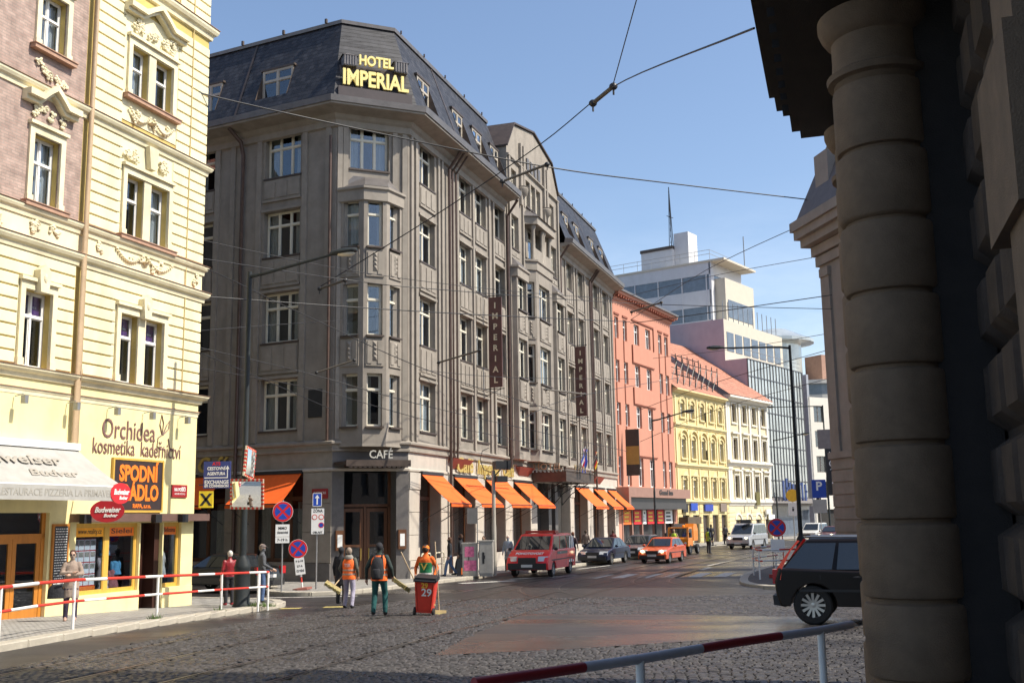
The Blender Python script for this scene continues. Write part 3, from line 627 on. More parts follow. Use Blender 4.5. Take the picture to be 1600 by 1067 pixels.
# --- mansard roof with inset dormer windows
RB, RTp = (.58, 20.5), (-.95, 24.72); slope = (RTp[0] - RB[0]) / (RTp[1] - RB[1])
def oz(z): return RB[0] + (z - RB[1]) * slope
def roof_face(Mf, s0b, s1b, s0t, s1t, dormers, name='roof_slope'):
    """sloping slate face; rectangular core with dormer cut-outs plus end wedges"""
    a, b = max(s0b, s0t), min(s1b, s1t); q = MB(Mf); xs = sorted({a, b, *[d[0] for d in dormers], *[d[1] for d in dormers]}); zs = sorted({RB[1], RTp[1], *[d[2] for d in dormers], *[d[3] for d in dormers]})
    for i in range(len(xs) - 1):
        for j in range(len(zs) - 1):
            cx, cz = (xs[i] + xs[i + 1]) / 2, (zs[j] + zs[j + 1]) / 2
            if any(d[0] < cx < d[1] and d[2] < cz < d[3] for d in dormers): continue
            q.quad((xs[i], -oz(zs[j]), zs[j]), (xs[i + 1], -oz(zs[j]), zs[j]), (xs[i + 1], -oz(zs[j + 1]), zs[j + 1]), (xs[i], -oz(zs[j + 1]), zs[j + 1]))
    for sb, st, e in ((s0b, s0t, a), (s1b, s1t, b)):
        if abs(sb - st) > 1e-4:
            pts = [(sb, -RB[0], RB[1]), (e, -RB[0], RB[1]), (e, -RTp[0], RTp[1]), (st, -RTp[0], RTp[1])]
            tri = [p for k, p in enumerate(pts) if not (k in (0, 1) and abs(sb - e) < 1e-6 and k == 0) and not (k == 3 and abs(st - e) < 1e-6)]
            if e == a: q.add(tri, [tuple(range(len(tri)))])
            else: q.add(tri[::-1], [tuple(range(len(tri)))])
    rf = q.build(name, SLATE, hotel)
    for d in dormers:
        c = MB(Mf); ob, ot = oz(d[2]), oz(d[3]); k = d[0], d[1]
        for x in k: c.add([(x, -ob - .03, d[2]), (x, -ot, d[2]), (x, -ot, d[3]), (x, -ot - .03, d[3])], [(0, 1, 2, 3)])
        c.quad((d[0], -ob, d[2]), (d[1], -ob, d[2]), (d[1], -ot, d[2]), (d[0], -ot, d[2]))
        c.box(d[0] - .08, d[1] + .08, -ot - .14, -ot + .02, d[3], d[3] + .09); c.box(d[0] - .08, d[0], -ob, -ot + .02, d[2], d[2] + .02); c.build('dormer_cheek', METALB, rf)
        w = window(hotel, Mf @ Matrix.Translation((d[0] + .02, -ot - .10, d[2] + .03)), d[1] - d[0] - .04, d[3] - d[2] - .03, 2 if d[1] - d[0] > 1.2 else 1, sill=False, ft=.09, name='dormer_window', transom=.6, fm=mat('dormer_paint', (.42, .37, .30), .5))
t1 = math.tan(rad(24.5)); t2 = math.tan(rad(48.9 / 2))
roof_face(ML, LEFT_END, t2 * RB[0], LEFT_END, t2 * RTp[0], [(-4.25, -2.5, 21.35, 22.85), (-8.0, -6.6, 21.35, 22.85), (-11.5, -10.1, 21.35, 22.85)])
roof_face(MC, -t2 * RB[0], CW + t1 * RB[0], -t2 * RTp[0], CW + t1 * RTp[0], [])
roof_face(MR, -t1 * RB[0], G0 - .25, -t1 * RTp[0], G0 - .25, [(1.35, 2.75, 21.3, 22.85), (5.7, 7.1, 21.3, 22.85), (8.5, 9.9, 21.3, 22.85), (11.3, 12.6, 21.3, 22.85)])
roof_face(MR, G1 + .25, RLEN, G1 + .25, RLEN - .9, [(25.6, 26.9, 21.3, 22.85), (28.4, 29.7, 21.3, 22.85), (32.6, 33.9, 21.3, 22.85), (35.6, 36.8, 21.3, 22.85)])
for ep in (EP1, [EP2[0], (RLEN - .9, 0)]):
    q = MB(); q.sweep(ep, [(RTp[0] + .1, 24.66), (RTp[0] + .12, 24.82), (RTp[0] - .1, 24.9), (RTp[0] - 3.0, 25.25), (RTp[0] - 8, 25.3), (RTp[0] - 8, 24.0)]); q.build('roof_cap', LEAD, hotel)
for Mf, s in ((ML, -5.2), (MR, 4.75), (MR, 31.2)):
    q = MB(Mf); q.add([(s - .06, -RB[0] - .03, RB[1]), (s + .06, -RB[0] - .03, RB[1]), (s + .06, -RTp[0] - .03, RTp[1]), (s - .06, -RTp[0] - .03, RTp[1])], [(0, 1, 2, 3)]); q.build('roof_flashing', METALB, hotel)
q = MB(); q.add([(RLEN, -.58, 20.5), (RLEN - .9, .95, 24.72), (RLEN - .9, 9, 24.72), (RLEN, 9, 20.5)], [(0, 1, 2, 3)][::-1]); q.wall(0, 1, 0, 1, []); q.build('roof_end', SLATE, hotel)
for k in range(14): 
    s = 1 + k * 2.7
    if G0 < s < G1: continue
    q = MB(); q.box(s - .03, s + .03, .78, .84, 24.8, 24.95); q.build('snow_hook', METALB, hotel)
for k in range(5):
    q = MB(ML); s = -1.2 - k * 2.4; q.box(s - .05, s + .05, .75, .85, 24.8, 25.0); q.build('snow_hook', METALB, hotel)
# downpipes
def downpipe(Mf, pts, r=.075):
    q = MB(Mf); q.tube([(s, -o, z) for s, o, z in pts], r, 8); q.build('downpipe', PIPE, hotel, 40)
for s, r in ((4.35, .08), (4.75, .06), (5.2, .05)): downpipe(MR, [(s, .85, 20.1), (s, .2, 19.2), (s, .2, 4.2 if s < 4.5 else 5.4)], r)
downpipe(MR, [(4.35, .2, 4.2), (4.35, .2, .1)], .075)
for s in (13.0, 31.1, 31.55, 23.55): downpipe(MR, [(s, .8, 20.05), (s, .2, 19.2), (s, .2, 5.3 if s < 31.3 else .1)], .08)
downpipe(ML, [(-5.25, .85, 20.05), (-5.0, .3, 19.5), (-4.95, .18, 18.9), (-4.95, .18, .1)], .095); downpipe(ML, [(-.14, .2, 19.0), (-.14, .2, 5.9)], .06)
for s in (4.75, 14.6, 31.3):
    q = MB(); q.add([(s - .3, -.02, 5.42), (s + 2.4, -.02, 5.42), (s + 2.4, -.28, 5.42), (s - .3, -.28, 5.42), (s + .2, -.02, 4.95), (s + 1.9, -.02, 4.95)], [(0, 1, 2, 3), (0, 4, 5, 1), (3, 2, 5, 4), (0, 3, 4), (1, 5, 2)]); q.build('floodlight_trough', mat('rust_red_metal', (.25, .06, .04), .55, .2), hotel)
# --- interior behind the glass
q = MB(); q.box(.3, RLEN - .3, 1.6, 1.7, -.1, 24); 
for z in (5.2, 9.3, 13.2, 17.0, 20.4): q.box(.3, RLEN - .3, .3, 1.6, z, z + .15)
q.build('interior_wall', DARKIN, hotel)
q = MB(ML); q.box(LEFT_END, -.6, 1.6, 1.7, -.1, 24)
for z in (5.2, 9.3, 13.2, 17.0, 20.4): q.box(LEFT_END, -.6, .3, 1.6, z, z + .15)
q.build('interior_wall', DARKIN, hotel)
q = MB(MC); q.box(-.4, CW + .3, 2.2, 2.3, -.1, 24); q.build('interior_wall', DARKIN, hotel)
# back of the building, so that it stays closed from the side
q = MB(); q.add([(RLEN, 0, -.1), (RLEN, 14, -.1), (RLEN, 14, 20.3), (RLEN, 0, 20.3)], [(0, 1, 2, 3)]); q.add([(4, 14, -.1), (RLEN, 14, -.1), (RLEN, 14, 20.3), (4, 14, 20.3)], [(3, 2, 1, 0)]); q.build('rear_wall', STONE, hotel)
# --- ground floor windows and the cafe door
def shopwin(Mf, s0, s1, z0, z1, depth, cols=2):
    w = window(hotel, on(Mf, s0, -depth, z0), s1 - s0, z1 - z0, cols, fm=WOOD, sill=False, ft=.11, name='cafe_window', transom=.7)
    q = MB(); n = 14; W = s1 - s0
    for a, b in ((.12, W * .3), (W * .72, W - .12)):
        for i in range(n): 
            x0, x1 = a + (b - a) * i / n, a + (b - a) * (i + 1) / n; q.quad((x0, .3 + .04 * (i % 2), .1), (x1, .3 + .04 * ((i + 1) % 2), .1), (x1, .3 + .04 * ((i + 1) % 2), (z1 - z0) * .68), (x0, .3 + .04 * (i % 2), (z1 - z0) * .68))
    q.build('curtain', CURT, w)
for a, b in ground_open_R: shopwin(MR, a, b, .95, 4.6, .5)
for a, b in [(-4.3, -1.46), (-9.4, -5.6)]: shopwin(ML, a, b, 1.0, 4.62, .42, 3)
d = MB(MC); d.box(.5, 2.72, .85, .95, 3.2, 3.32); d.box(.5, .62, .85, .95, -.1, 5.0); d.box(2.6, 2.72, .85, .95, -.1, 5.0); d.box(1.56, 1.66, .85, .95, -.1, 3.2); d.box(.62, 2.6, .86, .94, 4.88, 5.0)
df = d.build('entrance_frame', WOOD, hotel)
for x0, x1 in ((.64, 1.54), (1.68, 2.58)):
    d = MB(MC); d.box(x0, x0 + .14, .88, .93, 0, 3.15); d.box(x1 - .14, x1, .88, .93, 0, 3.15); d.box(x0 + .14, x1 - .14, .88, .93, 0, .75); d.box(x0 + .14, x1 - .14, .88, .93, 3.0, 3.15); d.box(x0 + .14, x1 - .14, .88, .93, 1.55, 1.65)
    do = d.build('entrance_door', WOOD, hotel)
    g = MB(MC); g.box(x0 + .14, x1 - .14, .90, .905, .75, 3.0); g.build('pane', GLASS, do)
    g = MB(MC); g.tube([(x1 - .1 if x0 < 1 else x0 + .1, .84, 1.0), (x1 - .1 if x0 < 1 else x0 + .1, .84, 1.5)], .02); g.build('door_handle', GOLD, do)
g = MB(MC); g.box(.62, 2.6, .90, .905, 3.32, 4.88); g.build('pane', GLASS, df)
d = MB(MC); d.prism_xy([(.05, 0.0), (.35, -1.15), (2.95, -1.15), (3.2, 0.0)], 4.92, 5.02); d.fb(.3, 3.0, 1.08, 1.17, 4.8, 5.06)
for i in range(12): d.fb(.42 + i * .2, .56 + i * .2, 1.0, 1.15, 4.74, 4.82)
cn = d.build('entrance_canopy', METALB, hotel)
text('canopy_lettering', 'CAFÉ', .46, mat('letter_silver', (.50, .48, .43), .4), cn, MC @ Matrix.Translation((1.75, -1.1, 5.27)), bold=.006, depth=.05, width=.98)
for s in (.32, 2.95):
    d = MB(MC); d.box(s - .17, s + .17, -.13, -.01, 1.45, 2.25); mbx = d.build('menu_case', WOOD, hotel)
    d = MB(MC); d.box(s - .1, s + .1, -.137, -.131, 1.58, 2.08); d.build('menu_sheet', SIGNWHITE, mbx)
# --- awnings
def awning(Mf, a, b, out=1.5, zt=4.58, zb=3.30, arms=True):
    q = MB(Mf); n = 10; pts = []
    for i in range(n + 1):
        t = i / n; pts.append((.12 + (out - .12) * t, zt + (zb - zt) * t - .05 * math.sin(math.pi * t)))
    for i in range(n):
        (o0, z0), (o1, z1) = pts[i], pts[i + 1]
        q.add([(a, -o0, z0), (b, -o0, z0), (b, -o1, z1), (a, -o1, z1), (a, -o0, z0 - .012), (b, -o0, z0 - .012), (b, -o1, z1 - .012), (a, -o1, z1 - .012)], [(0, 3, 2, 1), (4, 5, 6, 7), (0, 4, 7, 3), (1, 2, 6, 5)])
    q.fb(a, b, out - .01, out + .01, zb - .14, zb)
    w = q.build('awning', ORANGE, hotel, 40)
    q = MB(Mf); q.tube([(a, -out, zb), (b, -out, zb)], .025); q.fb(a, b, .02, .18, zt - .02, zt + .12)
    for x in (a + .06, b - .06): q.tube([(x, -.05, 2.55), (x, -out, zb)], .016)
    q.build('awning_frame', BLACK, w)
for a, b in ground_open_R: awning(MR, a - .02, b + .02)
awning(ML, -4.3, -1.46, 1.5, 4.62, 3.35); awning(ML, -9.4, -5.6, 1.5, 4.62, 3.35)
# --- hotel entrance with canopy, pillars, flags
for s in (20.9, 22.3):
    q = MB(); q.fb(s - .3, s + .3, -.55, -.05, -.1, 4.75); q.build('entrance_pillar', STONED, hotel)
q = MB(); q.fb(ENT[0], ENT[1], -.75, -.55, -.1, 4.75); q.build('entrance_back', DARKIN, hotel)
q = MB(); q.fb(17.2, 23.4, .02, 2.0, 4.75, 4.86); q.fb(17.15, 23.45, 1.9, 2.06, 4.66, 5.2); q.fb(17.15, 17.27, .02, 1.9, 4.66, 5.2); q.fb(23.33, 23.45, .02, 1.9, 4.66, 5.2)
for i in range(24): s = 17.25 + i * .265; q.ball((s, -2.0, 5.24), .08, .08, .1, 6, 4)
for i in range(8): q.ball((17.2, -.2 - i * .24, 5.24), .08, .08, .1, 6, 4)
hc = q.build('hotel_canopy', METALB, hotel)
text('canopy_lettering', 'HOTEL', .5, mat('letter_bronze', (.42, .33, .2), .4), hc, Matrix.Translation((17.1, -1.0, 5.5)) @ Matrix.Rotation(rad(-90), 4, 'Z'), width=1.7, depth=.05)
text('canopy_lettering', 'IMPERIAL', .45, MATS['letter_bronze'], hc, Matrix.Translation((20.3, -2.05, 5.5)), width=2.6, depth=.05)
for x in (17.4, 19.4, 21.3, 23.2):
    q = MB(); q.tube([(x, -.05, 3.4), (x, -.7, 4.1), (x, -1.8, 4.7)], .03); q.tube([(x, -.05, 3.4), (x, -.05, 4.7)], .03)
    for i in range(5): q.tube([(x + .16 * math.cos(t / 8 * 6.28), -.35 - i * .28, 4.5 - .1 * (4 - i) * .5 + .16 * math.sin(t / 8 * 6.28)) for t in range(9)], .014, 4)
    q.build('canopy_bracket', BLACK, hc)
FL = [((.03, .08, .5), (.75, .75, .75), (.6, .02, .03)), ((.02, .05, .35), (.02, .05, .35), (.02, .05, .35)), ((.02, .02, .02), (.55, .02, .02), (.8, .55, .03))]
for i, (s, cs) in enumerate(zip((19.6, 20.2, 22.6), FL)):
    q = MB(); q.tube([(s, -1.95, 5.1), (s, -2.6, 6.75)], .022); pole = q.build('flag_pole', WHITE, hotel)
    for k in range(3):
        q = MB(); n = 6
        for j in range(n):
            z0, z1 = 6.6 - j * .23, 6.6 - (j + 1) * .23; w = .13
            f = lambda z, x: (s + x, -2.5 + .07 * math.sin(z * 7 + x * 9) + (6.6 - z) * .1, z)
            q.quad(f(z0, k * w - .2), f(z0, (k + 1) * w - .2), f(z1, (k + 1) * w - .2), f(z1, k * w - .2))
        q.build('flag_stripe', mat('flag_%d_%d' % (i, k), cs[k], .8), pole)
# --- vertical banners and lettering
for s, z0, z1 in ((9.3, 9.2, 13.85), (26.1, 9.15, 13.75)):
    q = MB(); q.fb(s - .04, s + .04, .35, 1.05, z0, z1); b = q.build('vertical_sign', mat('banner_brown', (.115, .05, .04), .55, .2), hotel)
    q = MB(); 
    for z in (z0 - .08, z1 + .08): q.tube([(s, 0, z), (s, -1.15, z)], .025)
    q.tube([(s, 0, z0 - .5), (s, -1.0, z0 - .08)], .018); q.build('sign_bracket', BLACK, b)
    for i, ch in enumerate('IMPERIAL'):
        text('sign_letter', ch, .42, mat('letter_cream', (.75, .66, .45), .5), b, Matrix.Translation((s - .045, -.7, z1 - .45 - i * (z1 - z0 - .8) / 7)) @ Matrix.Rotation(rad(-90), 4, 'Z'), bold=.012)
text('gilt_lettering', 'Café', .95, GOLD, hotel, Matrix.Translation((6.3, -.12, 5.12)), width=2.1, depth=.06, bold=.02, font_shear=.2)
text('gilt_lettering', 'Imperial', .95, GOLD, hotel, Matrix.Translation((9.6, -.12, 5.12)), width=3.2, depth=.06, bold=.02, font_shear=.2)
text('gilt_lettering', 'Café', .95, GOLD, hotel, Matrix.Translation((12.7, -.12, 5.12)), width=1.7, depth=.06, bold=.02, font_shear=.2)
text('gilt_lettering', 'Café', .9, GOLD, hotel, ML @ Matrix.Translation((-6.3, -.1, 5.1)), width=1.7, depth=.05, bold=.02, font_shear=.2)
q = MB(ML); q.fb(-1.23, -.41, .01, .06, 6.92, 8.05); q.fb(-1.25, -.39, .005, .03, 6.9, 8.07); q.build('memorial_plaque', BLACK, hotel)
q = MB(ML); q.fb(-.95, -.15, .06, .085, 3.55, 3.95); st = q.build('street_name_plate', mat('plate_red', (.32, .02, .025), .4), hotel)
text('plate_lettering', 'ZLATNICKÁ', .14, SIGNWHITE, st, ML @ Matrix.Translation((-.55, -.09, 3.78)), width=.62, depth=.004)
# --- roof sign
q = MB(MC); q.fb(.1, 3.1, -.15, .12, 21.15, 22.25); q.fb(-.05, 3.25, .1, .55, 20.55, 21.1); rs = q.build('roof_sign', mat('sign_backboard', (.06, .045, .045), .5), hotel)
for s0 in (.2, 2.5):
    q = MB(MC); q.fb(s0, s0 + .6, -.3, .38, 22.15, 22.62); q.add([(s0 - .06, .3, 22.62), (s0 + .66, .3, 22.62), (s0 + .66, -.42, 22.62), (s0 - .06, -.42, 22.62), (s0 + .3, -.05, 22.85)], [(0, 1, 4), (1, 2, 4), (2, 3, 4), (3, 0, 4)])
    for i in range(5): q.fb(s0 + .03 + i * .12, s0 + .09 + i * .12, .38, .42, 22.18, 22.6)
    q.build('sign_lantern', LEAD, rs)
LET = mat('letter_yellow', (.95, .80, .30), .45, .05)
text('roof_sign_lettering', 'HOTEL', .62, LET, rs, MC @ Matrix.Translation((1.64, -.42, 22.42)), width=1.55, depth=.12, bold=.02)
text('roof_sign_lettering', 'IMPERIAL', .98, LET, rs, MC @ Matrix.Translation((1.62, -.42, 21.55)), width=2.95, depth=.12, bold=.03)
# ------------------------------------------------------------------ yellow corner house on the left
YEL = mat('yellow_plaster', (0.84, 0.74, 0.38), 0.85, 0.09, 1.5, 0.2, 50, dirt=0.16)
CREAM = mat('cream_plaster', (0.82, 0.745, 0.49), 0.85, 0.09, 1.8, 0.25, 50, dirt=0.20)
CREAMT = mat('cream_stucco', (0.78, 0.70, 0.48), 0.8, 0.12, 3, 0.3, 50, dirt=0.26)
GROOVE = mat('ochre_groove', (0.55, 0.42, 0.14), 0.9, 0.1, 2)
BRICKP = brick_mat('pink_brick', (0.36, 0.25, 0.21), (0.43, 0.31, 0.26), (0.31, 0.25, 0.215), 1.0, bw=0.27, rh=0.085, msize=0.012, rough=0.85, bump=0.4)
OCHRE = mat('ochre_woodwork', (0.62, 0.38, 0.07), 0.45, 0.12, 5, stretch=0.3)
ODOOR = mat('orange_varnished_wood', (0.50, 0.19, 0.03), 0.35, 0.2, 5, stretch=0.2)
TILE = mat('sill_tile', (0.42, 0.25, 0.17), 0.7, 0.2, 5)
yb = thing('corner_house', 'ornate yellow stucco corner house with shops at street level', 'house', (-10.078, 34.184, 0.0), rad(90 - 19.5))
YL = -15.0
pairs = [(-3.85, -3.05), (-2.72, -1.9)]; singles = [(-7.5, -6.55), (-11.4, -10.45), (-14.4, -13.5)]
YR = [(6.66, 8.66), (10.95, 12.85), (15.25, 16.9), (20.2, 22.2)]
shop_holes = [(-5.15, -2.55, .75, 2.66), (-2.5, -1.5, .1, 2.66), (-1.45, -.6, .75, 2.66), (-8.3, -6.15, .1, 2.95), (-12.5, -9.2, .6, 2.9)]
q = MB(); q.wall(YL, 0, 0, 6.0, shop_holes, depth=.3); q.build('ground_wall', YEL, yb)
q = MB(); q.wall(YL, 0, 6.0, 24.0, [(a, b, c, d) for a, b in pairs + singles for c, d in YR], depth=.24); q.build('front_wall', GROOVE, yb)
q = MB(); q.box(-.001, .0, 0, 14, 0, 24.0); q.build('side_wall', CREAM, yb)
q = MB(); q.box(YL, 0, .9, 1.0, 0, 24); 
for z in (6.0, 10.3, 14.5, 19.2): q.box(YL, -.1, .26, .9, z, z + .12)
q.build('interior_wall', DARKIN, yb)
q = MB(); q.sweep([(YL, 0), (0.0, 0), (0.0, 12)], [(0, 23.2), (.15, 23.3), (.5, 23.7), (.5, 23.9), (0, 24.0)]); q.build('roof_cornice', CREAMT, yb)
q = MB(); q.add([(YL, -.4, 24), (.4, -.4, 24), (.4, 12, 24), (YL, 12, 24), (YL, 5, 28), (-4, 5, 28)], [(0, 1, 5, 4), (1, 2, 5), (2, 3, 4, 5)]); q.build('roof', mat('red_roof_tiles', (.36, .13, .08), .8, .25, 6, .4, 30), yb)
# horizontal cornices, wrapped round the street corner
PY = [(YL, 0), (0.0, 0), (0.0, 12)]
for z, o, h in ((6.0, .05, .12), (6.42, .26, .24), (9.72, .22, .32), (10.62, .17, .28), (13.98, .2, .3), (18.75, .24, .4)):
    q = MB(); q.sweep(PY, [(0, z - .08), (o * .35, z - .06), (o * .45, z + h * .2), (o * .8, z + h * .35), (o, z + h * .6), (o, z + h * .82), (0, z + h)]); c = q.build('cornice', CREAMT, yb)
    q = MB(); q.sweep(PY, [(0, z + h), (o + .03, z + h * .83), (o + .03, z + h * .86), (0, z + h + .02)]); q.build('cornice_cover', TILE, c)
q = MB(); q.wall(YL, 0, 10.05, 10.6, [], o=.02); q.build('frieze', CREAM, yb)
q = MB(); q.wall(YL, 0, 6.12, 6.42, [], o=.03); q.build('frieze', YEL, yb)
# rusticated plaster courses, one piece each
def courses(s0, s1, z0, z1, step, blocks):
    z = z0
    while z + step < z1 + .02:
        zt = min(z + step, z1); segs = [(s0, s1)]
        for a, b, c, d in blocks:
            if zt > c + .02 and z < d - .02:
                new = []
                for x, y in segs:
                    if b <= x or a >= y: new.append((x, y))
                    else:
                        if x < a: new.append((x, a))
                        if b < y: new.append((b, y))
                segs = new
        for x, y in segs:
            if y - x > .1:
                m = MB(); m.cbox(x, y, -.045, .01, z + .022, zt - .022, .014); m.build('plaster_course', CREAM, yb)
        z = zt
def field(a, b, c, d, holes=()):
    q = MB(); q.wall(a, b, c, d, list(holes), o=.022, depth=.022); q.build('plaster_field', CREAM, yb)
for c_, d_ in YR[:3]:
    field(-4.15, -1.6, c_ - .78 if c_ > 14 else c_ - .02, d_ + (1.2 if c_ > 14 else 1.05 if c_ > 9 else .3), [(a, b, c_, d_) for a, b in pairs])
    if c_ < 9:
        for a_, b_ in singles: field(a_ - .2, b_ + .2, c_ - .02, d_ + .25, [(a_, b_, c_, d_)])
sur = lambda a, b, c, d, m=.2, t=.25: (a - m, b + m, c - .02, d + t)
courses(-5.4, 0, 6.68, 9.66, .331, [sur(-3.85, -1.9, 6.66, 8.66)])
courses(YL, -5.7, 6.68, 9.66, .331, [sur(a, b, 6.66, 8.66) for a, b in singles])
courses(-5.4, 0, 10.92, 13.9, .331, [sur(-3.85, -1.9, 10.9, 12.85, .2, 1.05)])
courses(-5.4, 0, 14.3, 18.7, .34, [(-4.15, -1.6, 14.5, 18.1)])
courses(-5.4, 0, 19.2, 23.2, .34, [(-4.15, -1.6, 19.4, 22.5)])
courses(YL, -5.7, 19.2, 23.2, .34, [(a - .3, b + .3, 19.4, 22.5) for a, b in singles])
for z0, z1 in ((10.92, 13.95), (14.3, 18.7)):
    q = MB(); q.wall(YL, -5.7, z0, z1, [(a, b, c, d) for a, b in singles for c, d in YR if z0 < c < z1], o=.03, depth=.05); q.build('brick_facing', BRICKP, yb)
# windows with stone surrounds
def surround(a, b, c, d, w=.17, o=.10, top=.22):
    q = MB(); q.fb(a - w, a - .005, .031, o, c, d + top); q.fb(b + .005, b + w, .031, o, c, d + top); q.fb(a - .005, b + .005, .031, o, d + .005, d + top)
    q.fb(a - w - .05, b + w + .05, .031, o + .08, d + top, d + top + .09); q.fb(a - w - .02, a + .02, .032, o + .03, c, c + .2); q.fb(b - .02, b + w + .02, .032, o + .03, c, c + .2); q.build('window_surround', CREAMT, yb)
purple = mat('purple_blind', (.16, .05, .24), .6)
for z0, z1 in YR:
    i = YR.index((z0, z1))
    for a, b in pairs + singles:
        w = window(yb, Matrix.Translation((a, .19, z0)), b - a, z1 - z0, 2 if b - a > .9 else 1, fm=WHITE, sill=False, ft=.055, transom=.62 if i else .66, curtain='net' if i in (1, 2) and rnd.random() < .6 else None)
        if i == 0:
            q = MB(); q.box(.06, b - a - .06, .085, .09, (z1 - z0) * .68, z1 - z0 - .06); q.build('purple_blind', purple, w)
            text('blind_lettering', 'orchidea', .13, SIGNWHITE, w, Matrix.Translation(((b - a) / 2, .082, (z1 - z0) * .82)), width=(b - a) * .6, depth=.004)
    for a, b in singles: surround(a, b, z0, z1)
    surround(-3.85, -1.9, z0, z1)
    q = MB(); q.fb(-3.05, -2.72, -.2, .06, z0, z1); q.build('window_pier', CREAMT, yb)
    for a, b in [(-3.85, -1.9)] + singles:
        if i in (1, 2, 3): q = MB(); q.fb(a - .3, b + .3, .03, .22, z0 - .12, z0 - .01); q.fb(a - .32, b + .32, .03, .25, z0 - .01, z0 + .015); q.build('window_sill', TILE if i else CREAMT, yb)
# keystones on the first floor
for c in (-2.88, -7.02, -10.92):
    q = MB(); q.prism_xz([(c - .14, 8.62), (c + .14, 8.62), (c + .2, 9.2), (c, 9.36), (c - .2, 9.2)], -.26, -.03); q.ball((c, -.26, 9.0), .07, .04, .12); q.build('keystone', CREAMT, yb)
# stucco reliefs: scrolls, garlands and leaves
def relief(s0, s1, z0, z1, o, n, seed, garland=False):
    r = random.Random(seed); q = MB(); W, H = s1 - s0, z1 - z0
    q.fb(s0, s1, o - .02, o, z0, z1) if False else None
    for k in range(n):
        cx = s0 + W * (.12 + .76 * r.random()); cz = z0 + H * (.2 + .6 * r.random()); R0 = min(H, W) * r.uniform(.10, .22); a0 = r.uniform(0, 6.28); dr = r.choice((-1, 1))
        pts = []
        for t in range(12):
            f = t / 11; rr = R0 * (1 - .85 * f); an = a0 + dr * f * 7.5; pts.append((min(max(cx + rr * math.cos(an), s0), s1), -o - .02 - .02 * f, min(max(cz + rr * math.sin(an), z0), z1)))
        q.tube(pts, [.028 * (1 - .3 * t / 11) for t in range(12)], 5)
        q.ball((cx, -o - .03, cz), .045, .04, .045, 6, 4)
        for t in range(3):
            an = r.uniform(0, 6.28); q.ball((cx + R0 * 1.1 * math.cos(an), -o - .02, cz + R0 * 1.1 * math.sin(an)), .07 * r.uniform(.6, 1), .03, .05, 6, 4)
    if garland:
        for h in range(2):
            a, b = s0 + W * (.06 + .48 * h), s0 + W * (.46 + .48 * h)
            for t in range(14):
                f = t / 13; q.ball((a + (b - a) * f, -o - .04, z1 - H * (.15 + .55 * math.sin(math.pi * f))), .05, .045, .05, 6, 4)
        q.lathe([(.02, -.02), (.12, 0), (.14, .02)], 10, ((s0 + s1) / 2, -o - .02, (z0 + z1) / 2))
    q.build('stucco_relief', CREAMT, yb, 50)
relief(-4.3, -1.45, 10.1, 10.58, .03, 8, 3, True); relief(-7.9, -6.1, 10.1, 10.58, .03, 9, 4); relief(-5.3, -4.6, 10.1, 10.58, .03, 3, 5); relief(-.75, -.15, 10.1, 10.58, .03, 3, 6); relief(-9.8, -8.3, 10.1, 10.58, .03, 6, 61)
relief(-4.1, -3.25, 13.2, 13.85, .08, 5, 7); relief(-2.5, -1.6, 13.2, 13.85, .08, 5, 8)
relief(-4.1, -1.6, 17.2, 17.95, .08, 16, 9); relief(-4.0, -1.7, 14.45, 14.95, .06, 6, 10, True)
for c in (-7.02, -10.92): relief(c - .75, c + .75, 13.2, 13.75, .06, 10, int(-c * 7)); relief(c - .7, c + .7, 14.4, 14.95, .06, 8, int(-c * 9)); relief(c - .75, c + .75, 17.25, 17.9, .06, 9, int(-c * 5))
q = MB(); q.prism_xz([(-2.95, 13.25), (-2.7, 13.25), (-2.6, 13.95), (-3.05, 13.95)], -.2, -.03); q.build('keystone', CREAMT, yb)
# broken pediments above the upper windows
def pediment(a, b, z, rise, o=.34):
    m = (a + b) / 2; w = (b - a); path = [(a, z), (a + w * .26, z), (a + w * .38, z + rise * .55), (m, z + rise), (b - w * .38, z + rise * .55), (b - w * .26, z), (b, z)]
    q = MB()
    for i in range(len(path) - 1):
        (x0, z0), (x1, z1) = path[i], path[i + 1]
        q.add([(x0, -.03, z0), (x1, -.03, z1), (x1, -o, z1), (x0, -o, z0), (x0, -.03, z0 + .17), (x1, -.03, z1 + .17), (x1, -o, z1 + .17), (x0, -o, z0 + .17)], [(3, 2, 1, 0), (4, 5, 6, 7), (2, 3, 7, 6), (0, 3, 7, 4), (1, 2, 6, 5)][::1])
        q.add([(x0, -.03, z0 - .12), (x1, -.03, z1 - .12), (x1, -o * .6, z1 - .12), (x0, -o * .6, z0 - .12), (x0, -.03, z0), (x1, -.03, z1), (x1, -o * .6, z1), (x0, -o * .6, z0)], [(3, 2, 1, 0), (2, 3, 7, 6), (0, 3, 7, 4), (1, 2, 6, 5)])
    q.build('pediment', CREAMT, yb)
pediment(-4.25, -1.45, 17.95, .45); 
for c in (-7.02, -10.92): pediment(c - .95, c + .95, 13.75, .4); pediment(c - .95, c + .95, 17.9, .4)
q = MB(); q.tube([(-5.55, -.5, 23.4), (-5.55, -.16, 22.8), (-5.55, -.16, 4.75)], .09, 10); q.tube([(-5.55, -.16, 6.3), (-5.55, -.3, 6.6), (-5.55, -.3, 6.8)], .01); q.build('downpipe', mat('beige_pipe', (.50, .36, .22), .5, .15), yb, 40)
q = MB(); q.tube([(-.9, -.06, 22), (-.9, -.06, 6.7)], .02, 6); q.build('cable_conduit', mat('conduit_ochre', (.55, .42, .18), .6), yb)
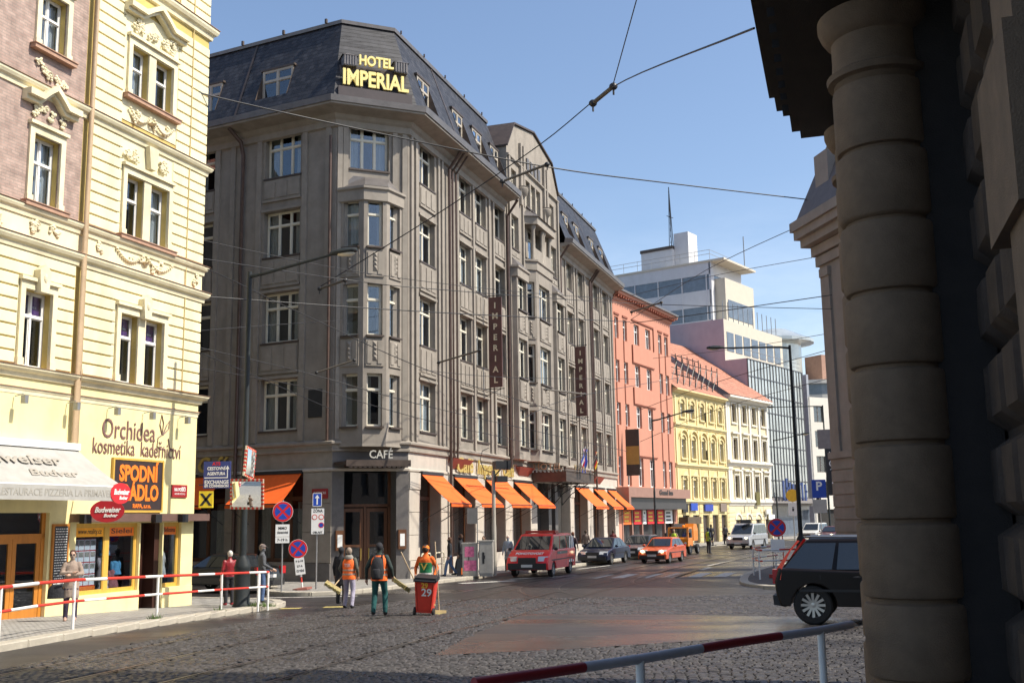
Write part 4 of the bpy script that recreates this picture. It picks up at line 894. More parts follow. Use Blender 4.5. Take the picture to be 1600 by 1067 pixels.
# ground floor: signs and shopfronts
text('wall_lettering', 'Orchidea', .78, mat('letter_brown', (.20, .10, .09), .6), yb, Matrix.Translation((-3.2, -.02, 5.28)), width=2.3, depth=.01)
text('wall_lettering', 'kosmetika  kadeřnictví', .62, MATS['letter_brown'], yb, Matrix.Translation((-2.75, -.02, 4.78)), width=3.9, depth=.01)
q = MB()
for pts in ([(0, 0), (-.12, .3), (-.05, .6), (.05, .35), (0, 0)], [(.04, 0), (.2, .3), (.33, .45), (.3, .2), (.04, 0)], [(0, 0), (-.18, -.1), (-.22, -.35), (-.05, -.45), (.12, -.36)], [(.3, -.1), (.38, -.38), (.55, -.42)]):
    q.tube([(-1.72 + x, -.02, 5.28 + z) for x, z in pts], .018, 4)
q.build('flower_emblem', MATS['letter_brown'], yb)
q = MB(); q.fb(-3.84, -1.72, .02, .07, 3.02, 4.44); sg = q.build('shop_sign', mat('sign_dark_brown', (.045, .03, .03), .35), yb)
q = MB(); q.fb(-3.90, -1.66, .01, .09, 4.44, 4.50); q.fb(-3.90, -3.84, .01, .09, 3.02, 4.44); q.fb(-1.72, -1.66, .01, .09, 3.02, 4.44); q.fb(-3.90, -1.66, .01, .09, 2.96, 3.02); q.build('sign_frame', OCHRE, sg)
SORA = mat('sign_orange', (.95, .22, .02), .5, .03)
text('sign_lettering', 'SPODNÍ', .62, SORA, sg, Matrix.Translation((-2.78, -.075, 4.05)), width=1.72, depth=.01, bold=.025)
text('sign_lettering', 'PRÁDLO', .62, SORA, sg, Matrix.Translation((-2.78, -.075, 3.50)), width=1.80, depth=.01, bold=.025)
text('sign_lettering', 'RAPA, s.r.o.', .17, SORA, sg, Matrix.Translation((-2.6, -.075, 3.14)), width=.8, depth=.01, bold=.005)
q = MB(); q.fb(-1.18, -.43, .01, .04, 3.42, 3.80); st = q.build('street_name_plate', MATS['plate_red'], yb)
text('plate_lettering', 'NA POŘÍČÍ', .14, SIGNWHITE, st, Matrix.Translation((-.8, -.044, 3.65)), width=.55, depth=.004, bold=.004)
text('plate_lettering', 'NOVÉ MĚSTO', .07, SIGNWHITE, st, Matrix.Translation((-.8, -.044, 3.52)), width=.5, depth=.004)
q = MB(); q.fb(-5.42, .35, .01, .34, 2.70, 2.92); q.build('shop_fascia', mat('fascia_brown', (.13, .075, .06), .6, .15), yb)
for s in (-5.3, -2.35, -1.1): q = MB(); q.fb(s - .14, s + .14, .34, .5, 2.66, 2.9); q.build('floodlight', BLACK, yb)
for s in (-5.75, -4.15, -2.62, -.95, -7.6): 
    q = MB(); q.tube([(s, -.03, 5.86), (s, -.3, 5.9)], .015); q.box(s - .06, s + .06, -.42, -.28, 5.66, 5.86); q.build('wall_spotlight', IRON, yb)
# shop windows
def shopfront(a, b, c, d, m, cols, hdr=.28, hm=None):
    w = window(yb, Matrix.Translation((a, .1, c)), b - a, d - c, cols, fm=m, sill=False, ft=.09, name='shop_window', transom=None)
    q = MB(); q.box(.05, b - a - .05, .75, .8, 0, d - c); q.box(.05, b - a - .05, .1, .75, .0, .03); q.build('display_back', DARKIN, w)
    return w
sw = shopfront(-5.15, -3.82, .75, 2.66, OCHRE, 1); sw2 = shopfront(-3.82, -2.55, .75, 2.66, OCHRE, 1); sw3 = shopfront(-1.45, -.6, .75, 2.66, OCHRE, 1)
for w, txt, wd in ((sw, 'www.reality.cz', 1.15), (sw2, 'Sielei', 1.08), (sw3, 'Belissima', .66)):
    q = MB(); q.box(.09, .09 + wd, .02, .028, 1.55, 1.82); h = q.build('window_header', SORA if w != sw else mat('header_amber', (.95, .42, .02), .5), w)
    text('header_lettering', txt, .2, BLACK, h, Matrix.Translation((.09 + wd / 2, .016, 1.69)), width=wd * .8, depth=.004)
PH = mat('photo_print', (.30, .27, .22), .5, .6, 14)
q = MB(); q.box(.12, 1.05, .13, .14, .22, 1.5); q.build('poster_rail_board', SIGNRED, sw)
q = MB(); q.box(.12, 1.05, .10, .128, .12, .22); q.build('orange_strip', SORA, sw)
for r_ in range(4):
    for c_ in range(4):
        q = MB(); x, z = .14 + c_ * .228, .25 + r_ * .315; q.box(x, x + .205, .115, .125, z, z + .285); k = q.build('property_card', SIGNWHITE, sw)
        q = MB(); q.box(x + .02, x + .185, .108, .114, z + .13, z + .26); q.M = Matrix.Identity(4)
        o = q.build('property_photo', PH, sw)
def garment(w, x, z, h, m, seed):
    r = random.Random(seed); q = MB(); q.lathe([(.02, h), (.07, h * .95), (.14, h * .8), (.12, h * .55), (.17, h * .3), (.2, .02), (.0, .0)], 9, (x, .4, z)); q.ball((x + .16, .38, z + h * .6), .07, .06, .16); q.ball((x - .15, .38, z + h * .62), .06, .06, .15); q.build('mannequin', m, w, 60)
CL = [mat('cloth_%d' % i, c, .85, .25, 9) for i, c in enumerate([(.5, .42, .42), (.10, .3, .48), (.45, .05, .2), (.12, .1, .12), (.6, .55, .5), (.35, .12, .12)])]
garment(sw2, .3, .35, .75, CL[0], 1); garment(sw2, .35, 1.0, .5, CL[1], 2); garment(sw2, .75, .1, .55, CL[5], 3); garment(sw2, .85, .45, .4, CL[1], 4); garment(sw2, .35, .05, .4, CL[4], 7); garment(sw3, .3, .8, .75, CL[2], 5); garment(sw3, .3, .1, .7, CL[3], 6); garment(sw3, .52, .25, .9, CL[4], 8)
q = MB(); q.box(-2.5, -1.5, .5, .58, .1, 2.66); q.box(-2.5, -2.38, .2, .5, .1, 2.66); q.box(-1.72, -1.5, .12, .5, .1, 2.66); q.build('dark_shop_door', mat('dark_brown_wood', (.05, .02, .015), .4, .2), yb)
q = MB(); q.fb(-5.16, -2.52, .0, .03, .1, .74); q.fb(-1.48, -.02, .0, .03, .1, .74); q.build('shop_plinth', YEL, yb)
# restaurant door
q = MB(); q.box(-8.3, -6.15, .12, .2, 2.3, 2.42); q.box(-8.3, -8.18, .12, .2, .1, 2.95); q.box(-6.27, -6.15, .12, .2, .1, 2.95); fr = q.build('restaurant_door_frame', ODOOR, yb)
q = MB(); q.box(-8.18, -6.27, .15, .156, 2.42, 2.95); q.build('pane', GLASS, fr)
for x0 in (-8.17, -7.22):
    x1 = x0 + .94; q = MB(); q.box(x0, x0 + .13, .13, .18, .12, 2.3); q.box(x1 - .13, x1, .13, .18, .12, 2.3); q.box(x0 + .13, x1 - .13, .13, .18, .12, .55); q.box(x0 + .13, x1 - .13, .13, .18, 2.18, 2.3); q.box(x0 + .13, x1 - .13, .13, .18, 1.08, 1.2)
    dd = q.build('restaurant_door', ODOOR, yb)
    for z0, z1 in ((.55, 1.08), (1.2, 2.18)): q = MB(); q.box(x0 + .13, x1 - .13, .15, .156, z0, z1); q.build('pane', GLASS, dd)
q = MB(); q.fb(-6.06, -5.46, .01, .06, .95, 2.66); mbd = q.build('menu_board_frame', ODOOR, yb)
q = MB(); q.fb(-6.0, -5.52, .06, .066, 1.02, 2.60); q.build('menu_board', mat('chalkboard', (.025, .03, .035), .6), mbd)
q = MB(); r_ = random.Random(4)
for i in range(22):
    z = 2.52 - i * .067; x = -5.97; 
    while x < -5.6: w = r_.uniform(.03, .1); q.fb(x, min(x + w, -5.56), .067, .069, z, z + .022); x += w + .025
    q.fb(-5.6, -5.55, .067, .069, z, z + .022)
ch = q.build('chalk_writing', SIGNWHITE, mbd); ch['kind'] = 'stuff'
for s in (-9.3, -12.4): shopfront(s, s + 1.1, .6, 2.9, OCHRE, 1) if s < -10 else None
# white canvas awning of the restaurant
AWN = mat('white_canvas', (.37, .36, .335), .8, .12, 3)
q = MB(); a0, a1 = -10.8, -5.42; n = 8
for i in range(n):
    t0, t1 = i / n, (i + 1) / n; f = lambda t: (.15 + 1.62 * t, 4.62 - 1.05 * t - .06 * math.sin(math.pi * t))
    (o0, z0), (o1, z1) = f(t0), f(t1); q.add([(a0, -o0, z0), (a1, -o0, z0), (a1, -o1, z1), (a0, -o1, z1), (a0, -o0, z0 - .01), (a1, -o0, z0 - .01), (a1, -o1, z1 - .01), (a0, -o1, z1 - .01)], [(0, 3, 2, 1), (4, 5, 6, 7), (0, 4, 7, 3), (1, 2, 6, 5)])
q.fb(a0, a1, 1.76, 1.78, 3.22, 3.57); aw = q.build('restaurant_awning', AWN, yb, 40)
q = MB(); q.fb(a0, a1, .02, .25, 4.6, 4.78); q.tube([(a0, -1.76, 3.58), (a1, -1.76, 3.58)], .03); q.tube([(a1 + .1, -.05, 3.3), (a1, -1.7, 3.55)], .02); q.build('awning_box', WHITE, aw)
text('awning_lettering', 'RESTAURACE PIZZERIA LA PRIMAVERA', .24, mat('letter_grey', (.34, .32, .28), .7), aw, Matrix.Translation((-7.75, -1.785, 3.40)), width=4.0, depth=.004, bold=.003)
AM = Matrix.Translation((-7.7, -1.0, 4.13)) @ Matrix.Rotation(rad(-57), 4, 'X')
text('awning_lettering', 'Budweiser', .62, mat('letter_taupe', (.33, .30, .26), .7), aw, Matrix.Translation((-8.3, -.72, 4.25)) @ Matrix.Rotation(rad(-57), 4, 'X'), width=3.2, depth=.004, bold=.014, font_shear=.35)
text('awning_lettering', 'Budvar', .42, MATS['letter_taupe'], aw, Matrix.Translation((-7.45, -1.22, 3.90)) @ Matrix.Rotation(rad(-57), 4, 'X'), width=1.7, depth=.004, bold=.012, font_shear=.35)
for s, o, z, rr, m in ((-6.05, 1.5, 3.10, .30, mat('oval_red', (.42, .02, .03), .4)), (-5.62, 1.80, 3.42, .27, mat('oval_red2', (.66, .03, .04), .4))):
    F = Matrix.Translation((s, -o, z)) if o > 1.7 else Matrix.Translation((-5.1, -.95, 2.98)) @ Matrix.Rotation(rad(-55), 4, 'Z')
    q = MB(F @ Matrix.Rotation(rad(90), 4, 'X')); k = 1.45; N = 20
    q.add([(rr * k * math.cos(6.2832 * i / N), rr * math.sin(6.2832 * i / N), zz) for zz in (-.04, .0) for i in range(N)], [tuple(range(N))[::-1], tuple(range(N, 2 * N))] + [(i, (i + 1) % N, (i + 1) % N + N, i + N) for i in range(N)])
    ov = q.build('oval_sign', m, yb)
    text('oval_lettering', 'Budweiser', .2, SIGNWHITE, ov, F @ Matrix.Translation((0, -.012, .03)), width=rr * 2.2, depth=.004, bold=.006, font_shear=.3)
    text('oval_lettering', 'Budvar', .12, SIGNWHITE, ov, F @ Matrix.Translation((.08, -.012, -.12)), width=rr * 1.2, depth=.004, bold=.004, font_shear=.3)
# projecting blue and yellow signs at the corner
SB = Matrix.Translation((.12, -.12, 0)) @ Matrix.Rotation(rad(-70.5), 4, 'Z')
q = MB(SB); q.box(.10, .95, -.03, .03, 3.70, 4.55); bs = q.build('projecting_sign', mat('ats_blue', (.035, .05, .20), .4), yb)
for txt, z, sz, wd, m in (('ATS', 4.47, .14, .26, SIGNRED), ('CESTOVNÍ', 4.32, .14, .58, SIGNWHITE), ('AGENTURA', 4.16, .14, .58, SIGNWHITE), ('EXCHANGE', 3.89, .17, .76, SIGNWHITE), ('0% COMMISSION', 3.77, .11, .76, SIGNWHITE)):
    text('sign_lettering', txt, sz, m, bs, SB @ Matrix.Translation((.50 if z > 4 else .52, -.034, z)), width=wd, depth=.004, bold=.005)
q = MB(SB); q.box(.13, .87, -.036, -.031, 4.02, 4.05); q.box(.84, .87, -.036, -.031, 4.05, 4.3); q.add([(.79, -.036, 4.3), (.92, -.036, 4.3), (.855, -.036, 4.42)], [(0, 1, 2)]); q.build('sign_arrow', SIGNWHITE, bs)
q = MB(SB); q.box(-.05, .10, -.012, .012, 4.1, 4.14); q.box(-.05, .10, -.012, .012, 3.8, 3.84); q.build('sign_bracket', BLACK, bs)
q = MB(SB); q.box(-.02, .42, -.04, .04, 3.10, 3.62); xs = q.build('projecting_sign', mat('sign_yellow', (.82, .62, .03), .4), yb)
q = MB(SB)
for d_ in (1, -1): q.add([(.2 - .15 * d_ - .05, -.045, 3.17), (.2 - .15 * d_ + .05, -.045, 3.17), (.2 + .15 * d_ + .05, -.045, 3.55), (.2 + .15 * d_ - .05, -.045, 3.55)], [(0, 1, 2, 3)])
q.build('sign_cross', BLACK, xs)
# ------------------------------------------------------------------ houses further along the street
def hroot(name, label, cat, x, y, az): return thing(name, label, cat, (x * HS, y * HS, -0.117), rad(90 - az), scale=HS)
def arch_head(q, a, b, z, o0, o1, t=.12, n=8):
    c = (a + b) / 2; r = (b - a) / 2
    for i in range(n):
        t0, t1 = math.pi * i / n, math.pi * (i + 1) / n
        P = lambda rr, t_: (c - rr * math.cos(t_), z + rr * math.sin(t_) * .8)
        p0, p1, p2, p3 = P(r, t0), P(r, t1), P(r + t, t1), P(r + t, t0)
        q.add([(p[0], -o1, p[1]) for p in (p0, p1, p2, p3)] + [(p[0], -o0, p[1]) for p in (p0, p1, p2, p3)], [(0, 1, 2, 3), (4, 7, 6, 5), (0, 4, 5, 1), (2, 6, 7, 3)])
def body(root, L, H, depth, m, back=True):
    q = MB(); q.box(L - .01, L, 0, depth, -.1, H); q.build('side_wall', m, root); q = MB(); q.box(0, .01, 0.02, depth, -.1, H); q.build('side_wall', m, root)
    q = MB(); q.box(.05, L - .05, .9, 1.0, -.1, H - .1); q.build('interior_wall', DARKIN, root)
# --- salmon building
SALM = mat('salmon_plaster', (0.52, 0.235, 0.16), 0.85, 0.05, 1.5, 0.15, 40, dirt=0.06)
SALD = mat('salmon_dark_groove', (0.24, 0.075, 0.045), 0.85, 0.08, 2)
ob_ = hroot('salmon_house', 'plain salmon pink house with vertical grooves beside the grey hotel', 'house', 7.86, 82.36, 27.5)
oc = [(.34, 1.15), (2.1, 2.95), (4.5, 5.65), (7.15, 8.3), (10.25, 11.1), (11.8, 12.7)]; orr = [(5.0, 7.25), (9.67, 11.41), (13.0, 14.75), (16.45, 18.15)]
q = MB(); q.wall(0, 13.42, -.1, 20.2, [(a, b, c, d) for a, b in oc for c, d in orr] + [(0.6, 12.8, .1, 3.6)], depth=.22); q.build('front_wall', SALM, ob_); body(ob_, 13.42, 20.2, 12, SALM)
for a, b in oc:
    for c, d in orr: window(ob_, Matrix.Translation((a, .18, c)), b - a, d - c, 1 if b - a < 1 else 2, fm=WHITE, sill=False, transom=.65, ft=.06)
for a, b in (oc[0], oc[1], oc[4], oc[5]):
    for z0, z1 in ((7.25, 9.67), (11.41, 13.0), (14.75, 16.45)): q = MB(); q.fb(a - .02, a + .12, .003, .05, z0, z1); q.build('dark_groove', SALD, ob_)
    q = MB(); q.fb(a - .12, b + .1, .002, .07, 18.3, 18.45); q.build('window_hood', SALD, ob_)
for z0, z1 in ((7.45, 9.5), (11.6, 12.85), (14.95, 16.3)):
    q = MB(); q.fb(4.0, 8.9, .002, .10, z0, z1); q.build('raised_panel', SALM, ob_); q = MB(); q.fb(3.9, 4.0, .002, .1, z0, z1 + .05); q.fb(3.9, 8.9, .002, .09, z0 - .09, z0); q.build('panel_groove', SALD, ob_)
q = MB(); q.fb(4.0, 9.0, .002, .08, 18.35, 18.48); q.fb(8.9, 9.02, .002, .08, 16.4, 18.35); q.build('window_hood', SALD, ob_)
q = MB(); q.sweep([(0, 0), (13.42, 0), (13.42, 10)], [(0, 19.4), (.12, 19.5), (.2, 19.75), (.55, 19.9), (.6, 20.1), (0, 20.25)]); q.build('roof_cornice', SALM, ob_)
for i in range(26): q = MB(); s = .25 + i * .52; q.fb(s - .09, s + .09, .2, .48, 19.66, 19.86); q.build('cornice_bracket', SALD, ob_)
q = MB(); q.add([(-.3, -.7, 20.2), (13.9, -.7, 20.2), (13.9, 6, 21.6), (-.3, 6, 21.6)], [(0, 1, 2, 3)]); q.box(-.3, 13.9, -.72, -.6, 20.1, 20.26); q.build('roof', LEAD, ob_)
q = MB(); q.fb(-.8, 13.6, .02, 1.2, 4.1, 4.85); q.fb(-.8, -.4, .02, 1.2, 3.2, 4.1); fs = q.build('shop_fascia', mat('fascia_taupe', (.30, .17, .13), .6, .1), ob_)
text('fascia_lettering', 'Grand Inn', .55, mat('letter_dark', (.06, .05, .05), .5), fs, Matrix.Translation((7.4, -1.23, 4.52)), width=3.2, depth=.03, bold=.015)
q = MB(); q.fb(.6, 12.8, -.5, -.45, .1, 3.6); q.fb(-.2, 13.3, .0, .9, 3.2, 4.1); q.build('shop_recess', mat('dark_shop_grey', (.05, .048, .05), .35), ob_)
for i, (a, b, m) in enumerate([(.8, 2.4, 0), (3.0, 4.6, 1), (5.0, 5.7, 2), (6.0, 7.5, 1), (8.3, 9.8, 1), (10.2, 12.0, 2)]):
    q = MB(); q.fb(a, b, .02, .06, 2.05, 3.15); pm = [mat('poster_orange', (.85, .16, .02), .5), mat('poster_red', (.75, .02, .03), .5), SIGNWHITE][m]; po = q.build('poster', pm, ob_)
    q = MB(); r_ = random.Random(i)
    for k in range(3): q.fb(a + .2, b - .2 - r_.random() * .4, .062, .07, 2.25 + k * .3, 2.4 + k * .3)
    q.build('poster_print', mat('poster_yellow', (.9, .6, .05), .5) if m != 2 else BLACK, po)
for a in (.6, 2.6, 4.75, 7.7, 10.0, 12.4): q = MB(); q.fb(a, a + .22, -.2, .05, .1, 3.5); q.build('shop_pillar', MATS['fascia_taupe'], ob_)
q = MB(); q.fb(1.25, 1.33, .25, 1.35, 5.75, 9.3); bn = q.build('hanging_banner', mat('banner_dark', (.05, .04, .035), .6), ob_)
q = MB(); q.fb(1.23, 1.35, .27, 1.33, 6.6, 8.0); q.build('banner_gold_panel', mat('banner_gold', (.38, .24, .06), .6), bn)
# --- yellow house with arched windows
AY = mat('straw_plaster', (0.62, 0.51, 0.26), 0.85, 0.06, 1.5, 0.15, 40, dirt=0.08); AYT = mat('straw_trim', (0.72, 0.60, 0.32), 0.8, 0.08, 2)
RTILE = brick_mat('clay_roof_tiles', (.40, .17, .11), (.48, .23, .155), (.27, .11, .075), 1.0, bw=.3, rh=.32, msize=.03, rough=.85, bump=.6)
ah = hroot('arched_house', 'narrow yellow house with rows of arched windows next to the salmon house', 'house', 14.06, 94.26, 32)
ac = [(c - .46, c + .46) for c in (1.9, 4.17, 6.5, 8.8, 11.0)]; ar = [(4.2, 5.8), (7.72, 9.4), (11.35, 12.6)]
q = MB(); q.wall(0, 12.35, -.1, 13.9, [(a, b, c, d) for a, b in ac for c, d in ar] + [(a - .25, b + .25, .1, 2.7) for a, b in ac], depth=.25); q.build('front_wall', AY, ah); body(ah, 12.35, 13.9, 11, AY)
for a, b in ac:
    for i, (c, d) in enumerate(ar):
        window(ah, Matrix.Translation((a, .2, c)), b - a, d - c, 2, fm=WHITE, sill=False, transom=.62, ft=.05)
        q = MB(); arch_head(q, a - .06, b + .06, d - .05, .002, .12, .13); q.fb(a - .16, a - .02, .002, .09, c, d); q.fb(b + .02, b + .16, .002, .09, c, d); q.fb(a - .22, b + .22, .002, .16, c - .14, c - .01); q.build('window_surround', AYT, ah)
        q = MB()
        if i == 1: arch_head(q, a - .32, b + .32, d + .15, .002, .2, .14)
        elif i == 0: q.prism_xz([(a - .25, d + .35), (b + .25, d + .35), ((a + b) / 2, d + .85)], -.18, -.002)
        else: arch_head(q, a - .2, b + .2, d, .002, .12, .08)
        q.build('window_pediment', AYT, ah)
    q = MB(); q.box(a - .25, b + .25, .2, .24, .1, 2.7); q.build('shop_door', mat('shop_dark', (.06, .045, .04), .3), ah)
for s in (.35, 3.03, 5.33, 7.65, 9.9, 12.0):
    for z0, z1 in ((4.0, 6.8), (7.3, 10.3), (10.8, 13.2)): q = MB(); q.fb(s - .13, s + .13, .002, .09, z0, z1); q.build('pilaster', AYT, ah)
for z, o in ((3.65, .25), (6.85, .22), (10.4, .22), (13.45, .5)):
    q = MB(); q.sweep([(0, 0), (12.35, 0)], [(0, z), (o * .4, z + .05), (o * .6, z + .16), (o, z + .22), (o, z + .34), (0, z + .4)]); q.build('cornice', AYT, ah)
for z in [.3 + .42 * i for i in range(8)]:
    for x0, x1 in ((0, 1.1), (2.7, 3.4), (4.95, 5.7), (7.3, 8.0), (9.6, 10.25), (11.8, 12.35)): q = MB(); q.cbox(x0, x1, -.05, .01, z + .02, z + .40, .02); q.build('plaster_course', AY, ah)
q = MB(); q.add([(-.2, -.5, 13.8), (12.5, -.5, 13.8), (12.5, 9, 20.6), (-.2, 9, 20.6)], [(0, 1, 2, 3)]); q.build('roof', RTILE, ah)
q = MB(); q.add([(12.35, 0, 13.8), (12.35, 9, 20.5), (12.35, 9, 13.8)], [(0, 1, 2)]); q.build('gable_end', AY, ah)
for s, z0, w, h, m in ((.9, 2.95, 1.1, .75, BLACK), (2.7, 3.1, 1.5, .65, SIGNBLUE), (6.0, 3.05, 1.9, .6, mat('sign_navy', (.03, .06, .35), .4)), (9.8, 3.0, 1.5, .75, mat('sign_taupe', (.22, .17, .14), .5)), (0.2, 1.95, 3.0, .6, mat('sign_bronze', (.10, .07, .04), .5))):
    q = MB(); q.fb(s, s + w, .06, .2 if z0 > 2 else .9, z0, z0 + h); q.build('shop_sign', m, ah)
for s, z in ((6.9, 11.2), (6.9, 7.7)):
    q = MB(RT(s, -.25, rad(40))); q.box(0, .75, -.02, .02, z, z + .9); q.build('open_casement', BLACK, ah)
# roof scaffolding lattice above the arched house
q = MB()
for i in range(9):
    x = .5 + i * 1.4; q.tube([(x, .3, 14), (x, .3, 16.8)], .05, 4); q.tube([(x, 2.2, 15.4), (x, 2.2, 17.8)], .05, 4)
    if i < 8:
        for z in (15.2, 16.4): q.tube([(x, .3, z), (x + 1.4, .3, z)], .04, 4); q.tube([(x, 2.2, z + 1.2), (x + 1.4, 2.2, z + 1.2)], .04, 4)
        q.tube([(x, .3, 14.4), (x + 1.4, .3, 16.4)], .035, 4)
q.build('roof_scaffold', BLACK, ah)
# --- white and cream house
WPL = mat('white_plaster', (0.70, 0.66, 0.58), 0.85, 0.05, 2, dirt=0.06); WCR = mat('pale_cream_plaster', (0.70, 0.60, 0.38), 0.85, 0.05, 2, dirt=0.06)
wh = hroot('pilaster_house', 'cream house with white pilasters and red tiled roof before the glass building', 'house', 20.6, 104.74, 36)
wc = [(c - .5, c + .5) for c in (2.1, 4.55, 6.9, 9.25)]; wr = [(4.35, 6.4), (8.07, 10.07), (11.75, 13.45)]
q = MB(); q.wall(0, 10.4, -.1, 14.3, [(a, b, c, d) for a, b in wc for c, d in wr] + [(a - .1, b + .1, .1, 2.2) for a, b in wc], depth=.25); q.build('front_wall', WCR, wh); body(wh, 10.4, 14.3, 11, WCR)
for a, b in wc:
    for i, (c, d) in enumerate(wr):
        window(wh, Matrix.Translation((a, .2, c)), b - a, d - c, 2, fm=mat('brown_sash', (.14, .09, .07), .5), sill=False, transom=.65, ft=.06)
        q = MB(); q.fb(a - .12, a - .005, .002, .1, c - .1, d + .12); q.fb(b + .005, b + .12, .002, .1, c - .1, d + .12); q.fb(a - .12, b + .12, .002, .12, d + .12, d + .22); q.fb(a - .18, b + .18, .002, .14, c - .22, c - .1)
        if i < 2: q.fb(a - .3, b + .3, .002, .26, d + .5, d + .66)
        q.build('window_surround', WPL, wh)
    q = MB(); q.box(a - .1, b + .1, .2, .24, .1, 2.2); q.build('shop_door', MATS['shop_dark'], wh)
    q = MB(); arch_head(q, a - .1, b + .1, 2.2, .002, .1, .2); q.build('arch_trim', WPL, wh)
for s in (.3, .75, 3.3, 5.75, 8.1, 10.1):
    for z0, z1 in ((3.85, 7.3), (8.0, 13.6)): q = MB(); q.fb(s - .2, s + .2, .002, .13, z0, z1); q.fb(s - .26, s + .26, .13, .19, z1 - .25, z1); q.build('pilaster', WPL, wh)
for z, o in ((3.5, .25), (7.35, .4), (13.7, .75)):
    q = MB(); q.sweep([(0, 0), (10.4, 0)], [(0, z), (o * .3, z + .08), (o * .5, z + .25), (o, z + .36), (o, z + .55), (0, z + .65)]); q.build('cornice', WPL, wh)
for z in [.2 + .38 * i for i in range(8)]:
    for x0, x1 in ((0, 1.45), (2.75, 3.9), (5.2, 6.25), (7.55, 8.6), (9.9, 10.4)): q = MB(); q.cbox(x0, x1, -.05, .01, z + .02, z + .36, .02); q.build('plaster_course', WCR, wh)
q = MB(); q.add([(-.2, -.75, 14.3), (10.6, -.75, 14.3), (10.6, 9, 21.2), (-.2, 9, 21.2)], [(0, 1, 2, 3)]); q.build('roof', RTILE, wh)
q = MB(); q.add([(-.1, 0, 14.3), (-.1, 9, 21.1), (-.1, 9, 14.3)], [(0, 1, 2)]); q.build('gable_end', mat('grey_gable', (.36, .31, .30), .9), wh)
for s, z0, w, h, m in ((8.2, 2.7, 1.3, .5, WPL), (8.9, 2.15, 1.5, .5, SIGNWHITE), (6.0, 3.6, .9, 1.3, mat('sign_olive', (.14, .12, .03), .5))):
    q = MB(); q.fb(s, s + w, .2, .3, z0, z0 + h); q.build('shop_sign', m, wh)
# --- modern glass office with terraces and a tower
CWALL = mat('curtain_glass', (.46, .49, .48), .16, .25, .5, spec=1.0, metal=.25); MULL = mat('dark_mullion', (.10, .10, .11), .4)  # pale base colour of the curtain glass stands in for its bright reflection
MWHITE = mat('modern_white_render', (.58, .58, .60), .7, .05, 1.5, dirt=.05); MBEI = mat('modern_beige', (.55, .50, .41), .75, .05, 1.5); MPINK = mat('modern_pink_wall', (.42, .34, .37), .8, .06, 1.2, dirt=.06)
SWIN = mat('strip_window', (.10, .12, .15), .05, .3, 1.2, spec=1.0)
go = thing('glass_office', 'tall office block with glass curtain wall, terraces and white tower', 'office building', (26.29, 119.41, 0), rad(90 - 36))
GL, GH = 16.2, 20.0
q = MB(); q.box(0, GL, 0.02, 14, 0, GH); q.build('core', MPINK, go)
rows = [4.6 + i * 1.92 for i in range(9)]; ncol = 18
for i in range(8):
    for j in range(ncol):
        q = MB(); a, b = GL * j / ncol + .03, GL * (j + 1) / ncol - .03; t = rnd.uniform(-.012, .012); q.add([(a, -.05 + t, rows[i] + .05), (b, -.05 - t, rows[i] + .05), (b, -.05 - t, rows[i + 1] - .05), (a, -.05 + t, rows[i + 1] - .05)], [(0, 1, 2, 3)]); q.build('curtain_pane', CWALL, go)
q = MB()
for i in range(9): q.fb(0, GL, .0, .12, rows[i] - .05, rows[i] + .05)
q.build('mullion_rails', MULL, go)
for j in range(ncol + 1): q = MB(); x = GL * j / ncol; q.fb(x - .035, x + .035, .0, .14, 4.6, rows[-1]); q.build('mullion', MULL, go)
q = MB(); q.fb(0, GL, -.2, .5, 3.6, 4.5); q.fb(0, GL, .0, 1.6, 3.9, 4.1); q.build('entrance_canopy', mat('canopy_grey', (.22, .2, .19), .5), go)
q = MB(); q.fb(0, GL, -.1, .05, 0, 3.6); q.build('ground_glazing', SWIN, go)
for i, (h, w) in enumerate([(2.2, .5), (2.5, .5), (1.8, .45), (1.9, .5), (1.9, .45), (1.8, .5), (2.1, .45), (1.9, .5)]):
    q = MB(); q.fb(5 + i * .95, 5 + i * .95 + w, 1.3, 1.4, 4.2, 4.2 + h); q.fb(5 + i * .95, 5.6 + i * .95 + (i % 2) * .2, 1.3, 1.4, 4.2 + h * .5 * (i % 3), 4.45 + h * .5 * (i % 3)); q.build('sign_letter', mat('faded_sign_blue', (.03, .055, .17), .5), go)
q = MB(); q.box(0, GL + 1, 2.6, 13, GH, 24.8); q.build('terrace_storey', MBEI, go)
q = MB(); q.box(-.02, .0, 2.58, 13, 12, 24.8); q.build('party_wall', MPINK, go)
for j in range(7): q = MB(); q.box(.7 + j * 2.3, 2.5 + j * 2.3, 2.55, 2.62, 21.2, 23.4); q.build('terrace_window', SWIN, go)
for j in range(12): q = MB(); q.tube([(.2 + j * 1.4, 2.7, 24.8), (.2 + j * 1.4, 2.7, 27.0)], .05, 5); q.build('terrace_post', IRON, go)
q = MB(); q.tube([(0, .1, GH + 1), (GL, .1, GH + 1)], .04, 5); q.tube([(0, .1, GH + .5), (GL, .1, GH + .5)], .03, 5); 
q.build('terrace_rail', IRON, go)
TX, TY = 5.0, 6.3
for z0, z1, m, nm in ((24.8, 25.9, MWHITE, 'tower_wall'), (25.9, 27.6, SWIN, 'strip_window'), (27.6, 29.6, MWHITE, 'tower_wall'), (29.6, 31.5, SWIN, 'strip_window'), (31.5, 33.0, MWHITE, 'tower_wall')):
    e = .06 if m is SWIN else 0
    q = MB(); q.box(TX + e, TX + 9 - e, TY + e, TY + 17 - e, z0, z1); q.build(nm, m, go)
q = MB(); q.box(TX - .1, TX + 9.3, TY - 1.9, TY + 17, 33.0, 33.25); q.build('tower_roof_slab', MBEI, go)
q = MB(); q.box(TX + 1.0, TX + 9.4, TY - 1.4, TY + .02, 24.8, 31.0); q.build('tower_oriel', MBEI, go)
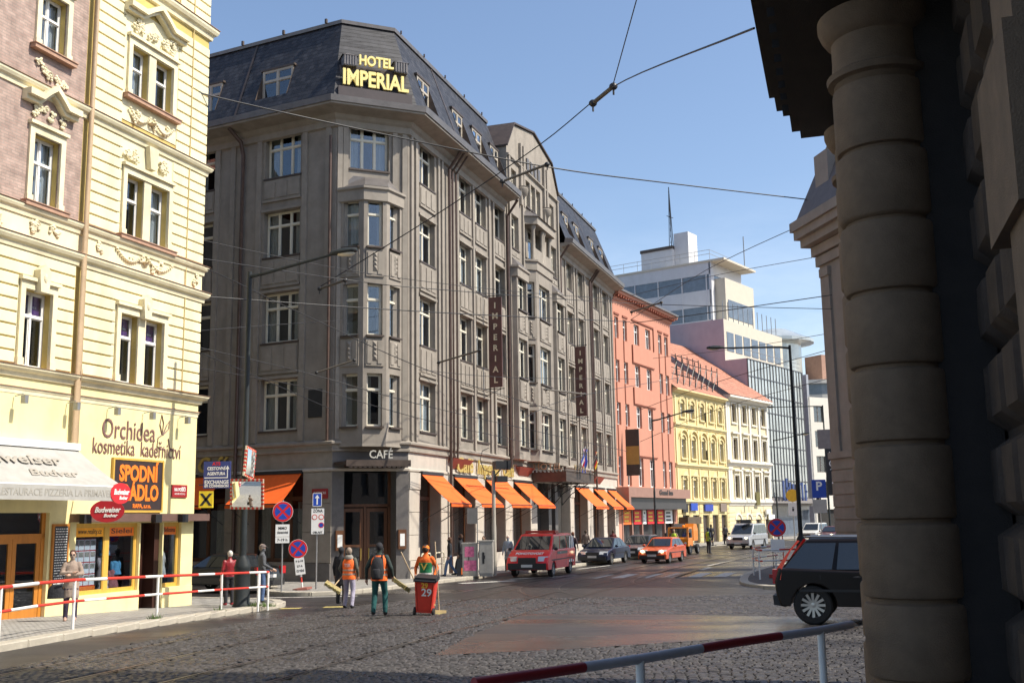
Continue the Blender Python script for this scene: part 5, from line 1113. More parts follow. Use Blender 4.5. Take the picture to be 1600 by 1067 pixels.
for z in (26.2,): q = MB(); q.box(TX + 1.6, TX + 8.8, TY - 1.45, TY - 1.38, z, z + 2.2); q.build('strip_window', SWIN, go)
for k in range(5): q = MB(); q.box(TX + .02 - .08, TX + .06, TY + .5 + k * 3.3, TY + .62 + k * 3.3, 25.9, 31.5); q.build('tower_mullion', MWHITE, go)
q = MB(); q.box(TX, TX + .8, TY - .1, TY + .2, 24.8, 33); q.build('tower_corner', MWHITE, go)
q = MB(); q.box(TX + 2, TX + 6, TY + 6, TY + 10.5, 33.3, 36); q.box(TX + 2.5, TX + 5, TY + 4.0, TY + 6, 33.3, 38); q.build('plant_room', MWHITE, go)
q = MB(); q.box(TX + 1.9, TX + 6.1, TY + 5.95, TY + 10.6, 36, 36.4); q.build('plant_room_roof', METALB, go)
for a in ((0, 0), (.5, 0), (.25, .45)):
    q = MB(); q.tube([(TX + 3 + a[0], TY + 6.6 + a[1], 36.4), (TX + 3.2, TY + 6.8, 44.5)], .06, 4); q.build('mast_leg', BLACK, go)
q = MB()
for i in range(9): z = 37 + i * .8; f = 1 - (z - 36.4) / 8.3; q.tube([(TX + 3.2 - .25 * f, TY + 6.7, z), (TX + 3.2 + .3 * f, TY + 6.9, z + .5)], .03, 4)
q.tube([(TX + 2.4, TY + 6.8, 40.5), (TX + 4.1, TY + 6.8, 40.6)], .05, 4); q.build('mast_bracing', BLACK, go)
q = MB(); q.tube([(TX + 8, TY - 1, 33.3), (TX + 8, TY - 1, 37.6)], .07, 5); q.build('antenna', IRON, go)
q = MB()
for z in (34.0, 34.5): q.tube([(TX, TY, z), (TX, TY + 16, z)], .03, 4); q.tube([(TX, TY, z), (TX + 6, TY, z)], .03, 4)
for k in range(8): q.tube([(TX, TY + k * 2, 33.3), (TX, TY + k * 2, 34.5)], .03, 4)
q.build('tower_rail', IRON, go)
q = MB(); q.lathe([(.1, 0), (.6, .12), (.75, .3)], 12); q.build('satellite_dish', WHITE, go, None, RT(-.3, 8, 0, 18) @ Matrix.Rotation(rad(70), 4, 'Y'))
# --- cream office further on with rounded top storey
fo = thing('far_office', 'far cream office block with square windows past the glass building', 'office building', (36.6, 133.0, 0), rad(90 - 60))
q = MB(); fc = [(.9 + i * 2.6, 2.6 + i * 2.6) for i in range(7)]; fr_ = [(4.6 + i * 3.1, 6.6 + i * 3.1) for i in range(4)]
q.wall(0, 20, 0, 17.0, [(a, b, c, d) for a, b in fc for c, d in fr_] + [(.5, 19, .3, 3.2)], depth=.3); q.build('front_wall', WPL, fo)
q = MB(); q.box(0, 20, .3, 14, 0, 17); q.build('core', DARKIN, fo)
q = MB(); q.box(-.05, .3, 0, 14, 0, 19.8); q.build('side_wall', mat('grey_blue_wall', (.36, .38, .42), .7), fo)
for a, b in fc:
    for c, d in fr_: window(fo, Matrix.Translation((a, .2, c)), b - a, d - c, 2, fm=mat('grey_sash', (.16, .14, .13), .5), sill=False, transom=None, ft=.07)
q = MB(); q.lathe([(9.5, 17.0), (9.5, 17.6), (9.2, 17.6), (9.2, 19.0), (9.7, 19.0), (9.7, 19.5), (2, 19.8)], 28, (9.6, 8.5, 0)); q.build('rounded_storey', WPL, fo)
q = MB(); q.lathe([(9.25, 17.65), (9.25, 18.95)], 28, (9.6, 8.5, 0)); q.build('ribbon_window', SWIN, fo)
q = MB(); q.lathe([(3.5, 19.8), (3.5, 25), (5.2, 25.3), (5.2, 25.7), (2.0, 27.2), (0, 27.6)], 20, (4.6, 10, 0)); q.build('glass_drum', CWALL, fo)
q = MB(); q.box(8, 12, 5, 8, 19.7, 23.5); q.build('chimney_block', mat('chimney_brick', (.33, .2, .15), .9), fo)
# houses closing the view at the end of the street
ch_ = thing('end_house', 'distant pale house closing the end of the street', 'house', (60, 165, 0), rad(10))
q = MB(); ec = [(1 + i * 2.5, 2.2 + i * 2.5) for i in range(10)]; er = [(4 + i * 3.6, 6 + i * 3.6) for i in range(4)]
q.wall(-2, 26, 0, 18.5, [(a, b, c, d) for a, b in ec for c, d in er], depth=.2); q.build('front_wall', MBEI, ch_); q = MB(); q.box(-2, 26, .2, 12, 0, 18.4); q.build('core', DARKIN, ch_)
q = MB(); q.add([(-2.4, -.4, 18.5), (26.4, -.4, 18.5), (26.4, 6, 23), (-2.4, 6, 23)], [(0, 1, 2, 3)]); q.build('roof', RTILE, ch_)
# ------------------------------------------------------------------ right: bank portal beside the camera and the corner block beyond
PST = mat('sandstone', (0.19, 0.128, 0.08), 0.85, 0.18, 3.5, 0.5, 70, dirt=0.22); PSD = mat('shaded_sandstone', (0.062, 0.042, 0.03), 0.85, 0.25, 2.5, 0.5, 60, dirt=0.3); PBL = mat('shade_black_stone', (0.022, 0.017, 0.015), 0.8, 0.25, 2.5, 0.4, 60)  # wall, recess and entablature tones carry the portal's deep shade in their colour
pb = thing('portal_building', 'dark sandstone portal with banded columns and bossed blocks at the right edge', 'building', (0, 0, 0), rad(90 - 17))
def drum_col(x, y, r, z1):
    dz = .72; z = .35; k = 0
    q = MB(); q.lathe([(r * 1.25, 0.1), (r * 1.25, .22), (r * 1.12, .26), (r * 1.15, .33), (r * .9, .36)], 40, (x, y, 0)); q.build('column_base', PST, pb, 35)
    while z + dz < z1 + .3:
        rr = r * (1 - .006 * k); q = MB(); j = rnd.uniform(-.006, .006)
        q.lathe([(rr * .86, z - .01), (rr * .88, z + .03), (rr * .965, z + .045), (rr + j, z + .075), (rr + j, z + dz - .055), (rr * .97, z + dz - .02), (rr * .88, z + dz - .005), (rr * .86, z + dz + .01)], 48, (x, y, 0)); q.build('column_drum', PST, pb, 35); z += dz; k += 1
    q = MB(); q.lathe([(r * .84, z), (r * .9, z + .05), (r * 1.02, z + .07), (r * 1.04, z + .13), (r * .92, z + .17), (r * .9, z + .3), (r * .9, z + .5), (r * 1.0, z + .53), (r * 1.1, z + .6), (r * 1.16, z + .68), (r * 1.16, z + .76), (r * .5, z + .78)], 48, (x, y, 0)); q.build('column_capital', PST, pb, 35)
drum_col(10.99, -.56, .475, 6.7); drum_col(14.35, -.56, .475, 6.7)
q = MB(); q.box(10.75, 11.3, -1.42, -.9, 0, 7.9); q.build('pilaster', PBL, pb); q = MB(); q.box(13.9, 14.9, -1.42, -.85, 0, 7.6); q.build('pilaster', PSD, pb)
# entablature with stepped underside
q = MB(); q.box(7.2, 15.0, -1.3, .30, 7.8, 7.97); q.build('architrave', PBL, pb)
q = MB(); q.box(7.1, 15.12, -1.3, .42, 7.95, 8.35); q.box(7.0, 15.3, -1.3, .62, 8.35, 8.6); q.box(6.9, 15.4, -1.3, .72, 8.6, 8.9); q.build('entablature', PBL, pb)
for i in range(18): q = MB(); x = 7.4 + i * .43; q.box(x, x + .2, .3, .52, 8.12, 8.34); q.build('dentil', PBL, pb)
# main body of the block, its unseen mass added to shade the near railing
q = MB(); q.box(-14, 15.2, -16, -1.45, 0, 19.0); q.build('shading_block_body', PSD, pb)
q = MB(); q.box(-14.3, 15.6, -16.3, -1.0, 19.0, 19.6); q.build('roof_cornice', PSD, pb)  # out of view, tops the added mass
# bossed rustication: staggered blocks with rounded faces
def boss(x0, x1, z0, z1, y, d):
    q = MB(); n = 7; m = 6; vs_ = []; fs = []
    for j in range(m + 1):
        for i in range(n + 1):
            u, v = i / n, j / m; b = min(u, 1 - u, ) * (x1 - x0); c = min(v, 1 - v) * (z1 - z0); e = min(b, c) / .14; h = d * (1 - (1 - min(1, e)) ** 2) if e < 1 else d
            vs_.append((x0 + (x1 - x0) * u, y + h + (rnd.uniform(-.008, .008) if e >= 1 else 0), z0 + (z1 - z0) * v))
    for j in range(m):
        for i in range(n): a = j * (n + 1) + i; fs.append((a + 1, a, a + n + 1, a + n + 2))
    q.add(vs_, fs); q.build('bossed_block', PSD, pb, 50)
for r_ in range(14):
    z0 = .25 + r_ * .76; off = .38 * (r_ % 2)
    for c_ in range(12):
        x0 = 3.2 + c_ * .92 - off
        if x0 > 13.8: continue
        boss(x0 + .03, x0 + .89, z0 + .03, z0 + .73, -1.45, .17)
q = MB(); q.box(6.5, 7.75, -1.45, -1.04, 4.35, 5.45); q.box(6.5, 7.3, -1.45, -1.10, 0.2, 4.35); q.box(6.5, 7.25, -1.45, -1.10, 5.45, 7.4); q.build('window_jamb_block', PST, pb)
# --- corner block across the side street
RBW = mat('grey_beige_render', (0.30, 0.26, 0.225), 0.85, 0.1, 1.5, 0.2, 40, dirt=0.15)
rb = thing('corner_block', 'tall shaded beige corner building with grooved base across the side street', 'building', (17.0, 38.0, 0), math.atan2(12, -2.3))
LB = math.hypot(2.3, 12)
q = MB(); rh = [(a, a + 1.1, c, c + 2.0) for a in (1.2, 4.2, 7.2) for c in (5.6, 9.6, 12.9)]
q.M = Matrix.Diagonal((1, -1, 1, 1)); q.wall(0, LB, 0, 15.2, rh, depth=.25); w_ = q.build('side_wall', RBW, rb); w_.data.flip_normals()
q = MB(); q.box(0, LB - .05, -16, -.26, 0, 15.2); q.build('core', DARKIN, rb)
q = MB(); q.box(LB - .3, LB, -18, -.01, 0, 15.2); q.build('street_wall', RBW, rb)
for a, b, c, d in rh: window(rb, Matrix.Translation((b, -.2, c)) @ Matrix.Rotation(math.pi, 4, 'Z'), b - a, d - c, 2, fm=FRAMEW, sill=False)
for i in range(9): 
    z = .1 + i * .56; q = MB(); q.box(0, LB - .01, 0, .06, z + .03, z + .53); q.build('base_course', RBW, rb)
q = MB(); q.box(0, LB + .05, 0, .16, 5.1, 5.4); q.build('string_course', RBW, rb)
for x in (LB - .7, LB - 3.2, LB - 6.0, LB - 8.9): q = MB(); q.box(x - .35, x + .35, 0, .12, 5.4, 14.0); q.box(x - .42, x + .42, 0, .2, 13.6, 14.0); q.build('pilaster', RBW, rb)
for z, o in ((14.2, .15), (14.7, .3), (15.2, .7), (15.6, .95), (16.0, 1.1)): q = MB(); q.box(0, LB + o * .6, -.1, o, z, z + .45); q.build('cornice', RBW, rb)
q = MB(); q.add([(0, .9, 16.4), (LB + .5, .9, 16.4), (LB - .4, -.9, 20.8), (0, -.9, 20.8), (LB + .5, -14, 16.4), (LB - .4, -14, 20.8)], [(1, 0, 3, 2), (4, 1, 2, 5)]); q.box(0, LB - .4, -14, -.9, 20.6, 20.9); q.build('mansard_roof', mat('dark_roof_sheet', (.13, .11, .105), .6, .2), rb)
q = MB(); q.box(LB - 2.0, LB - .7, -1.0, .3, 17.0, 19.4); q.build('roof_dormer', RBW, rb)

# unseen houses added along the two side streets to darken the window reflections
ds = Vector((-.896, .445))
OCH = mat('ochre_house', (.50, .42, .27), .85, .1, 2)
a_ = math.atan2(ds.y, ds.x)
t = thing('side_reflection_house', 'unseen ochre house added behind the yellow corner house for window reflections', 'house', (-10.078 + ds.x * 14.3, 34.184 + ds.y * 14.3, 0), a_)
hs = [(1.2 + i * 2.6, 2.4 + i * 2.6, 1.2 + 3.6 * j, 3.3 + 3.6 * j) for i in range(12) for j in range(5)]
q = MB(Matrix.Diagonal((1, -1, 1, 1))); q.wall(0, 34, 0, 20, hs, depth=.2); w_ = q.build('front_wall', OCH, t); w_.data.flip_normals()
q = MB(); q.box(.02, 33.98, 0.2 - 10.2, -.2, 0, 20); q.build('core', DARKIN, t)
q = MB(); q.add([(-.2, .3, 20), (34.2, .3, 20), (34.2, -5, 23.5), (-.2, -5, 23.5), (34.2, -10, 20), (-.2, -10, 20)], [(3, 2, 1, 0), (5, 4, 2, 3)]); q.build('roof', MATS['red_roof_tiles'], t)
t = thing('cross_reflection_house', 'unseen brown house added beyond the portal for window reflections', 'house', (21.5, 9.0, 0), rad(-17))
q = MB(Matrix.Diagonal((1, -1, 1, 1))); q.wall(0, 34, 0, 17, [h for h in hs if h[3] < 16.5], depth=.2); w_ = q.build('front_wall', mat('brown_house', (.16, .12, .09), .85, .1, 2), t); w_.data.flip_normals()
q = MB(); q.box(.02, 33.98, -10, -.2, 0, 17); q.build('core', DARKIN, t)
# ------------------------------------------------------------------ street furniture
def lamp(name, label, x, y, ang, H=11.0, arm=3.3, rise=.35, base=True, rbase=.235, cat='street lamp', m=None, r0=.095):
    m = m or DGREEN; t = thing(name, label, cat, (x, y, .12 + gz(y)), ang)
    if base:
        q = MB(); q.lathe([(rbase * 1.12, 0), (rbase * 1.12, .08), (rbase, .12), (rbase, 1.1), (rbase * 1.05, 1.14), (rbase * .97, 1.2), (rbase * .8, 1.36), (rbase * .5, 1.46), (.11, 1.5)], 20); q.build('base', m, t, 35)
    q = MB(); q.lathe([(r0 * 1.15, 1.45 if base else 0), (r0 * 1.05, H * .45), (r0 * .85, H * .46), (r0 * .7, H), (0, H)], 14); q.build('pole', m, t, 35)
    q = MB(); q.tube([(0, 0, H - .15), (.5, 0, H - .08), (arm, 0, H + rise)], [.06, .055, .04], 8); q.build('arm', m, t, 40)
    q = MB(); q.M = Matrix.Translation((arm, 0, H + rise)) @ Matrix.Rotation(-math.atan2(rise, arm) * .6, 4, 'Y')
    vs_ = []; n = 10
    for i in range(n + 1):
        u = i / n; w = .05 + .13 * math.sin(math.pi * min(1, u * .75 + .12)); h = .05 + .07 * math.sin(math.pi * min(1, u * .8 + .1))
        if u > .95: w *= .55
        for a in range(10): an = 6.2832 * a / 10; vs_.append((-.05 + .85 * u, w * math.cos(an), .02 + h * max(-.45, math.sin(an))))
    fs = [(i * 10 + a, i * 10 + (a + 1) % 10, (i + 1) * 10 + (a + 1) % 10, (i + 1) * 10 + a) for i in range(n) for a in range(10)] + [tuple(range(9, -1, -1)), tuple(range(n * 10, n * 10 + 10))]
    q.add(vs_, fs); hd = q.build('lamp_head', m, t, 40)
    q = MB(); q.M = Matrix.Translation((arm + .45, 0, H + rise - .02)); q.ball((0, 0, 0), .3, .12, .08, 10, 6); q.build('lens', mat('lamp_lens', (.55, .5, .4), .2), hd, 50)
    return t
lamp('street_lamp', 'tall dark lamp post with thick base behind the red and white railing', -8.09, 32.5, rad(-14), H=10.1, arm=2.75)
lamp('street_lamp', 'tall dark lamp post in shade on the far right pavement corner', 13.9, 53.2, rad(180 - 8), H=10.85, rise=-.02)
lamp('street_lamp', 'slim lamp post before the salmon house shopfront', 9.9, 76.8, rad(-20), H=9.4, arm=2.3, base=False, r0=.07)
lamp('street_lamp', 'slim distant lamp post in front of the pilaster house', 27.2, 112.8, rad(-30), H=10.3, arm=3.0, base=False, r0=.08)
lamp('street_lamp', 'distant lamp post with arm to the left beside the corner block', 33.2, 115, rad(165), H=14, arm=5, rise=0, base=False, r0=.1)
# signs
def disc(q, r, y0, y1, n=24, cz=0.0):
    q.add([(r * math.cos(6.2832 * i / n), y, cz + r * math.sin(6.2832 * i / n)) for y in (y0, y1) for i in range(n)], [tuple(range(n)), tuple(range(2 * n - 1, n - 1, -1))] + [(i + n, (i + 1) % n + n, (i + 1) % n, i) for i in range(n)])
def no_stop(parent, M, r=.33):
    q = MB(); disc(q, r, -.012, .0); o = q.build('no_stopping_disc', SIGNRED, parent, None, M)
    q = MB(); disc(q, r * 1.03, -.009, -.003); q.build('disc_rim', SIGNWHITE, o)
    n = 9
    for k in range(4):
        a0 = math.pi / 4 + k * math.pi / 2 + .16; a1 = a0 + math.pi / 2 - .32; q = MB(); pts = [(0.10 * r * math.cos((a0 + a1) / 2) * 1.4, 0.10 * r * math.sin((a0 + a1) / 2) * 1.4)] + [(r * .8 * math.cos(a0 + (a1 - a0) * i / n), r * .8 * math.sin(a0 + (a1 - a0) * i / n)) for i in range(n + 1)]
        q.add([(x, -.014, z) for x, z in pts], [tuple(range(len(pts)))]); q.build('blue_quarter', SIGNBLUE, o)
    return o
def plate(parent, M, w, h, m, lines=(), name='plate', edge=None):
    q = MB(); q.box(-w / 2, w / 2, -.01, 0, -h / 2, h / 2); o = q.build(name, m, parent, None, M)
    if edge: 
        q = MB(); e = .018
        q.box(-w / 2, w / 2, -.013, -.011, h / 2 - e, h / 2); q.box(-w / 2, w / 2, -.013, -.011, -h / 2, -h / 2 + e); q.box(-w / 2, -w / 2 + e, -.013, -.011, -h / 2, h / 2); q.box(w / 2 - e, w / 2, -.013, -.011, -h / 2, h / 2); q.build('plate_edge', edge, o)
    for txt, z, sz, wd in lines: text('plate_lettering', txt, sz, BLACK, o, Matrix.Translation((0, -.013, z)), width=wd, depth=.002, bold=.003)
    return o
def post(t, H, r=.03, m=None, z0=0.0): q = MB(); q.tube([(0, .03, z0), (0, .03, H)], r, 8); return q.build('post', m or IRON, t, 40)
s1 = thing('traffic_sign', 'no stopping sign with white plates on straight pole near hotel side', 'traffic sign', (-8.5, 39.9, .12), rad(12)); post(s1, 3.3)
no_stop(s1, Matrix.Translation((0, -.03, 2.88)), .36); plate(s1, Matrix.Translation((0, -.03, 2.2)), .5, .44, SIGNWHITE, (('MIMO', .08, .14, .3), ('ZÁSOBOVÁNÍ', -.08, .1, .4))); plate(s1, Matrix.Translation((0, -.03, 1.86)), .5, .22, SIGNWHITE, (('7-19 h', 0, .13, .36),))
s2 = thing('temporary_sign', 'leaning portable no stopping sign on red striped post and rubber foot', 'traffic sign', (-7.95, 41.0, .12), rad(8)); s2.rotation_euler = (0, rad(-7), rad(8))
q = MB(); q.lathe([(.36, 0), (.36, .08), (.1, .1), (0, .1)], 6); q.build('foot', mat('rubber_foot', (.25, .09, .07), .8), s2)
for i in range(7): q = MB(); q.tube([(0, .03, .08 + i * .2), (0, .03, .28 + i * .2)], .035, 8); q.build('post_band', RED if i % 2 else WHITE, s2, 40)
q = MB(); q.tube([(0, .03, 1.4), (0, .03, 1.8)], .03, 8); q.build('post', IRON, s2, 40)
no_stop(s2, Matrix.Translation((0, -.03, 1.52)), .34); plate(s2, Matrix.Translation((0, -.03, .88)), .36, .62, SIGNWHITE, (('P 6-18', .18, .1, .26), ('27.4.', 0, .1, .22), ('ČIŠTĚNÍ', -.18, .1, .28)))
s3 = thing('traffic_sign', 'tall pole with blue arrow sign and white zone plate by the cafe corner', 'traffic sign', (-7.5, 41.3, .12), rad(10)); post(s3, 3.55)
ar_ = plate(s3, Matrix.Translation((0, -.03, 3.32)), .34, .5, SIGNBLUE, edge=SIGNWHITE); q = MB(); q.box(-.025, .025, -.015, -.012, -.18, .08); q.add([(-.09, -.014, .06), (.09, -.014, .06), (0, -.014, .19)], [(0, 1, 2)]); q.build('arrow', SIGNWHITE, ar_)
zp = plate(s3, Matrix.Translation((.03, -.03, 2.52)), .52, 1.0, SIGNWHITE, (('ZÓNA', .38, .16, .36), ('OBLAST', -.42, .1, .36)), edge=BLACK)
for x, z in ((-.12, .15), (.13, .15), (.13, -.15)):
    q = MB(); disc(q, .105, -.014, -.011, 16, z); q.M = Matrix.Identity(4); o = q.build('small_disc', RED if z > 0 else SIGNRED, zp); o.location.x = x
    q = MB(); disc(q, .075, -.016, -.0145, 16, z); o = q.build('small_disc_face', SIGNWHITE if z > 0 else SIGNBLUE, zp); o.location.x = x
# traffic mirrors on the lamp's own mast
mm = thing('traffic_mirror', 'rectangular traffic mirror with red and white border, turned to the street', 'mirror', (-7.93, 32.15, .17), rad(4))
def mirror(t, M, w, h, nx, nz):
    q = MB(); q.box(-w / 2, w / 2, 0, .05, -h / 2, h / 2); b = q.build('mirror_back', mat('mirror_cream', (.72, .64, .45), .5), t, None, M)
    q = MB(); n = 10; vs_ = []; fs = []
    for j in range(n + 1):
        for i in range(n + 1): u, v = i / n - .5, j / n - .5; vs_.append((u * (w - .14), -.012 - .05 * (.5 - u * u - v * v), v * (h - .14)))
    for j in range(n):
        for i in range(n): a = j * (n + 1) + i; fs.append((a, a + 1, a + n + 2, a + n + 1))
    q.add(vs_, fs); q.build('mirror_glass', mat('mirror_silver', (.85, .87, .88), .03, .02, metal=1.0), b, 60)
    for i in range(nx):
        for zz in (-1, 1): q = MB(); x = -w / 2 + (i + .5) * w / nx; q.box(x - w / nx * .25, x + w / nx * .25, -.014, .052, zz * (h / 2 - .035) - .033, zz * (h / 2 - .035) + .04); q.build('red_dash', RED, b)
    for i in range(nz):
        for xx in (-1, 1): q = MB(); z = -h / 2 + .1 + (i + .5) * (h - .2) / nz; q.box(xx * (w / 2 - .035) - .04, xx * (w / 2 - .035) + .04, -.013, .051, z - h / nz * .2, z + h / nz * .2); q.build('red_dash', RED, b)
mirror(mm, Matrix.Translation((0, 0, 3.28)) @ Matrix.Rotation(rad(7), 4, 'X') @ Matrix.Rotation(rad(-10), 4, 'Z'), 1.02, .89, 8, 6)
q = MB(); q.tube([(-.22, .5, 3.0), (-.05, .1, 3.3)], .03); q.tube([(-.22, .5, 3.9), (-.05, .1, 3.6)], .03); q.build('bracket', IRON, mm)
m2 = thing('traffic_mirror', 'narrow side-on traffic mirror above the striped rectangular one', 'mirror', (-7.86, 32.2, .17), rad(80)); 
mirror(m2, Matrix.Translation((0, 0, 4.2)) @ Matrix.Rotation(rad(10), 4, 'Y'), .7, .9, 6, 6)
q = MB(); q.tube([(.1, .05, 3.9), (.3, .4, 3.7)], .025); q.build('bracket', IRON, m2)
# railings
def railing(name, label, pts, posts, h=1.05, r=.034, stripe=1.1, base=None, mids=True, gap=.42, phase=0, ms=None, bands=None):
    t = thing(name, label, 'railing', (pts[0][0], pts[0][1], .12 + gz(pts[0][1]))); O = Vector((pts[0][0], pts[0][1])); zo = lambda p: (gz(p.y + O.y) - gz(O.y))
    P = [Vector(p) - O for p in pts]; seg = [0]
    for i in range(1, len(P)): seg.append(seg[-1] + (P[i] - P[i - 1]).length)
    def at(d):
        for i in range(1, len(seg)):
            if seg[i] >= d - 1e-6: return P[i - 1].lerp(P[i], (d - seg[i - 1]) / max(1e-9, seg[i] - seg[i - 1]))
        return P[-1]
    ms = ms or (RED, WHITE)
    for z in ((h, h - gap) if mids else (h,)):
        d = 0; k = phase
        while d < seg[-1] - .01:
            L = (bands[min(k, len(bands) - 1)] if bands else stripe * (2.0 if k % 2 == 0 else 1.0)); e = min(seg[-1], d + L); cut = [d] + [x for x in seg if d < x < e] + [e]
            q = MB(); q.tube([(*at(x), z + zo(at(x))) for x in cut], r if z == h else r * .85, 10); q.build('rail_band', ms[0] if k % 2 == 0 else ms[1], t, 40); d = e; k += 1
    for d in posts: q = MB(); p = at(d); q.tube([(p.x, p.y, -.1 + zo(p)), (p.x, p.y, h + zo(p))], r * .95, 10); q.build('post', WHITE, t, 40)
    return t
railing('railing', 'red and white street railing along the kerb before the yellow house', [(-9.75, 15.2), (-9.15, 19.6), (-8.97, 22.35), (-8.57, 26.33), (-7.98, 29.82), (-7.26, 32.25), (-7.7, 32.9)], [.1, 4.4, 7.2, 11.2, 14.74, 16.7, 17.28, 17.98], phase=0, stripe=.95, h=1.0)
railing('railing', 'near red and white railing in shade beside the stone column', [(-.29, 7.48), (.95, 8.6), (1.9, 9.6), (2.88, 10.49), (3.32, 10.98)], [0.1, 1.67, 4.37], h=.98, r=.038, mids=False, bands=(1.05, 1.45, 1.2, 9), phase=0, ms=(mat('rail_shade_red', (.30, .02, .025), .5), mat('rail_shade_white', (.50, .48, .50), .5)))  # darker copies of the band paints, shade on the railing put into the colour
railing('railing', 'low white and red railing on the shaded pavement corner island', [(12.8, 44.9), (9.55, 43.0), (10.0, 46.2), (11.8, 49.4)], [.05, 3.8, 6.8, 10.4], h=1.12, r=.035, phase=1, stripe=.9)
s4 = thing('temporary_sign', 'round no stopping sign with white plate on the shaded corner island', 'traffic sign', (10.55, 44.0, .12), rad(-12)); 
no_stop(s4, Matrix.Translation((0, -.03, 1.98)), .36); plate(s4, Matrix.Translation((0, -.03, 1.27)), .55, .5, SIGNWHITE)
for x in (-.2, .2): q = MB(); q.tube([(x, .02, 0), (x, .02, 2.0)], .022, 6); q.build('post', RED if x > 0 else IRON, s4)
q = MB(); q.box(-.4, .8, -.25, .25, 0, .14); q.build('foot', mat('red_foot', (.35, .04, .03), .7), s4)
# grey electric cabinets, post with board, camera pole
for x, y, w, h, lab, m in ((-1.30, 48.9, .62, 1.52, 'tall pale grey electric cabinet with bright side beside the camera pole', 0), (-2.02, 49.0, .66, 1.42, 'grey electric cabinet with pink posters stuck on its front', 1)):
    t = thing('electric_cabinet', lab, 'cabinet', (x, y, .12), rad(-18 + 14)); mt = mat('cabinet_grey', (.42, .40, .36), .6, .12, 4, dirt=.15)
    q = MB(); q.box(-w / 2, w / 2, -.2, .25, .08, h); q.box(-w / 2 - .03, w / 2 + .03, -.23, .28, h, h + .05); q.box(-w / 2 + .02, w / 2 - .02, -.18, .23, 0, .08); q.build('body', mt, t)
    q = MB(); q.box(-w / 2 + .04, -.01, -.212, -.2, .14, h - .06); q.box(.01, w / 2 - .04, -.212, -.2, .14, h - .06); q.build('doors', mt, t)
    q = MB(); q.box(-.06, -.03, -.225, -.212, h * .5, h * .6); q.build('handle', BLACK, t)
    if m:
        for x0, z0, w_, h_ in ((-.22, .85, .42, .45), (-.26, .25, .56, .45)): q = MB(); q.box(x0, x0 + w_, -.218, -.213, z0, z0 + h_); q.build('pink_poster', mat('pink_paper', (.66, .16, .30), .7, .5, 8), t)
    else:
        q = MB(); q.box(-.16, -.06, -.218, -.213, .55, 1.05); q.build('dark_vent', BLACK, t)
t = thing('camera_pole', 'pale pole with boxy traffic camera and lights on top', 'camera pole', (-.95, 49.6, .12)); q = MB(); q.lathe([(.11, 0), (.10, 2.2), (.09, 2.25), (.085, 4.7), (0, 4.72)], 14); q.build('pole', mat('pole_beige', (.40, .37, .31), .5, .15), t, 35)
q = MB(); q.M = RT(.3, -.1, rad(25), 4.75); q.box(-.28, .3, -.2, .2, -.02, .36); q.box(.3, .45, -.24, .24, -.04, .4); q.build('camera_housing', BLACK, t); q = MB(); q.M = RT(.35, -.05, rad(25), 4.15); q.box(-.26, .25, -.17, .17, 0, .28); q.tube([(-.3, 0, .3), (0, 0, .6)], .03); q.build('flash_unit', BLACK, t)
q = MB(); q.tube([(-.1, 0, 4.6), (-.45, .1, 4.75), (-.6, .1, 5.2), (-.5, .15, 5.6), (-.2, .3, 5.75)], .02, 6); q.build('cable', BLACK, t)
t = thing('notice_board', 'thin post with grey notice board between the cabinets and the hotel', 'notice board', (-1.68, 48.7, .12)); post(t, 3.1, .025); q = MB(); q.box(-.45, .02, -.02, .0, 2.3, 3.0); q.build('board', mat('board_grey', (.20, .19, .18), .6), t)
# barrier hoops by the hotel wall
for i, (x, y) in enumerate(((-3.9, 47.9), (-3.4, 49.3), (-.25, 53.2), (.3, 54.4))):
    t = thing('hoop_barrier', ['cream hoop barrier at the cafe wall, nearest the corner', 'cream hoop barrier at the cafe wall behind the walkers in black', 'cream hoop barrier in front of the red van, nearer one', 'cream hoop barrier in front of the red van, farther one'][i], 'barrier', (x, y, .12), rad(71), group='hoop barriers by the hotel')
    q = MB(); q.tube([(-.5, 0, 0), (-.5, 0, .95), (-.42, 0, 1.05), (.42, 0, 1.05), (.5, 0, .95), (.5, 0, 0)], .03, 8); q.tube([(-.5, 0, .55), (.5, 0, .55)], .022, 8); q.build('hoop', mat('hoop_cream', (.72, .66, .5), .5), t, 40)
# planters with bushes at the cafe wall
# litter and A-board
t = thing('a_board', 'orange and black leaning advertising board behind the pink poster cabinet', 'advertising board', (-2.35, 49.5, .12), rad(0)); q = MB(); q.M = Matrix.Rotation(rad(-10), 4, 'X'); q.box(-.3, .3, -.02, .02, 0, .75); q.build('board', BLACK, t); q = MB(); q.M = Matrix.Rotation(rad(-10), 4, 'X'); q.box(-.1, .28, -.026, -.021, .05, .35); q.build('orange_print', SORA, t)
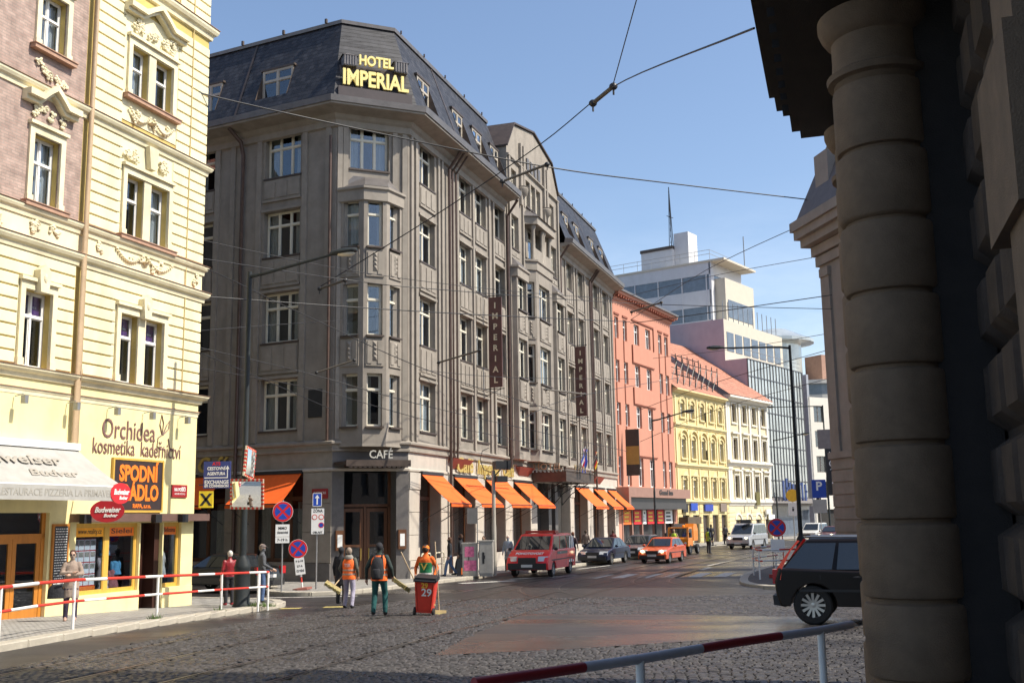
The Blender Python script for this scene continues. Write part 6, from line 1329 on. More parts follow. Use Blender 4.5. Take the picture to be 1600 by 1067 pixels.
# far signs and lights
t = thing('parking_sign', 'blue parking sign on a post near the dark far lamp', 'traffic sign', (20.2, 72, .12), rad(-15)); post(t, 4.6); pp = plate(t, Matrix.Translation((0, -.03, 4.15)), .9, 1.2, SIGNBLUE); text('p_letter', 'P', .8, SIGNWHITE, pp, Matrix.Translation((0, -.014, .15)), depth=.004, bold=.02); plate(t, Matrix.Translation((0, -.03, 3.0)), .9, .9, mat('plate_dim', (.45, .43, .4), .6))
t = thing('round_sign', 'yellow round shop sign above a white plate by the glass office', 'sign', (26.6, 104, .12), rad(-25)); post(t, 4.5, .05); q = MB(); disc(q, .6, -.05, 0, 20, 4.3); q.build('yellow_disc', mat('sign_amber', (.85, .5, .04), .4), t); plate(t, Matrix.Translation((0, -.03, 3.0)), .9, 1.2, SIGNWHITE, (('i', 0, .6, .2),))
t = thing('traffic_light', 'distant traffic light with red lamp lit beside the corner block', 'traffic light', (33, 118, .12), rad(-15)); post(t, 5.2, .06, BLACK); q = MB(); q.box(-.25, .25, -.2, .1, 4.0, 5.3); q.build('housing', BLACK, t)
for z, m in ((5.05, mat('signal_red', (.9, .05, .02), .4, emit=3.0)), (4.65, BLACK), (4.25, BLACK)): q = MB(); q.M = Matrix.Translation((0, -.2, z)); q.ball((0, 0, 0), .13, .05, .13); q.build('lamp', m, t, 50)
t = thing('hanging_sign', 'dark vertical hotel sign with white letters hanging by the far corner block', 'sign', (29.6, 100.5, 0), rad(-15)); q = MB(); q.box(-.55, .55, -.1, .1, 4.3, 9.6); b_ = q.build('board', BLACK, t); q = MB(); q.box(-1.2, 1.0, -.14, -.1, 8.6, 10.4); q.build('top_panel', mat('panel_greybrown', (.20, .18, .17), .6), t); q = MB(); q.tube([(0, 0, 10.4), (3.2, 1.5, 10.4)], .06); q.tube([(0, 0, 4.4), (3.2, 1.5, 4.4)], .06); q.build('bracket', BLACK, t)
for i, ch in enumerate('HOTEL'): text('sign_letter', ch, .85, SIGNWHITE, b_, Matrix.Translation((0, -.11, 8.0 - i * .8)), depth=.01)
# weeds at the foot of the railing and posts
GRS = mat('weed_green', (.09, .15, .03), .7, .35, 9)
for (x, y, r_, n_, lab) in ((-7.75, 32.6, .5, 420, 'green weeds growing round the foot of the lamp and railing end'), (-8.0, 29.8, .15, 60, 'small tuft of grass at the third white railing post'), (-8.6, 26.3, .13, 60, 'small tuft of grass at the second white railing post')):
    q = MB()
    for k in range(n_):
        a = rnd.uniform(0, 6.28); d = r_ * math.sqrt(rnd.random()); px, py = x + d * math.cos(a) * 1.3, y + d * math.sin(a) * .6; h = rnd.uniform(.06, .26) * (1 - .5 * d / r_); w = .012; b = rnd.uniform(0, 6.28); lx, ly = rnd.uniform(-.09, .09), rnd.uniform(-.09, .09)
        q.add([(px - w * math.cos(b), py - w * math.sin(b), .12 + gz(py)), (px + w * math.cos(b), py + w * math.sin(b), .12 + gz(py)), (px + lx, py + ly, .12 + h + gz(py))], [(0, 1, 2)])
    o = q.build('weeds', GRS); tag(o, lab, 'weeds'); o['kind'] = 'stuff'
# ------------------------------------------------------------------ vehicles
TYRE = mat('tyre_rubber', (.022, .021, .02), .8, .15, 6); ALLOY = mat('alloy_rim', (.50, .49, .47), .3, .1, 6, metal=.8); TRIM = mat('black_plastic', (.025, .025, .027), .55, .1, 6)
CGLASS = mat('car_glass', (.02, .024, .028), .03, .1, 2, spec=1.0); LAMPG = mat('headlamp_glass', (.60, .60, .58), .08, .1, 5, spec=1.0, metal=.3); TAIL = mat('tail_lamp', (.45, .012, .015), .15, .1, 5, spec=.8)
LIT = mat('lit_headlamp', (1.0, .80, .50), .3, .0, emit=5.0); PLATE = mat('number_plate', (.6, .6, .58), .5)
_wheel = {}
def wheel_mesh(r, w, spokes):
    k = (r, w, spokes)
    if k in _wheel: return _wheel[k]
    X = Matrix.Rotation(rad(90), 4, 'X')
    q = MB(X); q.lathe([(r * .62, -w / 2), (r * .9, -w / 2), (r * .985, -w * .38), (r, -w * .2), (r, w * .2), (r * .985, w * .38), (r * .9, w / 2), (r * .62, w / 2)], 28)
    ty = q.mesh('tyre', TYRE, 35)
    q = MB(X); q.cur = 0; q.lathe([(r * .66, -w * .46), (r * .63, -w * .46), (r * .6, -w * .3), (r * .6, w * .3)], 28); q.lathe([(r * .66, w * .46), (r * .63, w * .46), (r * .6, w * .3)], 28); q.cur = 1; q.lathe([(r * .6, w * .12), (0, w * .12)], 28); q.lathe([(r * .6, -w * .12), (0, -w * .12)], 28); q.cur = 0
    for s in range(spokes):
        a = 6.2832 * s / spokes; c, d = math.cos(a), math.sin(a); t = r * .055
        for zz in (w * .42, -w * .42):
            q.add([(c * r * .1 - d * t, d * r * .1 + c * t, zz * .9), (c * r * .1 + d * t, d * r * .1 - c * t, zz * .9), (c * r * .64 + d * t * 1.3, d * r * .64 - c * t * 1.3, zz), (c * r * .64 - d * t * 1.3, d * r * .64 + c * t * 1.3, zz)], [(0, 1, 2, 3)])
    q.lathe([(r * .14, w * .44), (0, w * .46)], 12); q.lathe([(r * .14, -w * .44), (0, -w * .46)], 12)
    _wheel[k] = (ty, q.mesh('rim', [ALLOY, TRIM], 35)); return _wheel[k]
def vehicle(name, label, cat, x, y, heading, paint, L, W, low, gh, axles, r=.32, belt_in=.06, roof_in=.22, lights=None, lit=False, side_n=3, group=None, spokes=7, side_glass=True, rear_glass=True, glass_rng=(0, 1), plate_z=.45, bump_z=.42):
    """low: side outline of the lower body (x,z) clockwise from rear bottom; gh: greenhouse (x_rear_base, x_front_base, z_base, x_rear_top, x_front_top, z_top)"""
    t = thing(name, label, cat, (x, y, 0.01 + gz(y) + (.03 if y < 40 else 0)), heading, group)
    h = W / 2
    # lower outline with wheel arches
    bot = min(z for _, z in low); pts = list(low)
    arch = []
    for ax in sorted(axles, reverse=True):
        R = r + .07
        for k in range(9): a = math.pi * k / 8; arch.append((ax + R * math.cos(a), max(bot, r * .98 + R * math.sin(a) - .02)))
    poly = pts + arch
    q = MB(); n = len(poly); sts = [(-h, .05), (-h + .04, .015), (-h + .16, 0), (h - .16, 0), (h - .04, .015), (h, .05)]
    zc = (max(z for _, z in low) + bot) / 2; xc = 0
    vs_ = []
    for yy, ins in sts:
        for (px, pz) in poly:
            f = 1 - ins / (L / 2); vs_.append((px * f, yy, zc + (pz - zc) * (1 - ins / .5) if pz > zc else pz))
    fs = [tuple(range(n)), tuple(range(6 * n - 1, 5 * n - 1, -1))]
    for s in range(5):
        for i in range(n): j = (i + 1) % n; fs.append((s * n + i, (s + 1) * n + i, (s + 1) * n + j, s * n + j))
    q.add(vs_, fs)
    xr, xf, zb, xrt, xft, zt = gh; hb = h - belt_in; ht = h - roof_in
    e = .05
    q.add([(xr, -hb, zb - .03), (xf, -hb, zb - .03), (xf, hb, zb - .03), (xr, hb, zb - .03), (xrt, -ht, zt - e), (xft, -ht, zt - e), (xft, ht, zt - e), (xrt, ht, zt - e),
           (xrt + .1, -ht + .12, zt), (xft - .1, -ht + .12, zt), (xft - .1, ht - .12, zt), (xrt + .1, ht - .12, zt)],
          [(0, 1, 5, 4), (1, 2, 6, 5), (2, 3, 7, 6), (3, 0, 4, 7), (8, 9, 10, 11), (4, 5, 9, 8), (5, 6, 10, 9), (6, 7, 11, 10), (7, 4, 8, 11)])
    bd = q.build('body', paint, t, 32); bv = bd.modifiers.new('soft', 'BEVEL'); bv.width = .05; bv.segments = 3; bv.limit_method = 'ANGLE'; bv.angle_limit = rad(28); bv.harden_normals = True
    def gq(nm, A, B, C, D, m=CGLASS, mrg=(.06, .06, .05, .09), off=.012):
        A, B, C, D = map(Vector, (A, B, C, D)); nrm = (B - A).cross(D - A).normalized() * off
        f = lambda u, v: (A.lerp(B, u)).lerp(D.lerp(C, u), v) + nrm
        l, rr, b, tp = mrg; qq = MB(); qq.add([f(l, b), f(1 - rr, b), f(1 - rr, 1 - tp), f(l, 1 - tp)], [(0, 1, 2, 3)]); return qq.build(nm, m, t)
    zt2 = zt - e
    gq('windscreen', (xf, -hb, zb), (xf, hb, zb), (xft, ht, zt2), (xft, -ht, zt2))
    if rear_glass: gq('rear_window', (xr, hb, zb), (xr, -hb, zb), (xrt, -ht, zt2), (xrt, ht, zt2))
    if side_glass:
        for sgn in (-1, 1):
            for k in range(side_n):
                g0, g1 = glass_rng; u0 = g0 + (g1 - g0) * k / side_n; u1 = g0 + (g1 - g0) * (k + 1) / side_n
                b0 = xr + (xf - xr) * u0; b1 = xr + (xf - xr) * u1; t0 = xrt + (xft - xrt) * u0; t1_ = xrt + (xft - xrt) * u1
                if sgn < 0: gq('side_window', (b0, -hb, zb), (b1, -hb, zb), (t1_, -ht, zt2), (t0, -ht, zt2), mrg=(.04, .05, .06, .1))
                else: gq('side_window', (b1, hb, zb), (b0, hb, zb), (t0, ht, zt2), (t1_, ht, zt2), mrg=(.05, .04, .06, .1))
    ty, rm = wheel_mesh(r, .21, spokes)
    for ax in axles:
        for sgn in (-1, 1): w_ = link('wheel', ty, t, Matrix.Translation((ax, sgn * (h - .125), r))); link('rim', rm, w_)
    F, Rr = max(px for px, _ in low), min(px for px, _ in low)
    q = MB(); q.prism_xz([(F - .22, bot - .02), (F + .03, bot + .02), (F + .04, bump_z + .02), (F - .2, bump_z)], -h + .1, h - .1); q.build('front_bumper', TRIM, t); q = MB(); q.prism_xz([(Rr + .2, bot - .02), (Rr + .2, bump_z), (Rr - .04, bump_z + .02), (Rr - .03, bot + .02)], -h + .1, h - .1); q.build('rear_bumper', TRIM, t)
    hz = (lights or (.58, .72)); 
    for sgn in (-1, 1):
        q = MB(); y0, y1 = sgn * (h - .48), sgn * (h - .06); ya, yb_ = min(y0, y1), max(y0, y1)
        q.add([(F - .04 + (.03 if abs(ya) < abs(yb_) else -.06), ya, hz[0]), (F - .04 + (-.06 if abs(ya) < abs(yb_) else .03), yb_, hz[0]), (F - .13 + (-.1 if abs(ya) < abs(yb_) else .02), yb_, hz[1]), (F - .13 + (.02 if abs(ya) < abs(yb_) else -.1), ya, hz[1]), (F - .4, ya, hz[0]), (F - .4, yb_, hz[0]), (F - .4, yb_, hz[1]), (F - .4, ya, hz[1])], [(0, 1, 2, 3), (0, 4, 5, 1), (2, 6, 7, 3), (1, 5, 6, 2), (0, 3, 7, 4)]); hl = q.build('headlight', LAMPG, t)
        if lit: q = MB(); q.ball((F - .02, (ya + yb_) / 2, (hz[0] + hz[1]) / 2), .05, .09, .08); q.build('lit_bulb', LIT, hl, 60)
        q = MB(); q.box(Rr - .02, Rr + .1, min(sgn * (h - .3), sgn * (h - .03)), max(sgn * (h - .3), sgn * (h - .03)), hz[0] + .1, hz[1] + .22); q.build('tail_light', TAIL, t)
        q = MB(); q.ball((xf - (xf - xft) * .12 - .1, sgn * (h + .1), zb + .07), .06, .1, .075, 8, 6); q.build('wing_mirror', paint if not name.startswith('van') else TRIM, t, 60)
    q = MB(); q.box(F - .03, F + .025, -h * .42, h * .42, hz[0] - .08, hz[1] - .05); q.build('grille', TRIM, t)
    q = MB(); q.box(F + .042, F + .05, -.26, .26, plate_z - .06, plate_z + .06); q.build('number_plate', PLATE, t); q = MB(); q.box(Rr - .05, Rr - .042, -.26, .26, plate_z + .1, plate_z + .22); q.build('number_plate', PLATE, t)
    for sgn in (-1, 1):
        for xx in (xft + .28, (xft + xrt) / 2 + .1, xrt + .25):
            if min(abs(xx - ax) for ax in axles) > r + .1 or True:
                q = MB(); zl = bot + .12 if min(abs(xx - ax) for ax in axles) > r + .1 else 2 * r + .12; q.box(xx - .006, xx + .006, min(sgn * (h - .06), sgn * (h + .002)), max(sgn * (h - .06), sgn * (h + .002)), zl, zb - .06); q.build('door_seam', BLACK, t)
        q = MB(); q.box(Rr + .5, F - .6, min(sgn * (h - .02), sgn * (h + .006)), max(sgn * (h - .02), sgn * (h + .006)), zb * .62, zb * .62 + .05); q.build('side_strip', TRIM, t)
    return t
def sedan_low(L, f=1.0): 
    a = L / 2; return [(-a, .24), (-a, .62), (-a + .06, .88), (-a + .5, .97), (a - 1.45, .93), (a - .55, .80), (a - .12, .66), (a, .5), (a, .24)]
STREET_R = math.atan2(.93, .37)
def hd(dx, dy): return math.atan2(dy, dx)
PAINT = lambda n, c, m=.3, r=.28: mat('paint_' + n, c, r, .06, 3, metal=m, coat=.6)
# parked dark blue and grey saloons, noses towards the camera
back = hd(-.38, -.925)
vehicle('saloon_car', 'dark blue saloon parked behind the red van', 'car', 5.15, 63.2, back, PAINT('navy', (.012, .018, .045)), 4.6, 1.78, sedan_low(4.6), (-1.75, 1.05, .93, -.95, .18, 1.47), (-1.32, 1.38), lights=(.58, .74), spokes=10)
vehicle('saloon_car', 'grey estate car parked between the blue saloon and the salmon shopfront', 'car', 8.1, 70.4, back, PAINT('slate', (.07, .08, .10)), 4.6, 1.78, sedan_low(4.6), (-2.1, 1.05, .93, -1.55, .18, 1.47), (-1.32, 1.38), lights=(.58, .74))
vehicle('hatchback_car', 'orange hatchback driving towards the camera with headlights on', 'car', 8.55, 63.6, hd(-.42, -.91), PAINT('orange', (.58, .085, .012), .1), 4.1, 1.68, sedan_low(4.1), (-1.85, .75, .9, -1.35, .02, 1.42), (-1.2, 1.25), r=.29, lights=(.6, .76), lit=True)
vehicle('saloon_car', 'dark car parked at the hotel side wall behind the lamp post', 'car', -11.3, 42.7, hd(-.896, .445), PAINT('charcoal', (.018, .019, .018)), 4.5, 1.76, sedan_low(4.5), (-1.7, 1.0, .93, -1.0, .15, 1.45), (-1.3, 1.35), lights=(.58, .74))
vehicle('estate_car', 'distant dark red car with headlights on near the corner block', 'car', 30.9, 106.5, hd(-.55, -.83), PAINT('maroon', (.10, .012, .014)), 4.4, 1.74, sedan_low(4.4), (-2.0, .95, .92, -1.5, .15, 1.44), (-1.28, 1.32), lit=True)
vehicle('estate_car', 'distant white estate car behind the dark red one', 'car', 30.2, 110.5, hd(-.55, -.83), PAINT('white', (.62, .62, .60), 0), 4.6, 1.85, [(-2.3, .3), (-2.3, 1.05), (.9, 1.05), (1.9, .92), (2.25, .8), (2.3, .3)], (-2.25, 1.0, 1.03, -2.05, .3, 1.75), (-1.35, 1.4), r=.35)
# silver van far along the street
van_low = lambda L: [(-L / 2, .28), (-L / 2, 1.15), (L / 2 - 1.0, 1.15), (L / 2 - .25, .98), (L / 2 - .04, .8), (L / 2, .6), (L / 2, .28)]
vehicle('van', 'silver van coming up the street with headlights on and a dark roof board', 'van', 18.6, 87.6, hd(-.5, -.87), PAINT('silver', (.46, .47, .48), .4), 4.9, 1.9, van_low(4.9), (-2.42, 1.5, 1.12, -2.35, .62, 1.96), (-1.5, 1.5), r=.33, lights=(.78, .95), lit=True, side_n=3, roof_in=.16)
q = MB(); q.box(17.95, 18.75, 86.7, 87.0, 1.98, 2.28); tag(q.build('roof_board', BLACK), 'dark sign board standing on the roof of the silver van', 'sign board')
# red emergency van with lettering and stripes
rv = vehicle('van', 'bright red service van with white stripes and roof light bar', 'van', 1.25, 51.3, hd(-.30, -.954), PAINT('red', (.80, .004, .006), 0, .4), 4.95, 1.97, [(-2.47, .34), (-2.47, 1.2), (1.3, 1.22), (1.72, 1.2), (2.3, .88), (2.47, .62), (2.47, .34)], (-2.45, 1.7, 1.17, -2.38, .78, 1.90), (-1.55, 1.5), r=.33, lights=(.72, .93), roof_in=.2, side_n=3, bump_z=.62, plate_z=.52, glass_rng=(.02, .98))
q = MB(); q.box(-.35, .25, -.72, .72, 1.93, 2.04); q.box(-.3, .2, -.75, -.6, 1.88, 1.94); q.box(-.3, .2, .6, .75, 1.88, 1.94); q.build('light_bar', mat('beacon_red', (.40, .03, .025), .3), rv)
HM = Matrix.Translation((2.02, 0, 1.045)) @ Matrix.Rotation(rad(90), 4, 'Z') @ Matrix.Rotation(rad(-61), 4, 'X')
text('hood_lettering', 'POHOTOVOST', .24, SIGNWHITE, rv, HM, width=1.3, depth=.006, bold=.008)
for k in range(3):
    q = MB(); q.add([(-2.1 + k * .36, .992, .55 + k * .0), (-1.9 + k * .36, .992, .55), (-2.25 + k * .30, .90, 1.75), (-2.42 + k * .30, .90, 1.75)], [(0, 1, 2, 3)]); q.build('white_stripe', SIGNWHITE, rv)
q = MB(); q.box(-.9, .9, .992, .996, .98, 1.10); sb_ = q.build('side_banner', mat('banner_grey', (.10, .13, .12), .4), rv); text('side_lettering', 'Plyn', .1, SIGNWHITE, sb_, Matrix.Translation((.35, .999, 1.04)) @ Matrix.Rotation(math.pi, 4, 'Z'), depth=.003)
# black SUV leaving to the right
suv = vehicle('suv_car', 'black suv with tall red tail lights turning behind the stone column', 'car', 7.545, 22.31, rad(-20), mat('paint_black', (.010, .007, .007), .32, .06, 3, spec=.3), 4.5, 1.9, [(-2.06, .36), (-2.14, .62), (-2.16, .85), (-2.08, 1.12), (1.0, 1.0), (1.85, .92), (2.25, .78), (2.32, .36)], (-2.04, 1.15, 1.04, -1.50, .35, 1.70), (-1.42, 1.36), r=.385, spokes=12, side_n=3, roof_in=.26, lights=(.7, .86), bump_z=.55)
for sgn in (-1, 1):
    q = MB(); q.add([(-2.14, sgn * .86, .88), (-2.02, sgn * .962, .88), (-1.98, sgn * .945, 1.10), (-1.80, sgn * .83, 1.45), (-1.62, sgn * .75, 1.64), (-1.68, sgn * .71, 1.65), (-1.90, sgn * .77, 1.38), (-2.09, sgn * .86, 1.10)], [(0, 1, 2, 7), (7, 2, 3, 6), (6, 3, 4, 5)] if sgn < 0 else [(7, 2, 1, 0), (6, 3, 2, 7), (5, 4, 3, 6)]); q.build('tall_tail_light', mat('tail_bright', (.50, .015, .015), .2, emit=.12), suv)
    q = MB(); q.tube([(-1.75, sgn * .885, 1.045), (1.05, sgn * .905, 1.03)], .014, 6); q.build('chrome_strip', ALLOY, suv)
    q = MB(); q.tube([(-1.5, sgn * .62, 1.72), (.3, sgn * .62, 1.70)], .02, 6); q.build('roof_bar', ALLOY, suv); q = MB(); q.ball((-.55, sgn * .945, .93), .09, .02, .025); q.build('door_handle', TRIM, suv)
# orange municipal truck with cab, mirrors and body
tk = thing('utility_truck', 'orange municipal sweeper truck with boxy cab and open rear body', 'truck', (11.9, 77.0, .01), hd(-.40, -.916), scale=.76); OT = PAINT('municipal', (.78, .24, .01), 0)
q = MB(); q.prism_xz([(.5, .75), (.5, 2.25), (.75, 2.45), (1.95, 2.45), (2.15, 1.55), (2.25, 1.4), (2.25, .75)], -.95, .95); q.build('cab', OT, tk)
q = MB(); q.add([(2.16, -.82, 1.58), (2.16, .82, 1.58), (1.98, .78, 2.34), (1.98, -.78, 2.34)], [(0, 1, 2, 3)]); q.build('windscreen', CGLASS, tk)
for sg in (-1, 1): 
    q = MB(); q.add([(.75, sg * .957, 1.5), (1.95, sg * .957, 1.5), (1.8, sg * .957, 2.3), (.75, sg * .957, 2.3)], [(0, 1, 2, 3)]); q.build('side_window', CGLASS, tk); q = MB(); q.box(2.1, 2.2, sg * 1.12 - .09, sg * 1.12 + .09, 1.55, 1.95); q.tube([(1.95, sg * .9, 2.2), (2.15, sg * 1.12, 1.9)], .02); q.build('wing_mirror', TRIM, tk); q = MB(); q.ball((2.26, sg * .7, 1.0), .03, .12, .12); q.build('headlight', LAMPG, tk)
q = MB(); q.box(-2.4, 2.3, -.55, .55, .5, .78); q.build('chassis', BLACK, tk)
q = MB(); q.prism_xz([(-2.5, .8), (-2.6, 2.0), (-2.0, 2.6), (-.6, 2.75), (.3, 2.3), (.35, .8)], -1.0, .2); q.build('rear_body', mat('truck_dark_body', (.05, .045, .04), .6), tk)
q = MB(); q.prism_xz([(-1.2, 1.2), (-1.3, 2.2), (-.9, 2.7), (.2, 2.75), (.42, 2.3), (.42, 1.2)], .2, 1.0); q.build('hopper', OT, tk)
q = MB(); q.lathe([(.12, 0), (.12, .14), (.05, .2), (0, .2)], 10, (1.2, .3, 2.45)); q.build('beacon', mat('beacon_amber', (.9, .3, .02), .3), tk, 40)
ty, rm = wheel_mesh(.44, .28, 6)
for ax in (-1.5, 1.4):
    for sg in (-1, 1): w_ = link('wheel', ty, tk, Matrix.Translation((ax, sg * .82, .44))); link('rim', rm, w_)
# ------------------------------------------------------------------ people
SKIN = mat('skin', (.52, .32, .23), .6, .08, 8)
def C(n, c, r=.85): return mat('cl_' + n, c, r, .22, 6, .9, 13)
def loft(q, rings, n=14):
    vs_ = []; fs = []
    for cx, cy, z, rx, ry in rings:
        for i in range(n): a = 6.2832 * i / n; vs_.append((cx + rx * math.cos(a), cy + ry * math.sin(a), z))
    for j in range(len(rings) - 1):
        for i in range(n): k = (i + 1) % n; fs.append((j * n + i, j * n + k, (j + 1) * n + k, (j + 1) * n + i))
    fs.append(tuple(range(n - 1, -1, -1))); fs.append(tuple(range((len(rings) - 1) * n, len(rings) * n))); q.add(vs_, fs)
def limb(q, a, b, r0, r1):
    q.tube([a, tuple(Vector(a).lerp(Vector(b), .35)), b], [r0, r0 * .55 + r1 * .5, r1], 10); q.ball(a, r0, n=10, m=6); q.ball(b, r1, n=10, m=6)
def hand(q, w, d, side):
    """palm and five fingers beyond wrist w, pointing along d"""
    d = Vector(d).normalized(); s = d.cross(Vector((0, 1, 0)));
    if s.length < .1: s = d.cross(Vector((1, 0, 0)))
    s.normalize(); k = d.cross(s).normalized(); w = Vector(w); c = w + d * .05
    q.tube([tuple(w - d * .02), tuple(w + d * .03), tuple(w + d * .085)], [.026, .036, .036], 8)
    for i, L in enumerate((.062, .075, .08, .07)):
        b = w + d * .08 + k * (-.027 + .018 * i); q.tube([tuple(b), tuple(b + d * L * .55 + s * .012 * side), tuple(b + d * L * .9 + s * .035 * side)], [.0095, .009, .0075], 6)
    b = w + d * .03 + k * .034; q.tube([tuple(b), tuple(b + d * .03 + k * .025), tuple(b + d * .06 + k * .03 + s * .012 * side)], [.0115, .0105, .008], 6)
def person(label, x, y, z, rot, top, trousers, hair=None, shoes=None, h=1.75, larm=None, rarm=None, lleg=None, rleg=None, lean=0.0, group='people in the street', coat=False, skirt=False, hairlong=False, cap=None, beanie=None, vest=None, stripe=None, sleeves=None, bag=None, head_turn=0.0, bulk=1.0, skin_arm=False, hood=None, yoke=None):
    k = h / 1.75; t = thing('person', label, 'person', (x, y, z), rot, group, k)
    top = C(*top) if isinstance(top, tuple) else top; trousers = C(*trousers) if isinstance(trousers, tuple) else trousers; hair = hair or C('hair_brown', (.06, .035, .02)); shoes = shoes or C('shoe_black', (.02, .02, .022), .5)
    L = Vector((0, lean, 0)); sh = lambda s: Vector((s * .158 * bulk, lean * 1.0, 1.405)); hp = lambda s: Vector((s * .092, 0, .92))
    LA = larm or [(-.25, -.02, 1.13), (-.26, .06, .88)]; RA = rarm or [(.25, -.02, 1.13), (.26, .06, .88)]; LL = lleg or [(-.10, .03, .50), (-.11, 0, .085)]; RL = rleg or [(.10, .03, .50), (.11, 0, .085)]
    q = MB(); bones = []
    b = bulk; loft(q, [(0, 0, .86, .165 * b, .118), (0, 0, .97, .160 * b, .115), (0, lean * .3, 1.12, .152 * b, .112), (0, lean * .7, 1.28, .178 * b, .125), (0, lean, 1.37, .172 * b, .115), (0, lean, 1.44, .115, .085), (0, lean * 1.1, 1.50, .06, .06)])
    for i in range(6): bones.append((Vector((0, lean * i / 5, .92 + i * .1)), Vector((0, lean * (i + 1) / 5, 1.02 + i * .1)), 1, .16))
    hc = Vector((0, lean * 1.25 + .015, 1.63)); q.tube([(0, lean, 1.44), (0, lean * 1.15, 1.56)], [.06, .054], 10); q.ball(tuple(hc), .076, .096, .116, 14, 10); q.ball((hc.x, hc.y + .05, hc.z - .07), .052, .05, .05, 10, 6); q.ball((0, hc.y + .10, hc.z - .015), .014, .02, .022, 6, 4)
    for s in (-1, 1): q.ball((s * .077, hc.y - .005, hc.z - .01), .012, .02, .03, 6, 4)
    bones += [(Vector((0, lean, 1.50)), hc, 0, .07), (hc, hc + Vector((0, 0, .1)), 0, .1)]
    for s, A in ((-1, LA), (1, RA)):
        e, w = Vector(A[0]), Vector(A[1]); fat = 1.05 if coat or vest else .96
        limb(q, tuple(sh(s)), tuple(e), .066 * fat, .05 * fat); limb(q, tuple(e), tuple(w), .05 * fat, .036 * fat); bones += [(sh(s), e, 5, .06), (e, w, 0 if skin_arm else 5, .045)]
    for s, A in ((-1, LL), (1, RL)):
        kn, an = Vector(A[0]), Vector(A[1]); limb(q, tuple(hp(s)), tuple(kn), .102, .074); limb(q, tuple(kn), tuple(an), .074, .060); d = Vector((A[2][0], A[2][1], A[2][2])) if len(A) > 2 else Vector((0, .17, -.05))
        q.tube([tuple(an + Vector((0, -.04, -.035))), tuple(an + d * .4 + Vector((0, 0, -.02))), tuple(an + d)], [.045, .046, .032], 8); q.ball(tuple(an + d), .036, .045, .03, 8, 5); bones += [(hp(s), kn, 2, .08), (kn, an, 2, .05), (an + Vector((0, -.04, -.05)), an + d, 3, .05)]
    if coat: loft(q, [(0, 0, .58, .20 * b, .15), (0, 0, .75, .19 * b, .145), (0, 0, .95, .175 * b, .13), (0, lean * .4, 1.15, .165 * b, .125), (0, lean, 1.36, .172 * b, .12)])
    if skirt: loft(q, [(0, 0, .48, .19, .15), (0, 0, .7, .18, .14), (0, 0, .95, .165, .12)])
    me = q.mesh('p', SKIN); ob = bpy.data.objects.new('p', me); COL.objects.link(ob); md = ob.modifiers.new('r', 'REMESH'); md.mode = 'VOXEL'; md.voxel_size = .019; sm = ob.modifiers.new('s', 'SMOOTH'); sm.iterations = 3; sm.factor = .5
    dg = bpy.context.evaluated_depsgraph_get(); me2 = bpy.data.meshes.new_from_object(ob.evaluated_get(dg)); bpy.data.objects.remove(ob)
    bm = bmesh.new(); bm.from_mesh(me2); mats = [SKIN, top, trousers, shoes, hair, sleeves or top, C('reflective', (.62, .62, .60), .4), yoke or top]
    V = vest
    for f in bm.faces:
        c = f.calc_center_median(); best = 9; lab = 1
        for a, e, l, r in bones:
            ab = e - a; u = max(0, min(1, (c - a).dot(ab) / max(ab.length_squared, 1e-9))); dd = (a + ab * u - c).length - r
            if dd < best: best = dd; lab = l
        if lab == 1 and c.z < .93 and not coat: lab = 2
        if lab == 2 and c.z > .93: lab = 1
        if coat and .56 < c.z < .98 and lab in (1, 2) : lab = 1 if math.hypot(c.x / .2, c.y / .15) > .93 or c.z > .8 else 2
        if skirt and .46 < c.z < .95 and lab == 2: lab = 2
        if lab == 0 and c.z < 1.5 and (c - hc).length > .16 and abs(c.x) < .12: lab = 1 if c.z < 1.47 else 0
        if stripe and lab == 1 and any(abs(c.z - s_) < .03 for s_ in stripe): lab = 6
        if yoke and lab == 1 and c.z > 1.30: lab = 7
        f.material_index = lab; f.smooth = True
    me3 = bpy.data.meshes.new('body')
    for m in mats: me3.materials.append(m)
    bm.to_mesh(me3); bm.free(); bpy.data.meshes.remove(me2)
    hq = MB(); hand(hq, LA[1], Vector(LA[1]) - Vector(LA[0]), 1); hand(hq, RA[1], Vector(RA[1]) - Vector(RA[0]), -1); hm = hq.mesh('h', SKIN, 60)
    bm = bmesh.new(); bm.from_mesh(me3); bm.from_mesh(hm); bm.to_mesh(me3); bm.free(); bpy.data.meshes.remove(hm)
    bo = link('body', me3, t)
    HT = Matrix.Translation(hc) @ Matrix.Rotation(head_turn, 4, 'Z') @ Matrix.Translation(-hc)
    q = MB(HT)
    for s in (-1, 1): q.ball((s * .032, hc.y + .088, hc.z + .012), .011, .008, .008, 6, 4)
    q.tube([(-.022, hc.y + .094, hc.z - .058), (0, hc.y + .099, hc.z - .056), (.022, hc.y + .094, hc.z - .058)], .005, 5); q.build('eyes_and_mouth', C('eye_dark', (.05, .025, .02), .4), t, 60)
    if not beanie:
        q = MB(HT); q.ball((0, hc.y - .022, hc.z + .022), .086, .098, .112, 14, 10)
        if hairlong: q.ball((0, hc.y - .055, hc.z - .08), .08, .06, .13, 12, 8)
        q.build('hair', hair, t, 60)
